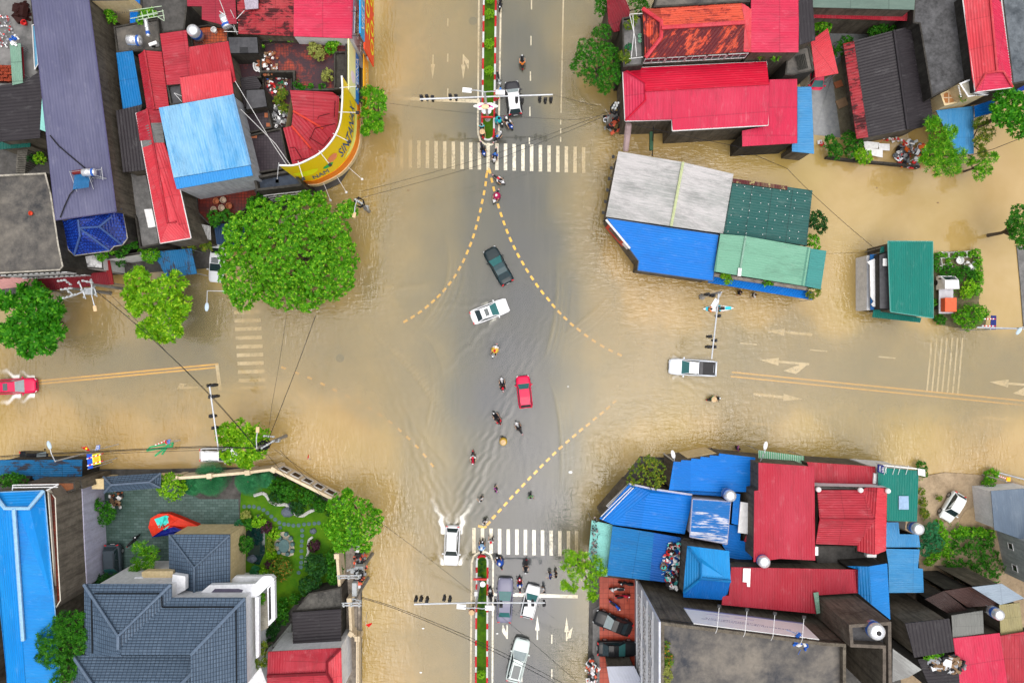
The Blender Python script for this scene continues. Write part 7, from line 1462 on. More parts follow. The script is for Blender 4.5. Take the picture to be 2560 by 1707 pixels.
shrubs([('round yellow green topiary bush in the courtyard','S',431,1215,33,'lime',.15,2.2),('dark green shrub by the lilac wall','S',[(252,1262,16),(272,1282,18),(262,1298,14)],0,0,'deep',.15,1.8),('dark hedge shrub at the corner of the villa roof','S',[(225,1472,22),(262,1452,18),(292,1448,16),(218,1500,18)],0,0,'dark',.15,2.2),('small yellow green shrub at the top of the villa roof','D3',1370,450,14,'lime'),('dark bush below the villa side frame','S',[(672,1585,18),(688,1570,13),(664,1605,13)],0,0,'dark',.15,1.6),('shrub nearest the wall top in the garden','D2',905,830,17,'deep'),('broad shrub in the garden middle under the wall','D2',1030,905,24,'deep'),('shrub below the broad one on the gravel line','D2',925,975,18,'dark'),('round shrub under the third wall window','D2',1245,955,19,'deep'),('dark shrub inside the bend of the gravel line','D2',1150,1080,18,'dark'),('shrub under the last wall window','D2',1400,1060,15,'deep'),('low light green oval bush above the pond','D2',[(720,1240,13,.9),(760,1220,12,.9),(690,1250,9,.9)],0,0,'lime',.15,.9),('dark bush left of the light oval bush','D2',628,1255,13,'deep'),('round purple bush at the top of the pond','D2',810,1300,14,'purple'),('round purple bush beside the short gravel line','D2',1328,1505,14,'purple'),('purple bush at the lower end of the pond','D4',855,258,11,'purple'),('round light green bush at the upper left of the patio','D2',900,1370,13,'lime'),('olive bush left of the patio','D2',[(860,1440,10),(855,1490,10),(865,1530,9)],0,0,'olive',.15,.8),('round light green bush below the patio','D4',868,155,12,'lime'),('red flecked round bush below the patio','D4',975,320,27,'warm'),('large dark conifer bush right of the lawn','D4',[(1360,270,26),(1310,220,16),(1400,320,16)],0,0,'dark',.15,2.0),('second dark conifer bush right of the lawn','D4',[(1270,500,22),(1330,460,18)],0,0,'dark',.15,1.8),('dark bush at the left bank of the pond','D2',[(580,1480,20),(545,1440,12)],0,0,'deep',.15,1.6),('yellow green rosette bush at the top left of the lawn','D2',585,1165,11,'straw'),('blue green cluster below the rosette bush','D2',520,1265,10,'fern'),('green bush at the lower right of the pond','D4',685,335,11,'fern'),('bright yellow green bush left of the purple one','D4',780,350,11,'lime'),('hedge along the inside of the right garden wall','D4',[(1540,180,16),(1560,260,18),(1570,340,18),(1560,420,16)],0,0,'deep',.15,1.4),('hedge plant in the upper villa balcony','D4',[(640,690,10,5),(640,740,10,5),(635,800,10,5),(640,840,8,5)],0,0,'bright',4.4,5.0),('hedge plant in the side villa balcony','D4',[(765,620,9,5),(765,665,8,5)],0,0,'bright',4.4,5.0),('scruffy bushes below the lawn beside the villa','D4',[(1000,690,13),(985,800,16),(1000,880,12),(1130,640,12)],0,0,'deep',.15,1.0),('green bush over the left edge ledge planter','D1',[(60,700,16,4.5),(150,690,18,4.5),(230,700,14,4.5)],0,0,'deep',4.0,4.5),('bush below the navy tiled roof','A3',[(1110,1300,15,4.6),(1230,1240,10,4.6)],0,0,'bright',4.2,4.6),('larger bush right of the navy tiled roof','A3',[(1400,1170,20,4.6),(1330,1230,14,4.6),(1310,1290,10,4.6)],0,0,'deep',4.0,4.6),('bush above the weathered blue canopy','A3',[(1640,1290,20),(1580,1260,14)],0,0,'bright',.15,3.2),('bush in the maroon gate recess','A3',1320,1370,12,'deep',.15,2.0),('palm like plant in the dark yard at the left edge','A3',432,245,13,'lime',.5,2.5),('dark shrub in the yard at the left edge','A3',[(430,140,12),(330,210,14)],0,0,'dark',.4,2.0),('bush at the top of the white railing','A4',[(100,650,15,3.2),(120,690,10,3.2)],0,0,'bright',2,3.2),('yellowish bush halfway down the white railing','A4',[(105,810,11,3.2),(110,870,10,3.2)],0,0,'olive',2,3.2),('bush at the lower end of the white railing','A4',[(130,960,13,3.2),(140,1060,14,3.2)],0,0,'bright',2,3.2),('bush hanging below the long light red roof','A4',[(100,1200,16),(290,1200,14)],0,0,'olive',.2,2.2),('creeper bush at the left end of the dark brick yard','A4',[(380,880,16),(510,870,14),(380,940,12)],0,0,'deep',2.8,3.8),('leafy bush beside the round salmon sign','A4',[(880,690,14),(800,740,16)],0,0,'deep',1,3.5),('grass clump growing on the grimy terrace','A2',[(1480,560,17,6.8),(1440,520,12,6.8),(1520,600,12,6.8)],0,0,'straw',6.1,6.8),('green shrub at the upper right of the grimy terrace','A2',[(1640,530,13,6.8),(1700,450,12,6.8),(1650,500,12,6.8)],0,0,'bright',6.1,6.8),('second grass clump on the grimy terrace','A2',1610,825,15,'straw',6.1,6.7),('weeds along the lower parapet of the grimy terrace','A2',[(1270,915,9,6.5),(1330,955,8,6.5),(1420,945,7,6.5),(1550,950,8,6.5)],0,0,'deep',6.1,6.5),('weed at the upper left of the grimy terrace','A2',[(880,510,7,6.6),(990,430,5,6.6),(1200,435,5,6.6)],0,0,'bright',6.1,6.6),('tangled plants in the rubbish strip','A2',[(1120,1020,12,5.3),(1080,1100,12,5.3),(1130,1180,12,5.3)],0,0,'olive',4.7,5.3),('leafy bush in the yard above the top left tank','A1',[(1010,50,10,3),(1180,130,9,6),(1220,200,12,6)],0,0,'bright',.2,5.0),('bush in the white lattice frame','A1',[(1560,170,12,5.8),(1650,150,12,5.8),(1520,240,8,5.8)],0,0,'bright',5.4,5.8),('potted shrub at the top of the narrow grey terrace','B2',[(690,190,10,7.2),(640,240,10,7.2)],0,0,'olive',6.6,7.2),('agave in a pot on the narrow grey terrace','B2',645,440,8,'fern',6.6,7.0),('yellow green shrub at the lower end of the narrow grey terrace','B2',[(600,520,13),(620,560,9)],0,0,'olive',5,6.8),('flowering shrub on the wall below the pink red roof','B2',1880,530,8,'warm',5,6.2),('green shrub on the wall below the pink red roof','B2',2010,525,11,'bright',5,6.2),('shrub beside the black ribbed strip roof in the yard','B3',[(240,225,17),(290,230,14)],0,0,'bright',.1,2.2),('shrub on the roof edge of the flooded yard','B3',[(760,255,16),(700,275,12),(860,245,8)],0,0,'deep',.1,2.2),('dark bush left of the black gable house','B3',[(460,350,14),(400,400,12),(395,450,9)],0,0,'deep',.1,2.0),('bush at the left end of the low wall','B3',[(330,1220,14),(370,1290,18),(320,1180,10)],0,0,'deep',.1,1.6),('bush in the middle of the low wall','B3',[(480,1180,16),(540,1230,18),(500,1300,14)],0,0,'deep',.1,1.6),('light bush at the right on the low wall','B3',[(610,1340,18),(570,1310,14)],0,0,'lime',.1,1.6),('small shrub at the balcony corner near the top right','B3',1455,840,8,'olive',5,5.6),('light shrub below the round dark tree','B4',[(1920,870,14),(1940,920,12)],0,0,'bright',.1,2.5),('creeper over the left end of the planter ledge','B4',[(1170,1190,12,3.7),(1190,1230,9,3.7),(1150,1165,8,3.7)],0,0,'lime',3.2,3.7),('creeper over the middle of the planter ledge','B4',[(1520,1240,9,3.7),(1560,1245,6,3.7)],0,0,'bright',3.2,3.7),('creeper over the right end of the planter ledge','B4',[(1930,1320,16,3.4),(1900,1345,9,3.4)],0,0,'olive',.1,3.2),('bush by the mud lot street edge','E4',[(1360,230,15),(1345,280,14),(1335,330,10),(1380,215,12)],0,0,'bright'),('bush at the street end of the teal street roof','E4',[(910,170,13),(930,215,9)],0,0,'deep'),('tall weeds at the right of the sky blue stepped roof','E4',[(960,600,20),(990,660,22),(940,700,16),(985,560,14)],0,0,'fern',.15,1.4),('weeds along the right of the teal street roof','E4',[(925,400,10),(930,470,11),(915,330,8),(1025,375,7)],0,0,'olive'),('row of low bushes right of the sky blue stepped roof','E4',[(1000,740,14),(960,780,10),(1040,600,14),(1060,660,14),(1020,540,10),(1080,730,13)],0,0,'bright',.15,.7),('dense bushes at the upper rim of the mud lot thicket','E4',[(1130,600,12),(1180,590,13),(1240,590,12),(1300,595,12),(1360,610,11)],0,0,'bright',.15,.8),('large rounded bush in the foam box garden','C1',1408,1040,13,'bright'),('bush at the lower right of the foam box garden','C1',[(1370,1290,26),(1270,1300,20),(1450,1260,18),(1330,1370,16)],0,0,'bright',.15,1.3),('bush in the middle of the foam box garden','C1',[(1310,1060,16),(1350,1000,14)],0,0,'lime',.15,.9),('low greens behind the foam boxes','C1',[(1120,860,14),(1180,850,14),(1300,870,16),(1380,900,14),(1240,930,10)],0,0,'deep',.15,.5),('greens along the right rim of the soil plot','C1',[(1410,680,10),(1430,740,9),(1420,800,10),(1440,850,9),(1440,900,10),(1440,960,9)],0,0,'bright',.15,.6),('greens along the left rim of the soil plot','C1',[(1010,720,9),(1010,780,8),(1030,830,8),(1060,1330,12),(1010,1160,8)],0,0,'deep',.15,.6),('leafy crops inside the foam boxes','C1',[(1055,700,7),(1106,703,6),(1204,698,7),(1247,695,7),(1285,693,7),(1375,690,9),(1150,760,9)],0,0,'bright',.45,.55),('dry grass clump at the parapet of the concrete roof','E3',[(850,1120,13,13),(835,1180,10,13),(850,1060,10,13)],0,0,'straw',12.6,13.0),('reddish grass along the parapet of the concrete roof','E3',[(870,960,12,12.9),(865,1010,9,12.9),(845,820,8,12.9),(830,870,8,12.9)],0,0,'warm',12.6,12.9),('plants among the black ribbed roofs','E4',[(990,1380,10,8),(950,1395,8,8),(1030,1370,8,8)],0,0,'bright',7.4,7.9)])
plant("weed_thicket",'broad thicket of dark green creepers on the mud lot','E4',[(1180,650,26),(1250,640,28),(1330,640,22),(1160,740,28),(1250,740,36),(1340,740,28),(1380,820,26),(1290,850,32),(1200,840,28),(1120,800,22),(1360,890,18),(1240,910,16)],'deep',zg=.15,zc=.6,dens=26,L=.24,Wd=.13,k=5,cat='creepers',trunk=False,thingkind='stuff')
plant("weeds",'sparse low weeds over the mud lot and beside the sky blue roof','E4',[(950,520,12),(1040,540,18),(1060,620,20),(1070,700,22),(1030,760,18),(920,430,10),(1100,640,16),(1080,560,12),(980,700,14),(910,240,8),(1130,580,16),(1180,600,14),(1000,620,16),(1030,680,18),(1090,770,16),(1350,350,8),(930,620,12)],'bright',zg=.15,zc=.3,dens=14,L=.18,Wd=.08,k=4,cat='weeds',trunk=False,thingkind='stuff')
plant("grass",'low grass over the foam box garden soil','C1',[(1100,920,20),(1230,1000,20),(1290,1120,22),(1230,1080,16),(1380,1130,20),(1330,1200,16),(1400,960,14),(1080,800,16),(1210,790,16)],'bright',zg=.15,zc=.25,dens=16,L=.14,Wd=.06,k=4,cat='grass',trunk=False,thingkind='stuff')
plant("ground_cover",'dark leafy ground cover in the lower median beside the signal mast','E1',[(755,545+i*48,8) for i in range(10)],'dark',zg=.2,zc=.45,dens=34,L=.14,Wd=.08,k=5,cat='ground cover',trunk=False,thingkind='stuff')
plant("ground_cover",'dark undergrowth along the inner side of the garden wall','D2',[(900,780,14),(980,800,12),(1080,850,12),(1180,880,14),(1330,960,14),(1430,1010,12),(1330,1050,12),(1100,1000,14),(1490,1130,10)],'dark',zg=.15,zc=.4,dens=26,L=.16,Wd=.09,k=5,cat='ground cover',trunk=False,thingkind='stuff')
plant("grass",'short rough grass on both median islands','S',[(1224-i*.05,5+i*14,11) for i in range(17)]+[(1221,320,10),(1221,333,9)]+[(1203.5,1560+i*14,10) for i in range(11)],'deep',zg=.2,zc=.24,dens=22,L=.09,Wd=.03,k=4,sq=.1,cat='grass',trunk=False,thingkind='stuff',flat=.9)
for i,(f,x,y,r) in enumerate((('B1',1060,135,11.5),('B1',1058,415,11.5),('B1',1055,662,11.5),('B1',1065,-5,10),('E1',748,1493,10))):
 plant("topiary_ball",('clipped round bush, second from the top in the upper median','clipped round bush, third from the top in the upper median','clipped round bush nearest the signal mast in the upper median','clipped round bush cut by the top edge in the upper median','clipped round bush in the lower median')[i],f,[(x,y,r)],'lime',zg=.2,zc=.75,dens=150,L=.09,Wd=.06,k=5,cat='topiary bush',group='clipped bushes in the median',sq=1.0,up=1.2)
def palm(label,f,x,y,r,z=1.2,n=30,kind='fern'):
 p=P(f,x,y,z);R_=r/PPM;root=thing("cycad_palm",label,'palm',(p.x,p.y,.15));rg=random.Random(int(x));Q=[]
 for i in range(n):
  a=i*2.399;el=.15+.9*(i/n);L_=R_*(1.1-.35*(i/n))*rg.uniform(.85,1.1);pts=[]
  for s_ in range(7):
   t=s_/6;rr=L_*t;zz=z+math.sin(el)*L_*t-.5*L_*t*t;pts.append(Vector((p.x+math.cos(a)*rr*math.cos(el*.5),p.y+math.sin(a)*rr*math.cos(el*.5),zz)))
  sd=Vector((-math.sin(a),math.cos(a),0))
  for s_ in range(1,13):
   t=s_/13*6;i0=min(5,int(t));q=pts[i0].lerp(pts[i0+1],t-i0);fw=(pts[i0+1]-pts[i0]).normalized();ll=.42*R_*math.sin(math.pi*(.15+.8*s_/13))
   for sg in (-1,1):e=q+(sd*sg+fw*.7)*ll;Q+=[q-fw*.035,q+fw*.035,e+fw*.015,e-fw*.015]
 mesh_from_quads("fronds",np.array([tuple(v) for v in Q]),LEAF[kind],root,(p.x,p.y,.15));mb=MB();mb.tube([(p.x,p.y,.1),(p.x,p.y,z)],[.18,.15],8);mb.build("trunk",TRUNK,root)
palm('large dark cycad palm in the row along the garden wall','D2',205,780,44,1.6,30);palm('dense round cycad palm right of the large one','D2',610,800,34,1.6,30);palm('small cycad palm behind the dense round one','D2',800,780,22,1.2,22);palm('small cycad palm left of the large one','D1',2085,755,26,1.4,24);palm('cycad palm overlapping the lime tree foot','D2',20,850,22,1.2,22)
# ===== vehicles
CG=paint("car_glass",(.015,.03,.035),.05,spec=.8);CGT=paint("car_glass_tinted_green",(.03,.13,.13),.08,spec=.8);CGP=paint("pale_painted_reflection_glass",(.28,.33,.34),.1);TYRE=paint("tyre_rubber",(.015,.015,.016),.7);RIM=paint("alloy_rim",(.4,.4,.42),.3,metal=.6);HL=paint("headlight_glass",(.75,.78,.8),.1);TLM=paint("tail_light_red",(.6,.01,.015),.2)  # CGP: reflected sky is put into the pale base colour of the glass
PRE={'sedan':(.22,.03,-.22,-.38,.92),'hatch':(.26,.1,-.38,-.48,1),'suv':(.24,.08,-.38,-.47,1.12),'pickup':(.24,.1,-.1,-.14,1.15)}
def car(label,x,y,hd,L,W,kind,col,group='cars on the flooded road',glass=CGT,roofcol=None,sun=None,Hh=1.45,name="parked_car",cat='car',z0=None,rear=CG):
 p=P('S',x,y,.9);zb=z0 if z0 is not None else gz(p.x,p.y)
 root=thing(name,label,cat,(p.x,p.y,zb),None,math.radians(hd));B=paint("car_paint_"+"_".join(str(int(c*99)) for c in col),col,.22,coat=.2,var=.02)
 a,b,c,d,hk=PRE[kind];Z=Hh*hk;w=W/2;zh=Z*.6
 st=[(.5,.62,.38,.42),(.49,.8,.3,.5),(.44,.94,.25,.56),(.3,1,.22,.6),(0,1,.22,.64),(-.3,1,.22,.65),(-.44,.96,.25,.66 if kind=='sedan' else .7),(-.49,.84,.3,.62),(-.5,.72,.4,.55)]
 mb=MB();vs=[]
 for fx,fw,zl,zt in st:
  X=fx*L;Wd=w*fw;zt=zt*Z;zl=zl*.9
  for yy,zz in ((-.8,zl),(-1,zl+.12),(-1,zt*.82),(-.9,zt*.97),(-.5,zt),(.5,zt),(.9,zt*.97),(1,zt*.82),(1,zl+.12),(.8,zl)):vs.append((X,yy*Wd,zz))
 n=10;fs=[tuple(reversed((i*n+k,i*n+(k+1)%n,(i+1)*n+(k+1)%n,(i+1)*n+k))) for i in range(len(st)-1) for k in range(n)];fs+=[tuple(range(n-1,-1,-1))[::-1],tuple((len(st)-1)*n+k for k in range(n))[::-1]]
 mb.mesh(vs,fs)
 if kind=='pickup':
  for sx,sy,lx,ly in ((-.31,-.86,.36,.12),(-.31,.86,.36,.12),(-.485,0,.03,1.8)):mb.box((sx*L,sy*w,Z*.68),(lx*L,ly*w,.22))
 body=mb.build("body",B,root,world=False,smooth=True)
 base=[(a*L,w*.86,zh),(d*L,w*.86,zh)];top=[(b*L,w*.66,Z),(c*L,w*.68,Z)]
 mb=MB();V8=[(a*L,-w*.88,zh),(a*L,w*.88,zh),(b*L,w*.68,Z),(b*L,-w*.68,Z),(d*L,-w*.86,zh),(d*L,w*.86,zh),(c*L,w*.68,Z),(c*L,-w*.68,Z),((b+c)/2*L,-w*.7,Z+.05),((b+c)/2*L,w*.7,Z+.05)]
 mb.mesh(V8,[(0,1,2,3),(5,4,7,6),(3,2,9,8),(8,9,6,7),(1,5,6,9,2),(4,0,3,8,7)]);mb.build("roof",paint("car_roof_"+"_".join(str(int(q*99)) for q in roofcol),roofcol,.22,coat=.2) if roofcol else B,root,world=False)
 def pane(q0,q1,q2,q3,nm,m,off,inset=.1):
  q=[Vector(v) for v in (q0,q1,q2,q3)];cc=sum(q,Vector())/4;nn=(q[1]-q[0]).cross(q[3]-q[0]).normalized();nn=nn if nn.z>0 else -nn
  q=[v.lerp(cc,inset)+nn*off for v in q];mb=MB();mb.poly(q);mb.poly([v-nn*.01 for v in q][::-1]);return mb.build(nm,m,root,world=False)
 pane(V8[0],V8[1],V8[2],V8[3],"windscreen",glass,.012,.07);pane(V8[5],V8[4],V8[7],V8[6],"rear_window",rear,.012,.12)
 for sg,q in ((1,(V8[1],V8[5],V8[6],V8[2])),(-1,(V8[4],V8[0],V8[3],V8[7]))):pane(*q,"side_window",CG,.012,.1)
 if sun:m_=(b+c)/2*L+sun[0]*L;mb=MB();mb.box((m_,0,Z+.045),(sun[1]*L,W*.46,.03));mb.build("sunroof",CG,root,world=False)
 if kind=='pickup':mb=MB();mb.box((-.325*L,0,Z*.69),(.3*L,W*.8,.03));mb.build("cargo_bed",BLACKP,root,world=False);mb=MB();mb.box((-.17*L,0,Z*.7),(.07*L,W*.84,.1));mb.build("bed_cover",paint("grey_bed_cover",(.08,.08,.085),.5),root,world=False)
 if kind=='suv':
  for sg in (-1,1):mb=MB();mb.tube([(b*L*.8,sg*w*.62,Z+.06),(c*L*.85,sg*w*.62,Z+.06)],.025,5);mb.build("roof_rail",BLACKP,root,world=False)
 for sg in (-1,1):
  mb=MB();mb.box((.465*L,sg*w*.68,.43*Z),(.22,.3,.12),rz=-sg*.5,bev=.03);mb.build("headlight",HL,root,world=False)
  mb=MB();mb.box((-.485*L,sg*w*.7,.58*Z),(.1,.28,.16),rz=sg*.3,bev=.02);mb.build("tail_light",TLM,root,world=False)
  mb=MB();mb.box((a*L*.82,sg*(w+.09),zh+.02),(.14,.22,.14),bev=.03);mb.build("wing_mirror",B,root,world=False)
  for fx in (.31,-.3):
   R=Matrix.Rotation(math.pi/2,3,'X');mb=MB();mb.lathe((fx*L,sg*w*.9,.32),[(.2,-.1),(.32,-.1),(.33,0),(.32,.1),(.2,.1)],16,rot=R);wh=mb.build("wheel",TYRE,root,world=False);mb=MB();mb.lathe((fx*L,sg*w*.9,.32),[(.21,-.11),(.21,.11)],12,rot=R);mb.build("rim",RIM,wh,world=False)
 mb=MB();mb.box((.497*L,0,.4*Z),(.05,W*.42,.14));mb.build("grille",BLACKP,root,world=False);mb=MB();mb.box((-.502*L,0,.42*Z),(.03,.45,.12));mb.build("number_plate",WHITEP,root,world=False)
 return root
WHT,BLK=(.74,.75,.77),(.012,.013,.015)
car('white hatchback with black lower body under the upper signal gantry',1283.6,243,97,3.8,1.72,'hatch',(.03,.03,.035),roofcol=WHT,glass=CGP);mb=MB()
car('blackish green sedan heading up left in the junction',1246,664,119,4.5,1.76,'sedan',(.012,.022,.026),roofcol=(.02,.05,.06))
car('white sedan with a dark sunroof turning right in the junction',1224,778,21,4.4,1.76,'sedan',WHT,sun=(.02,.1))
car('bright red hatchback on the dry strip at the centre',1310.7,980,96,3.65,1.62,'hatch',(.62,.008,.06))
car('white pickup truck with a black cargo bed on the right road',1733,919,177,5.3,1.85,'pickup',(.66,.7,.76),name="pickup_truck",cat='pickup truck')
car('crimson car throwing spray at the left edge',35,966,3,4.4,1.75,'suv',(.6,.01,.07),glass=CGP,sun=(0,.12))
car('white family van driving down through deep water beside the lower crosswalk',1129,1366,267,4.5,1.74,'suv',WHT,glass=CG)
car('long violet grey sedan waiting at the lower stop line',1262,1503,88,5.0,1.78,'sedan',(.17,.17,.24),rear=CGT)
car('small white hatchback waiting right of the violet grey sedan',1326,1506,76,3.7,1.62,'hatch',WHT)
car('white estate car with a large black glass roof at the bottom edge',1295,1653,76,4.9,1.84,'suv',(.6,.68,.66),glass=CGP,sun=(-.04,.3))
car('upper black sedan parked askew in the red tiled court',1533,1558,159,4.4,1.76,'sedan',BLK,None,glass=CGP,z0=.16)
car('lower black sedan parked straight in the red tiled court',1542,1622,-1,4.4,1.76,'sedan',BLK,None,z0=.16)
car('white hatchback parked askew on the sandy mud lot',2382,1267,240,3.4,1.6,'hatch',(.7,.73,.72),None,glass=CG,z0=.16)
car('white sedan half hidden under the very large tree',535,655,265,4.5,1.75,'sedan',(.66,.68,.72),None,glass=CG,sun=(.05,.14))
car('white van half hidden by the round lime tree',541,1139,0,4.2,1.6,'suv',WHT,None,glass=CG)
car('dark grey car parked in the slate courtyard',282,1408,272,4.3,1.85,'suv',(.05,.065,.08),None,z0=.14)
car('pink red car half under the red carport',2051,190,268,3.8,1.6,'hatch',(.6,.015,.07),None)
car('black car half hidden under the weathered blue street roof',82,1147,0,4.3,1.7,'sedan',BLK,None,glass=CGP)
def lb(c,s_,nm,m,par,bev=.03,**k):mb=MB();mb.box(c,s_,bev=bev,**k);return mb.build(nm,m,par,world=False)
p=P('S',2366,737,1.0);T=thing("small_truck",'small white truck with an orange load on the planted soil plot','truck',(p.x,p.y,.15),None,math.radians(90))
cab=MB();cab.mesh([(x,y,z) for x,y,z in ((2.1,-.85,.35),(2.1,.85,.35),(.6,.85,.35),(.6,-.85,.35),(2.05,-.85,1.1),(2.05,.85,1.1),(1.55,.76,1.85),(1.55,-.76,1.85),(.6,.8,1.9),(.6,-.8,1.9),(.6,.85,1.1),(.6,-.85,1.1))],[(0,4,5,1)[::-1],(4,7,6,5)[::-1],(7,9,8,6)[::-1],(3,2,8,9)[::-1],(1,5,6,8,2)[::-1],(0,3,9,7,4)[::-1]]);cab.build("cab",WHITEP,T,world=False)
q=MB();q.poly([(2.0,-.7,1.2),(2.0,.7,1.2),(1.62,.66,1.8),(1.62,-.66,1.8)]);q.build("windscreen",CG,T,world=False);lb((-.75,0,.75),(2.7,1.6,.16),"flatbed",paint("pale_grey_bed",(.45,.46,.5),.5),T);lb((-1.15,0,1.25),(1.55,1.3,.85),"cargo_box",paint("orange_load",C(245,110,70),.5),T);lb((2.12,0,.5),(.1,1.6,.2),"bumper",STEEL,T)
for sg in (-1,1):
 lb((1.75,sg*1.0,1.3),(.12,.2,.3),"wing_mirror",BLACKP,T)
 for fx in (1.4,-1.3):mb=MB();mb.lathe((fx,sg*.78,.32),[(.15,-.1),(.32,-.1),(.32,.1),(.15,.1)],14,rot=Matrix.Rotation(math.pi/2,3,'X'));mb.build("wheel",TYRE,T,world=False)
def skin(vs,ed,rad):
 me=bpy.data.meshes.new("body");me.from_pydata(vs,ed,[]);o=bpy.data.objects.new("body",me);COL.objects.link(o);md=o.modifiers.new("s",'SKIN');md.use_smooth_shade=True
 for v,r in zip(me.skin_vertices[0].data,rad):v.radius=(r,r)
 me.skin_vertices[0].data[0].use_root=True;sb=o.modifiers.new("b",'SUBSURF');sb.levels=1
 r=bpy.data.meshes.new_from_object(o.evaluated_get(bpy.context.evaluated_depsgraph_get()));bpy.data.objects.remove(o);return r
def pose(sit):
 hz=.75 if sit else .92;kx=.42 if sit else .06
 V_=[(0,0,hz),(.02,0,hz+.25),(.05 if sit else .02,0,hz+.47),(.07 if sit else .03,0,hz+.56),(.09 if sit else .04,0,hz+.64),(.1 if sit else .05,0,hz+.76),(.12 if sit else .06,0,hz+.82)];R_=[.14,.13,.15,.055,.085,.1,.06];E_=[(i,i+1) for i in range(6)]
 for sg in (-1,1):
  i=len(V_);st=sg*(.1 if sit else .16)
  V_+=[(0,sg*.1,hz-.05),(kx,sg*(.2 if sit else .1),hz-(.05 if sit else .42)),(kx*.8-(0 if sit else st),sg*.18 if sit else sg*.1,.1),(kx*.8+.14-(0 if sit else st),sg*.18 if sit else sg*.1,.04)];R_+=[.1,.075,.05,.045];E_+=[(0,i),(i,i+1),(i+1,i+2),(i+2,i+3)]
  j=len(V_);sz=hz+.45;hx,hy,hh=(.52,sg*.3,hz+.2) if sit else (.16+st,sg*.3,hz-.08)
  V_+=[(.04,sg*.18,sz),((.22 if sit else .02),sg*.3,sz-.2),(hx,hy,hh),(hx+.07,hy,hh)];R_+=[.07,.05,.035,.035];E_+=[(2,j),(j,j+1),(j+1,j+2),(j+2,j+3)]
  for q in range(4):k_=len(V_);V_+=[(hx+.1,hy+(q-1.5)*.022,hh),(hx+.16-.01*abs(q-1.5),hy+(q-1.5)*.026,hh-.02)];R_+=[.01,.008];E_+=[(j+3,k_),(k_,k_+1)]
  k_=len(V_);V_+=[(hx+.08,hy-sg*.05,hh)];R_+=[.01];E_+=[(j+2,k_)]
 k_=len(V_);V_+=[((.2 if sit else .14),0,hz+.74)];R_+=[.018];E_+=[(5,k_)]
 def sub(idx,pad):
  m_={a:b for b,a in enumerate(idx)};return skin([V_[a] for a in idx],[(m_[a],m_[b]) for a,b in E_ if a in m_ and b in m_],[R_[a]+pad for a in idx])
 body=skin(V_,E_,R_);L0,A0,step=7,11,17
 l_,r_=7,24
 return body,sub([0,1,2,l_+4,l_+5,r_+4,r_+5],.025),sub([0,l_,l_+1,l_+2,r_,r_+1,r_+2],.02),hz
SKINM=paint("skin",(.42,.24,.15),.5)
POSE={}
def person(label,x,y,hd,shirt,trousers,head,hat='helmet',sit=False,z0=None,group=None,seat=0.0,off=0.0,cape=None):
 if sit not in POSE:POSE[sit]=pose(sit)
 body,top,leg,hz=POSE[sit];a=math.radians(hd);p=P('S',x,y,1.3);zb=(gz(p.x,p.y) if z0 is None else z0)+seat
 root=thing("person",label,'person',(p.x-math.cos(a)*off,p.y-math.sin(a)*off,zb),group,a)
 for nm,me,m in (("body",body,SKINM),("shirt",top,shirt),("trousers",leg,trousers)):
  if m is None:continue
  me=me.copy();me.materials.clear();me.materials.append(m);me.name=nm;o=bpy.data.objects.new(nm,me);COL.objects.link(o);o.parent=root
 hx=.1 if sit else .05;mb=MB();zt=hz+.76
 if hat=='cone':mb.lathe((hx,0,zt),[(.3,.02),(.31,.03),(.12,.16),(.01,.24)],16);nm="conical_hat"
 elif hat=='hair':mb.ball((hx-.02,0,zt+.03),.118,10,8,(1,.95,1));nm="hair"
 else:mb.ball((hx,0,zt+.03),.14,12,8,(1.1,.95,1));mb.box((hx+.13,0,zt+.02),(.1,.16,.02));nm="helmet"
 mb.build(nm,head,root,world=False,smooth=hat!='cone')
 if cape:mb=MB();mb.lathe((0,0,hz-.3),[(.42,0),(.36,.3),(.26,.68),(.1,.84),(.07,.86)],14,sx=1.15,sy=1.1);mb.build("raincoat",cape,root,world=False,smooth=True)
 return root
DK=paint("dark_cloth",(.02,.022,.028),.8);WC=paint("white_cloth",(.65,.65,.66),.8);RC=paint("red_helmet",(.55,.01,.03),.3);BC=paint("blue_cloth",(.02,.08,.4),.7);YC=paint("yellow_raincoat",(.75,.48,.05),.4);TQ=paint("turquoise_raincoat",(.02,.5,.5),.4);OC=paint("orange_cloth",(.75,.2,.02),.7);GNC=paint("green_cloth",(.05,.35,.12),.7);PKC=paint("magenta_raincoat",(.4,.01,.09),.4);STRAW=paint("straw_hat",(.6,.42,.24),.8);HR=paint("black_hair",(.01,.01,.012),.6);BHM=paint("blue_helmet",(.05,.2,.6),.3);PUR=paint("purple_cloth",(.3,.05,.3),.7)
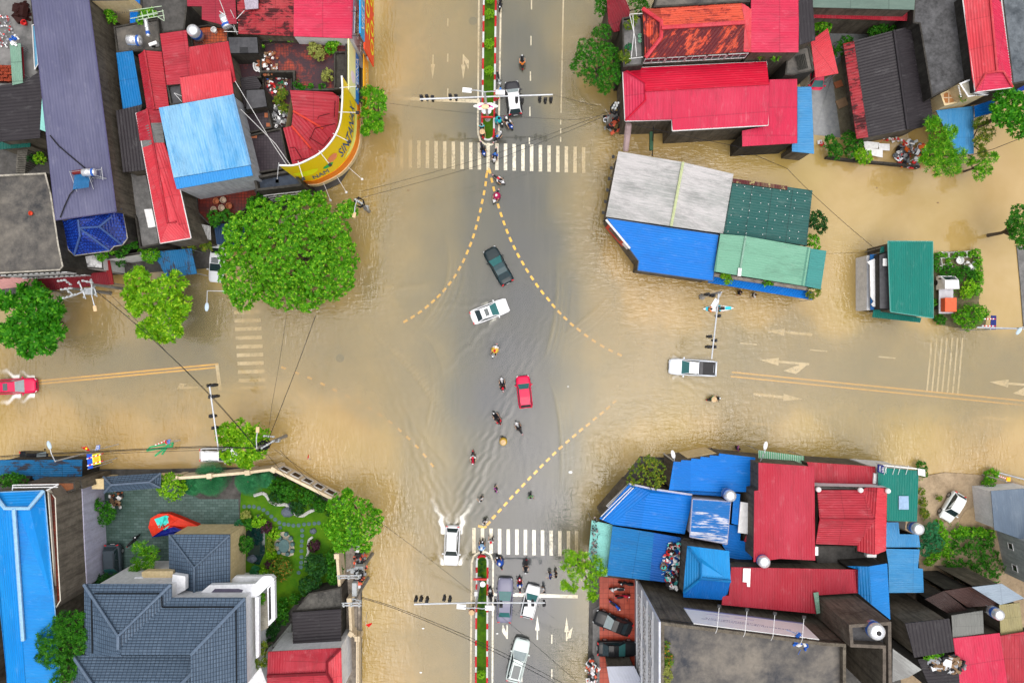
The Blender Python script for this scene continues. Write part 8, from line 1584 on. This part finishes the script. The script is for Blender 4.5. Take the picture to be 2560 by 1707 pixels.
def bike_proto(col,name):
 root=thing(name,"x",'motorbike',(0,0,0));bl=lambda nm,m,fn:(lambda b:(fn(b),b.build(nm,m,root,world=False,smooth=nm in ('body','seat')))[1])(MB())
 for fx in (.62,-.6):R=Matrix.Rotation(math.pi/2,3,'X');mb=MB();mb.lathe((fx,0,.28),[(.2,-.05),(.28,-.04),(.28,.04),(.2,.05)],14,rot=R);wh=mb.build("wheel",TYRE,root,world=False);mb=MB();mb.lathe((fx,0,.28),[(.2,-.03),(.2,.03)],10,rot=R);mb.build("rim",RIM,wh,world=False)
 bl("body",col,lambda b:(b.tube([(.75,0,.5),(.55,0,.78),(.38,0,.6),(.1,0,.42),(-.2,0,.55),(-.55,0,.7),(-.85,0,.72)],[.06,.17,.13,.12,.16,.15,.05],8),b.box((.5,0,.75),(.1,.42,.4),rot=Euler((0,-.3,0)).to_matrix(),bev=.04)))
 bl("seat",BLACKP,lambda b:b.tube([(.02,0,.68),(-.25,0,.78),(-.6,0,.8),(-.75,0,.78)],[.08,.14,.13,.07],8));bl("handlebar",BLACKP,lambda b:b.tube([(.3,-.36,.98),(.45,-.2,1.0),(.48,0,.95),(.45,.2,1.0),(.3,.36,.98)],.022,6))
 for sg in (-1,1):bl("mirror",BLACKP,lambda b:(b.tube([(.42,sg*.22,1.0),(.4,sg*.32,1.15)],.01,4),b.ball((.4,sg*.34,1.17),.06,8,5,(.4,1,.7))))
 bl("headlight",HL,lambda b:b.ball((.62,0,.88),.09,8,6));bl("tail_light",TLM,lambda b:b.box((-.86,0,.72),(.05,.16,.08),bev=.01));bl("footboard",BLACKP,lambda b:b.box((.12,0,.32),(.4,.36,.05),bev=.015))
 return root
BK={}
BM={'k':paint("black_fairing",(.02,.02,.025),.25),'w':paint("white_fairing",(.7,.7,.72),.25),'r':paint("red_fairing",(.5,.01,.04),.25),'b':paint("blue_fairing",(.02,.1,.5),.25),'s':paint("silver_fairing",(.35,.37,.38),.3)}
def bike(label,x,y,hd,c='k',z0=None,group='motorbikes on the road',riders=()):
 p=P('S',x,y,.8);z=gz(p.x,p.y) if z0 is None else z0
 if c not in BK:BK[c]=o=bike_proto(BM[c],"motorbike")
 else:o=copy_tree(BK[c])
 o.location=(p.x,p.y,z);o.rotation_euler=(0,0,math.radians(hd));tag(o,label,'motorbike',group)
 for i,(lb_,sh,tr,hd_,hat,cape) in enumerate(riders):person(lb_,x,y,hd,sh,tr,hd_,hat,True,z,None,.02,.18+.42*i,cape)
rd=lambda lb_,sh,hd_=HR,hat='helmet',cape=None,tr=DK:(lb_,sh,tr,hd_,hat,cape)
bike('black motorbike alone in the upper right lane',1306,152,93,'k',riders=[rd('rider in an orange top alone in the upper right lane',OC)])
bike('silver and black motorbike leaning on the upper median',1246.6,195,282,'s');bike('motorbike cut by the top edge beside the upper median',1250.6,3,265,'k')
bike('dark motorbike under the turquoise raincoat by the upper median',1248,298,-58,'k',riders=[rd('rider in a wide turquoise raincoat beside the upper median',BC,cape=TQ)])
bike('blue motorbike carrying two people behind the white hatchback',1272,305,-58,'b',riders=[rd('front rider of the blue motorbike behind the white hatchback',WC),rd('pillion rider with a white helmet on the blue motorbike',DK,WHITEP)])
bike('white motorbike at the right tip of the upper median',1244,340,55,'w',riders=[rd('rider with a blue helmet at the right tip of the upper median',DK,BHM)])
bike('dark blue motorbike at the left of the upper median tip on the crosswalk',1206.5,371,-75,'b',riders=[rd('rider in dark clothes at the left of the median tip on the crosswalk',DK)])
bike('white fronted motorbike on the middle of the upper crosswalk',1237.5,387,-100,'w',riders=[rd('rider in a blue jacket on the middle of the upper crosswalk',BC,BHM)])
bike('white motorbike just below the upper crosswalk',1247,447,-35,'w',riders=[rd('rider with a red helmet and pale shirt just below the upper crosswalk',WC,RC)])
bike('white tailed motorbike below the red helmeted rider',1240,490,-112,'w',riders=[rd('rider in a magenta raincoat below the upper crosswalk',PKC,WHITEP,cape=PKC)])
bike('pale motorbike below the turning white sedan',1236,878,-108,'s',riders=[rd('rider in a yellow raincoat with a red helmet below the white sedan',YC,RC,cape=YC),rd('pillion in pale clothes behind the yellow raincoat',WC,WHITEP)])
bike('white nosed motorbike left of the red hatchback',1255.5,960,98,'w',riders=[rd('front rider in black left of the red hatchback',DK),rd('pillion in black and red left of the red hatchback',DK,RC)])
bike('black motorbike below the red hatchback on its left',1241.5,1045,122,'k',riders=[rd('front rider in black below left of the red hatchback',DK),rd('pillion with a red back below left of the red hatchback',RC)])
bike('white motorbike leaving a small wake below the red hatchback',1297,1070,118,'w',riders=[rd('rider in black on the white motorbike below the red hatchback',DK)])
bike('red fronted motorbike farthest left of the dry strip',1181.6,1146,-90,'r',riders=[rd('rider in white with a red helmet farthest left of the dry strip',WC,RC)])
bike('dark motorbike at the tip of the lower median on the crosswalk',1204,1368,82,'k',riders=[rd('rider in pale blue at the tip of the lower median',BC,WHITEP,cape=paint("pale_blue_rain",(.3,.5,.7),.4))])
bike('black motorbike just below the lower crosswalk beside the median',1248,1407,112,'k',riders=[rd('rider with a blue raincoat just below the lower crosswalk',BC,WHITEP,cape=BC)])
bike('black motorbike above the waiting small white hatchback',1315,1419,265,'k',riders=[rd('rider in black above the waiting white hatchback',DK)])
bike('red motorbike between the violet grey sedan and the white hatchback',1299.6,1463,92,'r',riders=[rd('rider in blue with a white back box between two waiting cars',BC,WHITEP)])
bike('grey motorbike squeezed beside the lower median',1226.5,1490,96,'s',riders=[rd('rider in grey squeezed beside the lower median',DK)])
bike('small motorbike crossing the deep water on the right road',1788,998,8,'k',riders=[rd('rider with a straw hat crossing the right road',GNC,STRAW,'cone')])
bike('white motorbike parked in the red tiled court',1543,1473,182,'w',.16,'motorbikes in the court');bike('dark motorbike with a red front in the red tiled court',1558,1491,4,'r',.16,'motorbikes in the court');bike('black motorbike parked askew above the upper black sedan',1538,1513,-40,'b',.16,'motorbikes in the court');bike('dark motorbike under the roof edge of the red tiled court',1566,1459,175,'k',.16,'motorbikes in the court');bike('black and white motorbike parked in the slate courtyard',331,1352,48,'k',.14,None)
for a_ in (('person in a yellow raincoat wading alone on the dry strip',1258,1106,90,YC,DK,STRAW,'cone',YC),('wading person in a white shirt above the lower crosswalk',1203,1251,140,WC,DK,HR,'hair',None),('wading person in a pinkish top above the lower crosswalk',1238,1226,30,PUR,DK,HR,'hair',None),('wading person in a green top near the lower crosswalk',1326,1242,-70,GNC,DK,HR,'hair',None),('dark haired person in pale clothes at the start of the dashed line',1211,1306,-60,WC,DK,HR,'hair',None),('person with a red hat and white shirt on the lower crosswalk',1227,1355,80,WC,DK,RC,'helmet',None),('left one of two people walking near the ragged tree',1377,1442,170,BC,DK,HR,'hair',None),('right one of two people walking near the ragged tree',1391,1439,170,DK,DK,HR,'hair',None),('person in white standing right of the waiting cars',1361,1477,200,WC,DK,HR,'hair',None),('person with a cream conical hat left of the lower median',1179,1528,-90,RC,DK,STRAW,'cone',None),('person in a cyan shirt at the left kerb of the upper median',1204,313,-90,paint("cyan_cloth",(.1,.5,.6),.7),DK,HR,'hair',None),('person with a tan conical hat at the tip of the upper median',1206,330,-90,OC,DK,STRAW,'cone',None),('person with a pale blue helmet below the silver motorbike',1251,226,90,BC,DK,BHM,'helmet',None),('person in yellow green beside the upper median kerb',1243,240,90,paint("acid_green",(.4,.55,.05),.7),RC,HR,'hair',None),('person in purple at the flooded shop front',1850,1122,180,PUR,DK,HR,'hair',None),('person in dark clothes above the saw-stepped roof',1784,1129,180,DK,DK,HR,'hair',None),('person wading below the long royal blue eave',1856,730,180,DK,DK,HR,'hair',None),('second person wading below the long royal blue eave',1893,736,180,WC,DK,HR,'hair',None)):
 person(*a_[:8],cape=a_[8])
p=P('S',1796,771,.2);K=thing("kayak",'turquoise and white kayak below the island building','kayak',(p.x,p.y,-.08),None,math.radians(2));mb=MB();mb.tube([(-1.75,0,.25),(-1.3,0,.16),(-.6,0,.14),(.3,0,.14),(1.2,0,.16),(1.75,0,.26)],[.03,.26,.38,.38,.24,.03],12);mb.v=[(a,b,min(c,.32)) for a,b,c in mb.v];mb.build("hull",WHITEP,K,world=False)
for x0,x1,w_ in ((-1.45,-.95,.42),(-.2,.25,.68),(.75,1.45,.34)):lb(((x0+x1)/2,0,.33),(x1-x0,w_,.02),"deck_panel",paint("turquoise_plastic",(.02,.5,.62),.3),K,0)
lb((.45,0,.36),(.5,.36,.05),"seat_well",BLACKP,K)
person('kayaker in an orange life vest on the left seat of the kayak',1779,772,0,OC,DK,HR,'hair',True,-.55);person('second kayaker in dark clothes on the kayak',1800,772,0,DK,DK,HR,'hair',True,-.55)
# ===== poles, signals, cables, signs
GALV=paint("galvanised_pole",(.5,.52,.55),.35,metal=.3);CONC=concrete("pole_concrete",(.16,.15,.14),(.28,.27,.25),2,.3);CABLE=paint("black_cable",(.012,.012,.014),.6)
def signal_head(par,p,ang,n=1):
 R=Matrix.Rotation(ang,3,'Z');c=Vector(p);mb=MB();mb.box(c+Vector((0,0,-.45)),(.34,.22,1.0),rot=R,bev=.03)
 for k in range(3):mb.lathe(c+R@Vector((0,-.12,0))+Vector((0,0,-.15-.3*k)),[(.13,0),(.13,.2)],10,rot=R@Matrix.Rotation(math.pi/2,3,'X'))
 o=mb.build("signal_head",BLACKP,par)
 for k,m in enumerate((REDP,paint("amber_lens",(.5,.25,.02),.3),paint("green_lens",(.02,.3,.1),.3))):mb=MB();q=c+R@Vector((0,-.14,0))+Vector((0,0,-.15-.3*k));mb.ball(q,.09,8,5);mb.build("lens",m,o)
def lamp_arm(par,a,b,head=(.95,.5,.14),hm=None):
 mb=MB();m=(a+b)/2+Vector((0,0,.25));mb.tube([a,m,b],.05,6);o=mb.build("lamp_arm",GALV,par);d=(b-a);mb=MB();mb.box(b+Vector((0,0,.02)),head,rz=math.atan2(d.y,d.x),bev=.04);mb.build("lamp_head",hm or WHITEP,o)
def gantry(label,f,arm,mast,sig,z=7.4,lamps=(),ang=0,lz=8.8,bars=()):
 m=P(f,*mast,z);root=thing("signal_gantry",label,'traffic signal',(m.x,m.y,0),'signal gantries')
 mb=MB();mb.tube([(m.x,m.y,-.2),(m.x,m.y,z),(m.x,m.y,lz)],[.16,.11,.07],10);mb.build("mast",GALV,root);mb=MB();mb.tube([P(f,*q,z) for q in arm],[.1]+[.08]*(len(arm)-1),8);mb.build("arm",GALV,root)
 mb=MB();mb.lathe((m.x,m.y,-.1),[(.35,0),(.35,.35),(.2,.45)],8);mb.build("base_plate",CONC,root)
 for s_ in sig:signal_head(root,P(f,*s_,z-.2),ang)
 t=Vector((m.x,m.y,lz))
 for l_ in lamps:lamp_arm(root,t,P(f,*l_,lz))
 for x,y,w_,zz in bars:mb=MB();mb.box(P(f,x,y,zz),(w_,.16,.3));mb.build("sign_bar",REDP,root)
gantry('signal gantry spanning the upper road with two white street lamps','B1',((410,928),(1020,905),(1650,885)),(1020,905),((420,895),(472,892),(525,900),(690,885),(745,890),(1313,915),(1365,925),(1530,910),(1582,920),(1635,915)),lamps=((850,845),(1160,865)),bars=((1035,1096,1.3,1.6),))
gantry('signal gantry spanning the lower road above the waiting cars','E1',((185,905),(708,892),(1283,893)),(708,892),((197,880),(240,878),(290,885),(435,872),(483,880),(865,912),(915,925),(1127,915),(1182,915),(1277,918)),lamps=((582,925),(820,935)),ang=math.pi,bars=((740,695,1.5,1.6),))
gantry('signal gantry on the left road reaching over the flood','S',((524,966),(535,1045),(546,1122)),(546,1122),((519,964),(530,963),(523,992),(534,991),(524,1040),(527,1041),(531,1070)),ang=math.pi/2,z=6.6,lz=6.8)
gantry('signal gantry on the right road beside the kayak','S',((1797,732),(1790,800),(1779,897)),(1797,732),((1778,841),(1791,851),(1775,867),(1789,867),(1800,789),(1772,735),(1786,738)),ang=-math.pi/2,z=6.6,lz=7.6,lamps=((1787,758),))
dz=thing("street_decoration",'white and pink flower shaped light decoration on the upper median mast','decoration',tuple(P('B1',1025,1000,5.2)));dm_=paint("pink_neon",(.75,.02,.3),.4)
for i,(dx,dy,w_) in enumerate(((-85,-5,.7),(85,-5,.7),(-42,-22,.8),(42,-22,.8),(-45,14,.8),(45,14,.8),(0,-26,.6))):
 mb=MB();q=P('B1',1025+dx,1000+dy,5.2);mb.lathe(q,[(.01,0),(w_/2,.02),(w_/2,.12),(.01,.14)],10,sy=.45);mb.build("petal",WHITEP,dz)
 mb=MB();mb.box(q.lerp(P('B1',1025,1000,5.2),.45)+Vector((0,0,.12)),(.5,.14,.08),rz=.5 if dx*dy>0 else -.5);mb.build("pink_stripe",dm_,dz)
mb=MB();mb.lathe(P('B1',1020,1000,5.3),[(.01,0),(.42,.05),(.4,.18),(.01,.24)],14,sy=.6);mb.build("flower_centre",paint("cream_neon",(.8,.6,.35),.4),dz)
for x,y,lb_ in ((1014,1035,'left'),(1048,1035,'right')):q=P('B1',x,y,1.2);mb=MB();mb.lathe((q.x,q.y,1.2),[(.3,-.02),(.36,0),(.3,.02)],18);tag(mb.build("ring_light",STEEL),f'{lb_} thin steel ring below the flower decoration','ring')
q=P('E1',760,738,1.2);mb=MB();mb.lathe((q.x,q.y,1.2),[(.28,-.02),(.34,0),(.28,.02)],18);tag(mb.build("ring_light",STEEL),'thin steel ring on the lower median mast','ring')
mb=MB();mb.box(P('E1',705,812,5.5),(.35,.5,.6),bev=.04);tag(mb.build("camera_box",WHITEP),'white camera box on the lower signal mast','camera')
def power_pole(label,f,top,z,arms,boxes=(),lamp=None,loops=0,mat=None):
 t=P(f,*top,z);root=thing("power_pole",label,'power pole',(t.x,t.y,0),'power poles');mb=MB();mb.tube([(t.x,t.y,-.3),(t.x,t.y,z)],[.2,.13],8);mb.build("pole",mat or CONC,root)
 for a,b,zz in arms:
  A,B=P(f,*a,zz),P(f,*b,zz);mb=MB();mb.tube([A,B],.07,5);ar_=mb.build("crossarm",GALV,root)
  for k in range(3):q=A.lerp(B,.1+.4*k);mb=MB();mb.lathe(q,[(.07,0),(.12,.08),(.07,.14),(.12,.2),(.05,.28)],8);mb.build("insulator",paint("insulator_grey",(.4,.42,.42),.2),ar_)
 for x,y,zz,s_ in boxes:mb=MB();mb.box(P(f,x,y,zz),s_,bev=.04);mb.build("transformer",paint("transformer_grey",(.35,.37,.38),.4),root)
 if lamp:lamp_arm(root,t,P(f,*lamp,z),(.6,.35,.14),STRAW)
 rg=random.Random(int(t.x*10))
 for k in range(loops):a=rg.random()*6;mb=MB();mb.tube([(t.x+math.cos(a+s_*1.2)*.5,t.y+math.sin(a+s_*1.2)*.5,z-1-k*.3+.2*math.sin(s_)) for s_ in range(6)],.06,5);mb.build("cable_coil",CABLE,root)
power_pole('steel lattice power pole group at the left street between two trees','C2',(855,265),8,(((735,235),(800,400),8),((770,230),(870,250),8.2),((690,370),(890,280),7.4),((850,215),(905,380),7.4),((600,220),(670,270),7),((610,300),(690,370),7.6)),((840,330,6.4,(.9,.7,.7)),),(888,490))
power_pole('second power pole beside the dark broad leaved tree','C2',(640,300),7.6,(((545,235),(620,225),7.6),((570,315),(680,300),7.6),((590,395),(680,370),7.6)))
power_pole('tangled power pole with black coils at the round lime tree','D2',(705,435),9.2,(((780,300),(900,310),7.5),((750,440),(900,350),8.5)),((930,350,3.0,(.5,.4,.6)),),(715,235),7)
power_pole('power pole with white transformer and crossarms on the lower walkway','D4',(1800,420),8.4,(((1590,390),(1860,385),8.4),((1600,415),(1850,410),7.9),((1700,330),(1830,300),7)),((1790,530,6.5,(.5,1.4,.7)),(1840,320,5.5,(.9,.9,.9)),(1770,330,6,(.5,.5,.6))),None,3)
power_pole('power pole with double crossarm at the bend of the lower walkway','D4',(1760,700),8.0,(((1645,690),(1860,685),8),((1650,715),(1860,715),8),((1760,640),(1860,665),7.4)))
power_pole('power pole with paired tubes at the foot of the crimson house','B2',(530,975),7.0,(((485,1020),(520,960),6.8),((510,1025),(545,960),6.8)),((462,1115,1.5,(.5,.5,.5)),),None,4)
power_pole('power pole with a white lamp at the street corner left of the junction','A4',(1925,700),6.4,(((1905,690),(1990,740),6.2),),((2030,785,1.5,(.5,.5,.7)),),(1897,860),3)
def street_lamp(label,f,foot_top,head,z,bend=None,hm=None):
 t=P(f,*foot_top,z);root=thing("street_lamp",label,'street lamp',(t.x,t.y,0));mb=MB();mb.tube([(t.x,t.y,-.3),(t.x,t.y,z)],[.1,.07],8);mb.build("post",GALV,root);h=P(f,*head,z+.4)
 mb=MB();m=P(f,*bend,z+.5) if bend else (t+h)/2+Vector((0,0,.3));mb.tube([t,m,h],.05,6);mb.build("arm",GALV,root);d=h-m;mb=MB();mb.ball(h,.3,10,6,(1.6,.75,.35));mb.v=[tuple(h+Matrix.Rotation(math.atan2(d.y,d.x),3,'Z')@(Vector(v)-h)) for v in mb.v];mb.build("lamp_head",hm or paint("lamp_lens_blue",(.4,.5,.58),.2),root)
street_lamp('street lamp with an oval head left of the very large tree','C2',(2090,328),(1930,475),7,(1935,325));street_lamp('street lamp leaning over the weathered blue street roof','D1',(600,490),(535,315),7.5,(560,410));street_lamp('street lamp with a white square head above the striped awning','E2',(1720,285),(1773,130),6,(1765,190),WHITEP)
street_lamp('small street lamp at the left corner of the saw-stepped roof','E2',(900,278),(890,212),5,None,WHITEP);street_lamp('street lamp at the lower right edge of the brown side road','C1',(1880,1412),(1832,1440),6,(1870,1398))
def cable(label,pts,r=.035,grp='overhead cables'):
 q=[P(*p) for p in pts];out=[]
 for a,b in zip(q[:-1],q[1:]):
  for k in range(6):t=k/6;out.append(a.lerp(b,t)-Vector((0,0,(b-a).length*.02*math.sin(math.pi*t))))
 out.append(q[-1]);mb=MB();mb.tube(out,r*.7,5);tag(mb.build("overhead_cable",CABLE),label,'cable',grp)
cable('thick black cable from the steel power pole over the left road to the tangled pole',(('C2',900,330,7.5),('C2',1420,770,6.9),('C2',1960,1300,7.4),('D2',700,435,9)),.05);cable('second thin cable beside the thick one over the left road',(('C2',1020,350,7.5),('C2',1560,900,6.8),('C2',2010,1340,7.2),('D2',690,420,9)),.03)
cable('black cable from the very large tree down to the tangled pole',(('S',789,789,6.5),('S',702,1020,7.5),('S',672,1095,8.5)),.045);cable('thin cable left of the black one below the very large tree',(('S',716,789,6.5),('S',680,1010,7.5),('S',668,1095,8.5)),.025)
for i,o_ in enumerate((0,16)):cable(('upper','lower')[i]+' one of two thin cables crossing the upper crosswalk diagonally',(('S',903,479+o_,6.3),('S',1225,390+o_,5.8),('S',1535,275+o_*.4,6.8)),.028)
cable('thin cable crossing the upper road below the gantry',(('B1',120,965,6),('B1',960,1065,5.6),('B1',1860,1120,5.8),('B1',2091,1080,6.2)),.02);cable('thin stay from the right end of the upper gantry arm',(('B1',1650,885,7.4),('B1',2060,990,6.8)),.025)
for i,o_ in enumerate((0,12)):cable(('upper','lower')[i]+' one of two black cables crossing the lower road',(('D4',1855,620+o_,7.4),('E1',0,920+o_,7),('E1',660,1185+o_*2,6.5),('E1',1480,1590+o_*3,7)),.04)
cable('long thin cable crossing under the lower gantry',(('E1',-280,100,6),('E1',0,290,6),('E1',700,830,5.6),('E1',1560,1560,7)),.028)
for i,o_ in enumerate((0,14,40)):cable(('topmost','middle','lowest')[i]+' one of three black cables along the lower left street',(('D1',-60,440+o_,7),('D1',1100,380+o_*.8,6.6),('D1',2178,330+o_,6.8),('D2',700,432,8.8)),(.06,.04,.03)[i])
for i,o_ in enumerate((0,35)):cable(('left','right')[i]+' one of two cables running down along the lower walkway',(('D4',1815+o_,730,7.6),('D4',1820+o_,1640,7)),.03)
for i,(a_,b_) in enumerate((((900,450),(1510,900)),((960,460),(1500,1050)),((800,480),(1100,850)))):cable(('upper','lower','short')[i]+' cable hanging from the tangled pole over the garden wall',(('D2',*a_,7.6),('D2',*b_,3.2)),.028)
cable('cable across the flooded lane from the crimson house to the dark teal roof',(('B2',700,1165,6),('B2',1640,1365,5.5),('B4',1700,250,5),('B4',1925,475,4.5),('C1',440,650,4.2)),.035);cable('thin cable from the mint roof to the teal roofed house',(('B4',2040,990,4.8),('C1',0,682,4.5),('C1',430,665,4.2)),.02)
cable('black cable over the trees at the right edge',(('B3',1500,1330,4),('B3',1720,1270,5),('B3',2010,1155,6)),.045)
WC_=paint("pale_cable",(.5,.5,.5),.5)
for i,(a_,b_) in enumerate((((600,885),(1010,1568)),((660,1190),(1040,1568)))):mb=MB();mb.tube([P('A2',*a_,8.2),P('A2',*b_,7.2),P('A4',1185+i*40,350,6.9)],.035,5);tag(mb.build("overhead_cable",WC_),('left','right')[i]+' pale cable over the dark terraces beside the light blue roof','cable','overhead cables')
for i,pts in enumerate((((545,-5),(640,110),(780,230),(930,355)),((830,560),(760,640),(705,760),(655,890)))):mb=MB();mb.tube([P('A3',*q,8.75) for q in pts],.06,5);tag(mb.build("roof_cable",CABLE),('black cable curving down to the solar heater','black cable curving from the solar heater to the roof corner')[i],'cable')
def board(name,label,f,pts,z,cols,txt=None,cat='sign',post=True,stripes=()):
 q=PS(f,pts,z);c=sum(q,Vector())/4;root=thing(name,label,cat,(c.x,c.y,0));mb=MB();flat_face(mb,q,.06);mb.build("board",cols,root)
 if post:pole_tube("post",[(q[3].x,q[3].y,-.2),(q[3].x,q[3].y,z)],.05,GALV,root)
 for a,b in stripes:
  A,B=P(f,*a,z+.06),P(f,*b,z+.06)
  for k in range(8):pole_tube("stripe",[A.lerp(B,k/8),A.lerp(B,(k+1)/8)],.07,REDP if k%2 else WHITEP,root)
 if txt:
  for s_,u0,v0,w_,h_,m_ in txt:X=(q[1]-q[0]);Y=(q[0]-q[3]);text_obj("lettering",s_,root,q[3]+X*u0+Y*v0+Vector((0,0,.03)),X.normalized(),Y.normalized(),X.length*w_,Y.length*h_,m_)
 return root
board("road_sign",'navy direction sign on red and white striped bars near the right edge','C1',[(1560,1288),(1612,1290),(1608,1426),(1554,1424)],5,flatmat("sign_navy",C(15,30,95)),stripes=(((1490,1322),(1600,1322)),((1470,1390),(1600,1392))))
pole_tube("sign_arm",[P('C1',1420,1405,5),P('C1',1882,1418,5)],.09,GALV,bpy.data.objects[[o.name for o in COL.objects if o.name.startswith("road_sign")][0]])
board("road_sign",'blue road sign on striped bars beside the weathered blue street roof','D1',[(942,412),(1002,410),(1012,565),(958,575)],4.5,flatmat("sign_blue",C(20,70,175)));ys=board("road_sign",'bright yellow notice sign on striped bars beside the blue road sign','D1',[(1003,415),(1085,403),(1096,515),(1012,532)],4.6,flatmat("sign_yellow",C(250,225,50)),stripes=(((945,465),(1125,405)),((950,540),(1125,485))))
for k in range(7):a,b=P('D1',1020,430+k*13,4.65),P('D1',1078,424+k*13,4.65);pole_tube("text_line",[a,b],.025,REDP,ys,4)
board("road_sign",'small white and blue lettered sign above the yellow notice sign','D1',[(1048,318),(1090,312),(1085,362),(1038,370)],4.5,flatmat("sign_blue_white",C(90,110,165)),(("P",.15,.15,.3,.7,WT),("2",.55,.15,.3,.7,WT)))
board("road_sign",'white and blue sign with striped post above the green frame on the left street','D1',[(1815,258),(1855,250),(1850,300),(1810,305)],3,flatmat("sign_blue_white",C(90,110,165)),stripes=(((1690,315),(1820,262)),))
gr_=thing("green_frame",'translucent green frame structure standing in the water on the left street','frame',tuple(P('D1',1760,360,0)));
for a,b in (((1640,335),(1885,290)),((1885,290),(1870,335)),((1600,375),(1880,325)),((1690,430),(1830,320)),((1765,415),(1840,305)),((1640,335),(1600,375))):pole_tube("green_bar",[P('D1',*a,1.6),P('D1',*b,1.8)],.11,paint("green_bar_paint",C(70,185,120),.4),gr_)
board("warning_sign",'yellow warning sign on a striped bar by the mud lot','E4',[(1462,240),(1490,240),(1488,266),(1464,266)],4,flatmat("warning_yellow",C(250,160,25)),stripes=(((1410,230),(1462,248)),));pole_tube("guard_rail",[P('E4',1408,208,.6),P('E4',1640,270,.6)],.09,GALV);tag(bpy.data.objects["guard_rail"],'grey guard rail at the street edge near the right border','rail')
FL=paint("red_flag",C(225,25,25),.6)
def flag(label,f,base,tip,pts,z=3):
 a=P(f,*base,z);root=thing("red_flag",label,'flag',(a.x,a.y,0),'red flags');pole_tube("flagpole",[(a.x,a.y,-.2),P(f,*tip,z+.5)],.03,FRAME,root);mb=MB();q=PS(f,pts,z+.3);q=[v+Vector((0,0,.12*(i%2))) for i,v in enumerate(q)];flat_face(mb,q,.02);mb.build("cloth",FL,root)
flag('red flag with a yellow star above the blue road sign','D1',(1000,385),(930,375),[(885,327),(905,337),(945,328),(988,372),(950,378),(900,345)]);flag('red flag beside the white and blue sign on the left street','D1',(1825,310),(1790,262),[(1788,255),(1812,270),(1826,305),(1808,300)]);flag('small red flag on a white pole standing in the flood','D2',(1243,588),(1262,545),[(1268,502),(1276,512),(1272,545),(1255,555)],1.5);flag('red flag over the lower road beside the walkway poles','D4',(1855,908),(1905,925),[(1905,925),(1972,900),(1978,915),(1945,950)])
st_=MB();c_=P('D1',940,352,3.55);st_.poly([(c_.x+.16*(1 if k%2==0 else .42)*math.cos(math.pi/2+k*math.pi/5),c_.y+.16*(1 if k%2==0 else .42)*math.sin(math.pi/2+k*math.pi/5),c_.z) for k in range(10)]);st_.build("star",YT,bpy.data.objects["red_flag"])
for i,(x,y,s_,lb_) in enumerate(((1426,1180,.34,'white floating bag right of the dashed line'),(1420,966,.14,'tiny white scrap east of the red hatchback'),(2345,507,.18,'white scrap floating on the brown side road'),(1243,1583,.2,'white bag beside the lower median'),(1058,1570,.2,'white scrap on the lower left lane'),(1052,1680,.22,'white bag near the bottom on the lower left lane'),(1021,476,.16,'dark scrap left of the upper crosswalk'),(2192,470,.14,'brown scrap on the side road'))):
 q=P('S',x,y,.02);mb=MB();mb.ball((q.x,q.y,.03),s_*.55,7,4,(1.3,.8,.25));tag(mb.build("floating_litter",WOOD if 'brown' in lb_ or 'dark' in lb_ else WHITEP),lb_,'litter','floating litter')
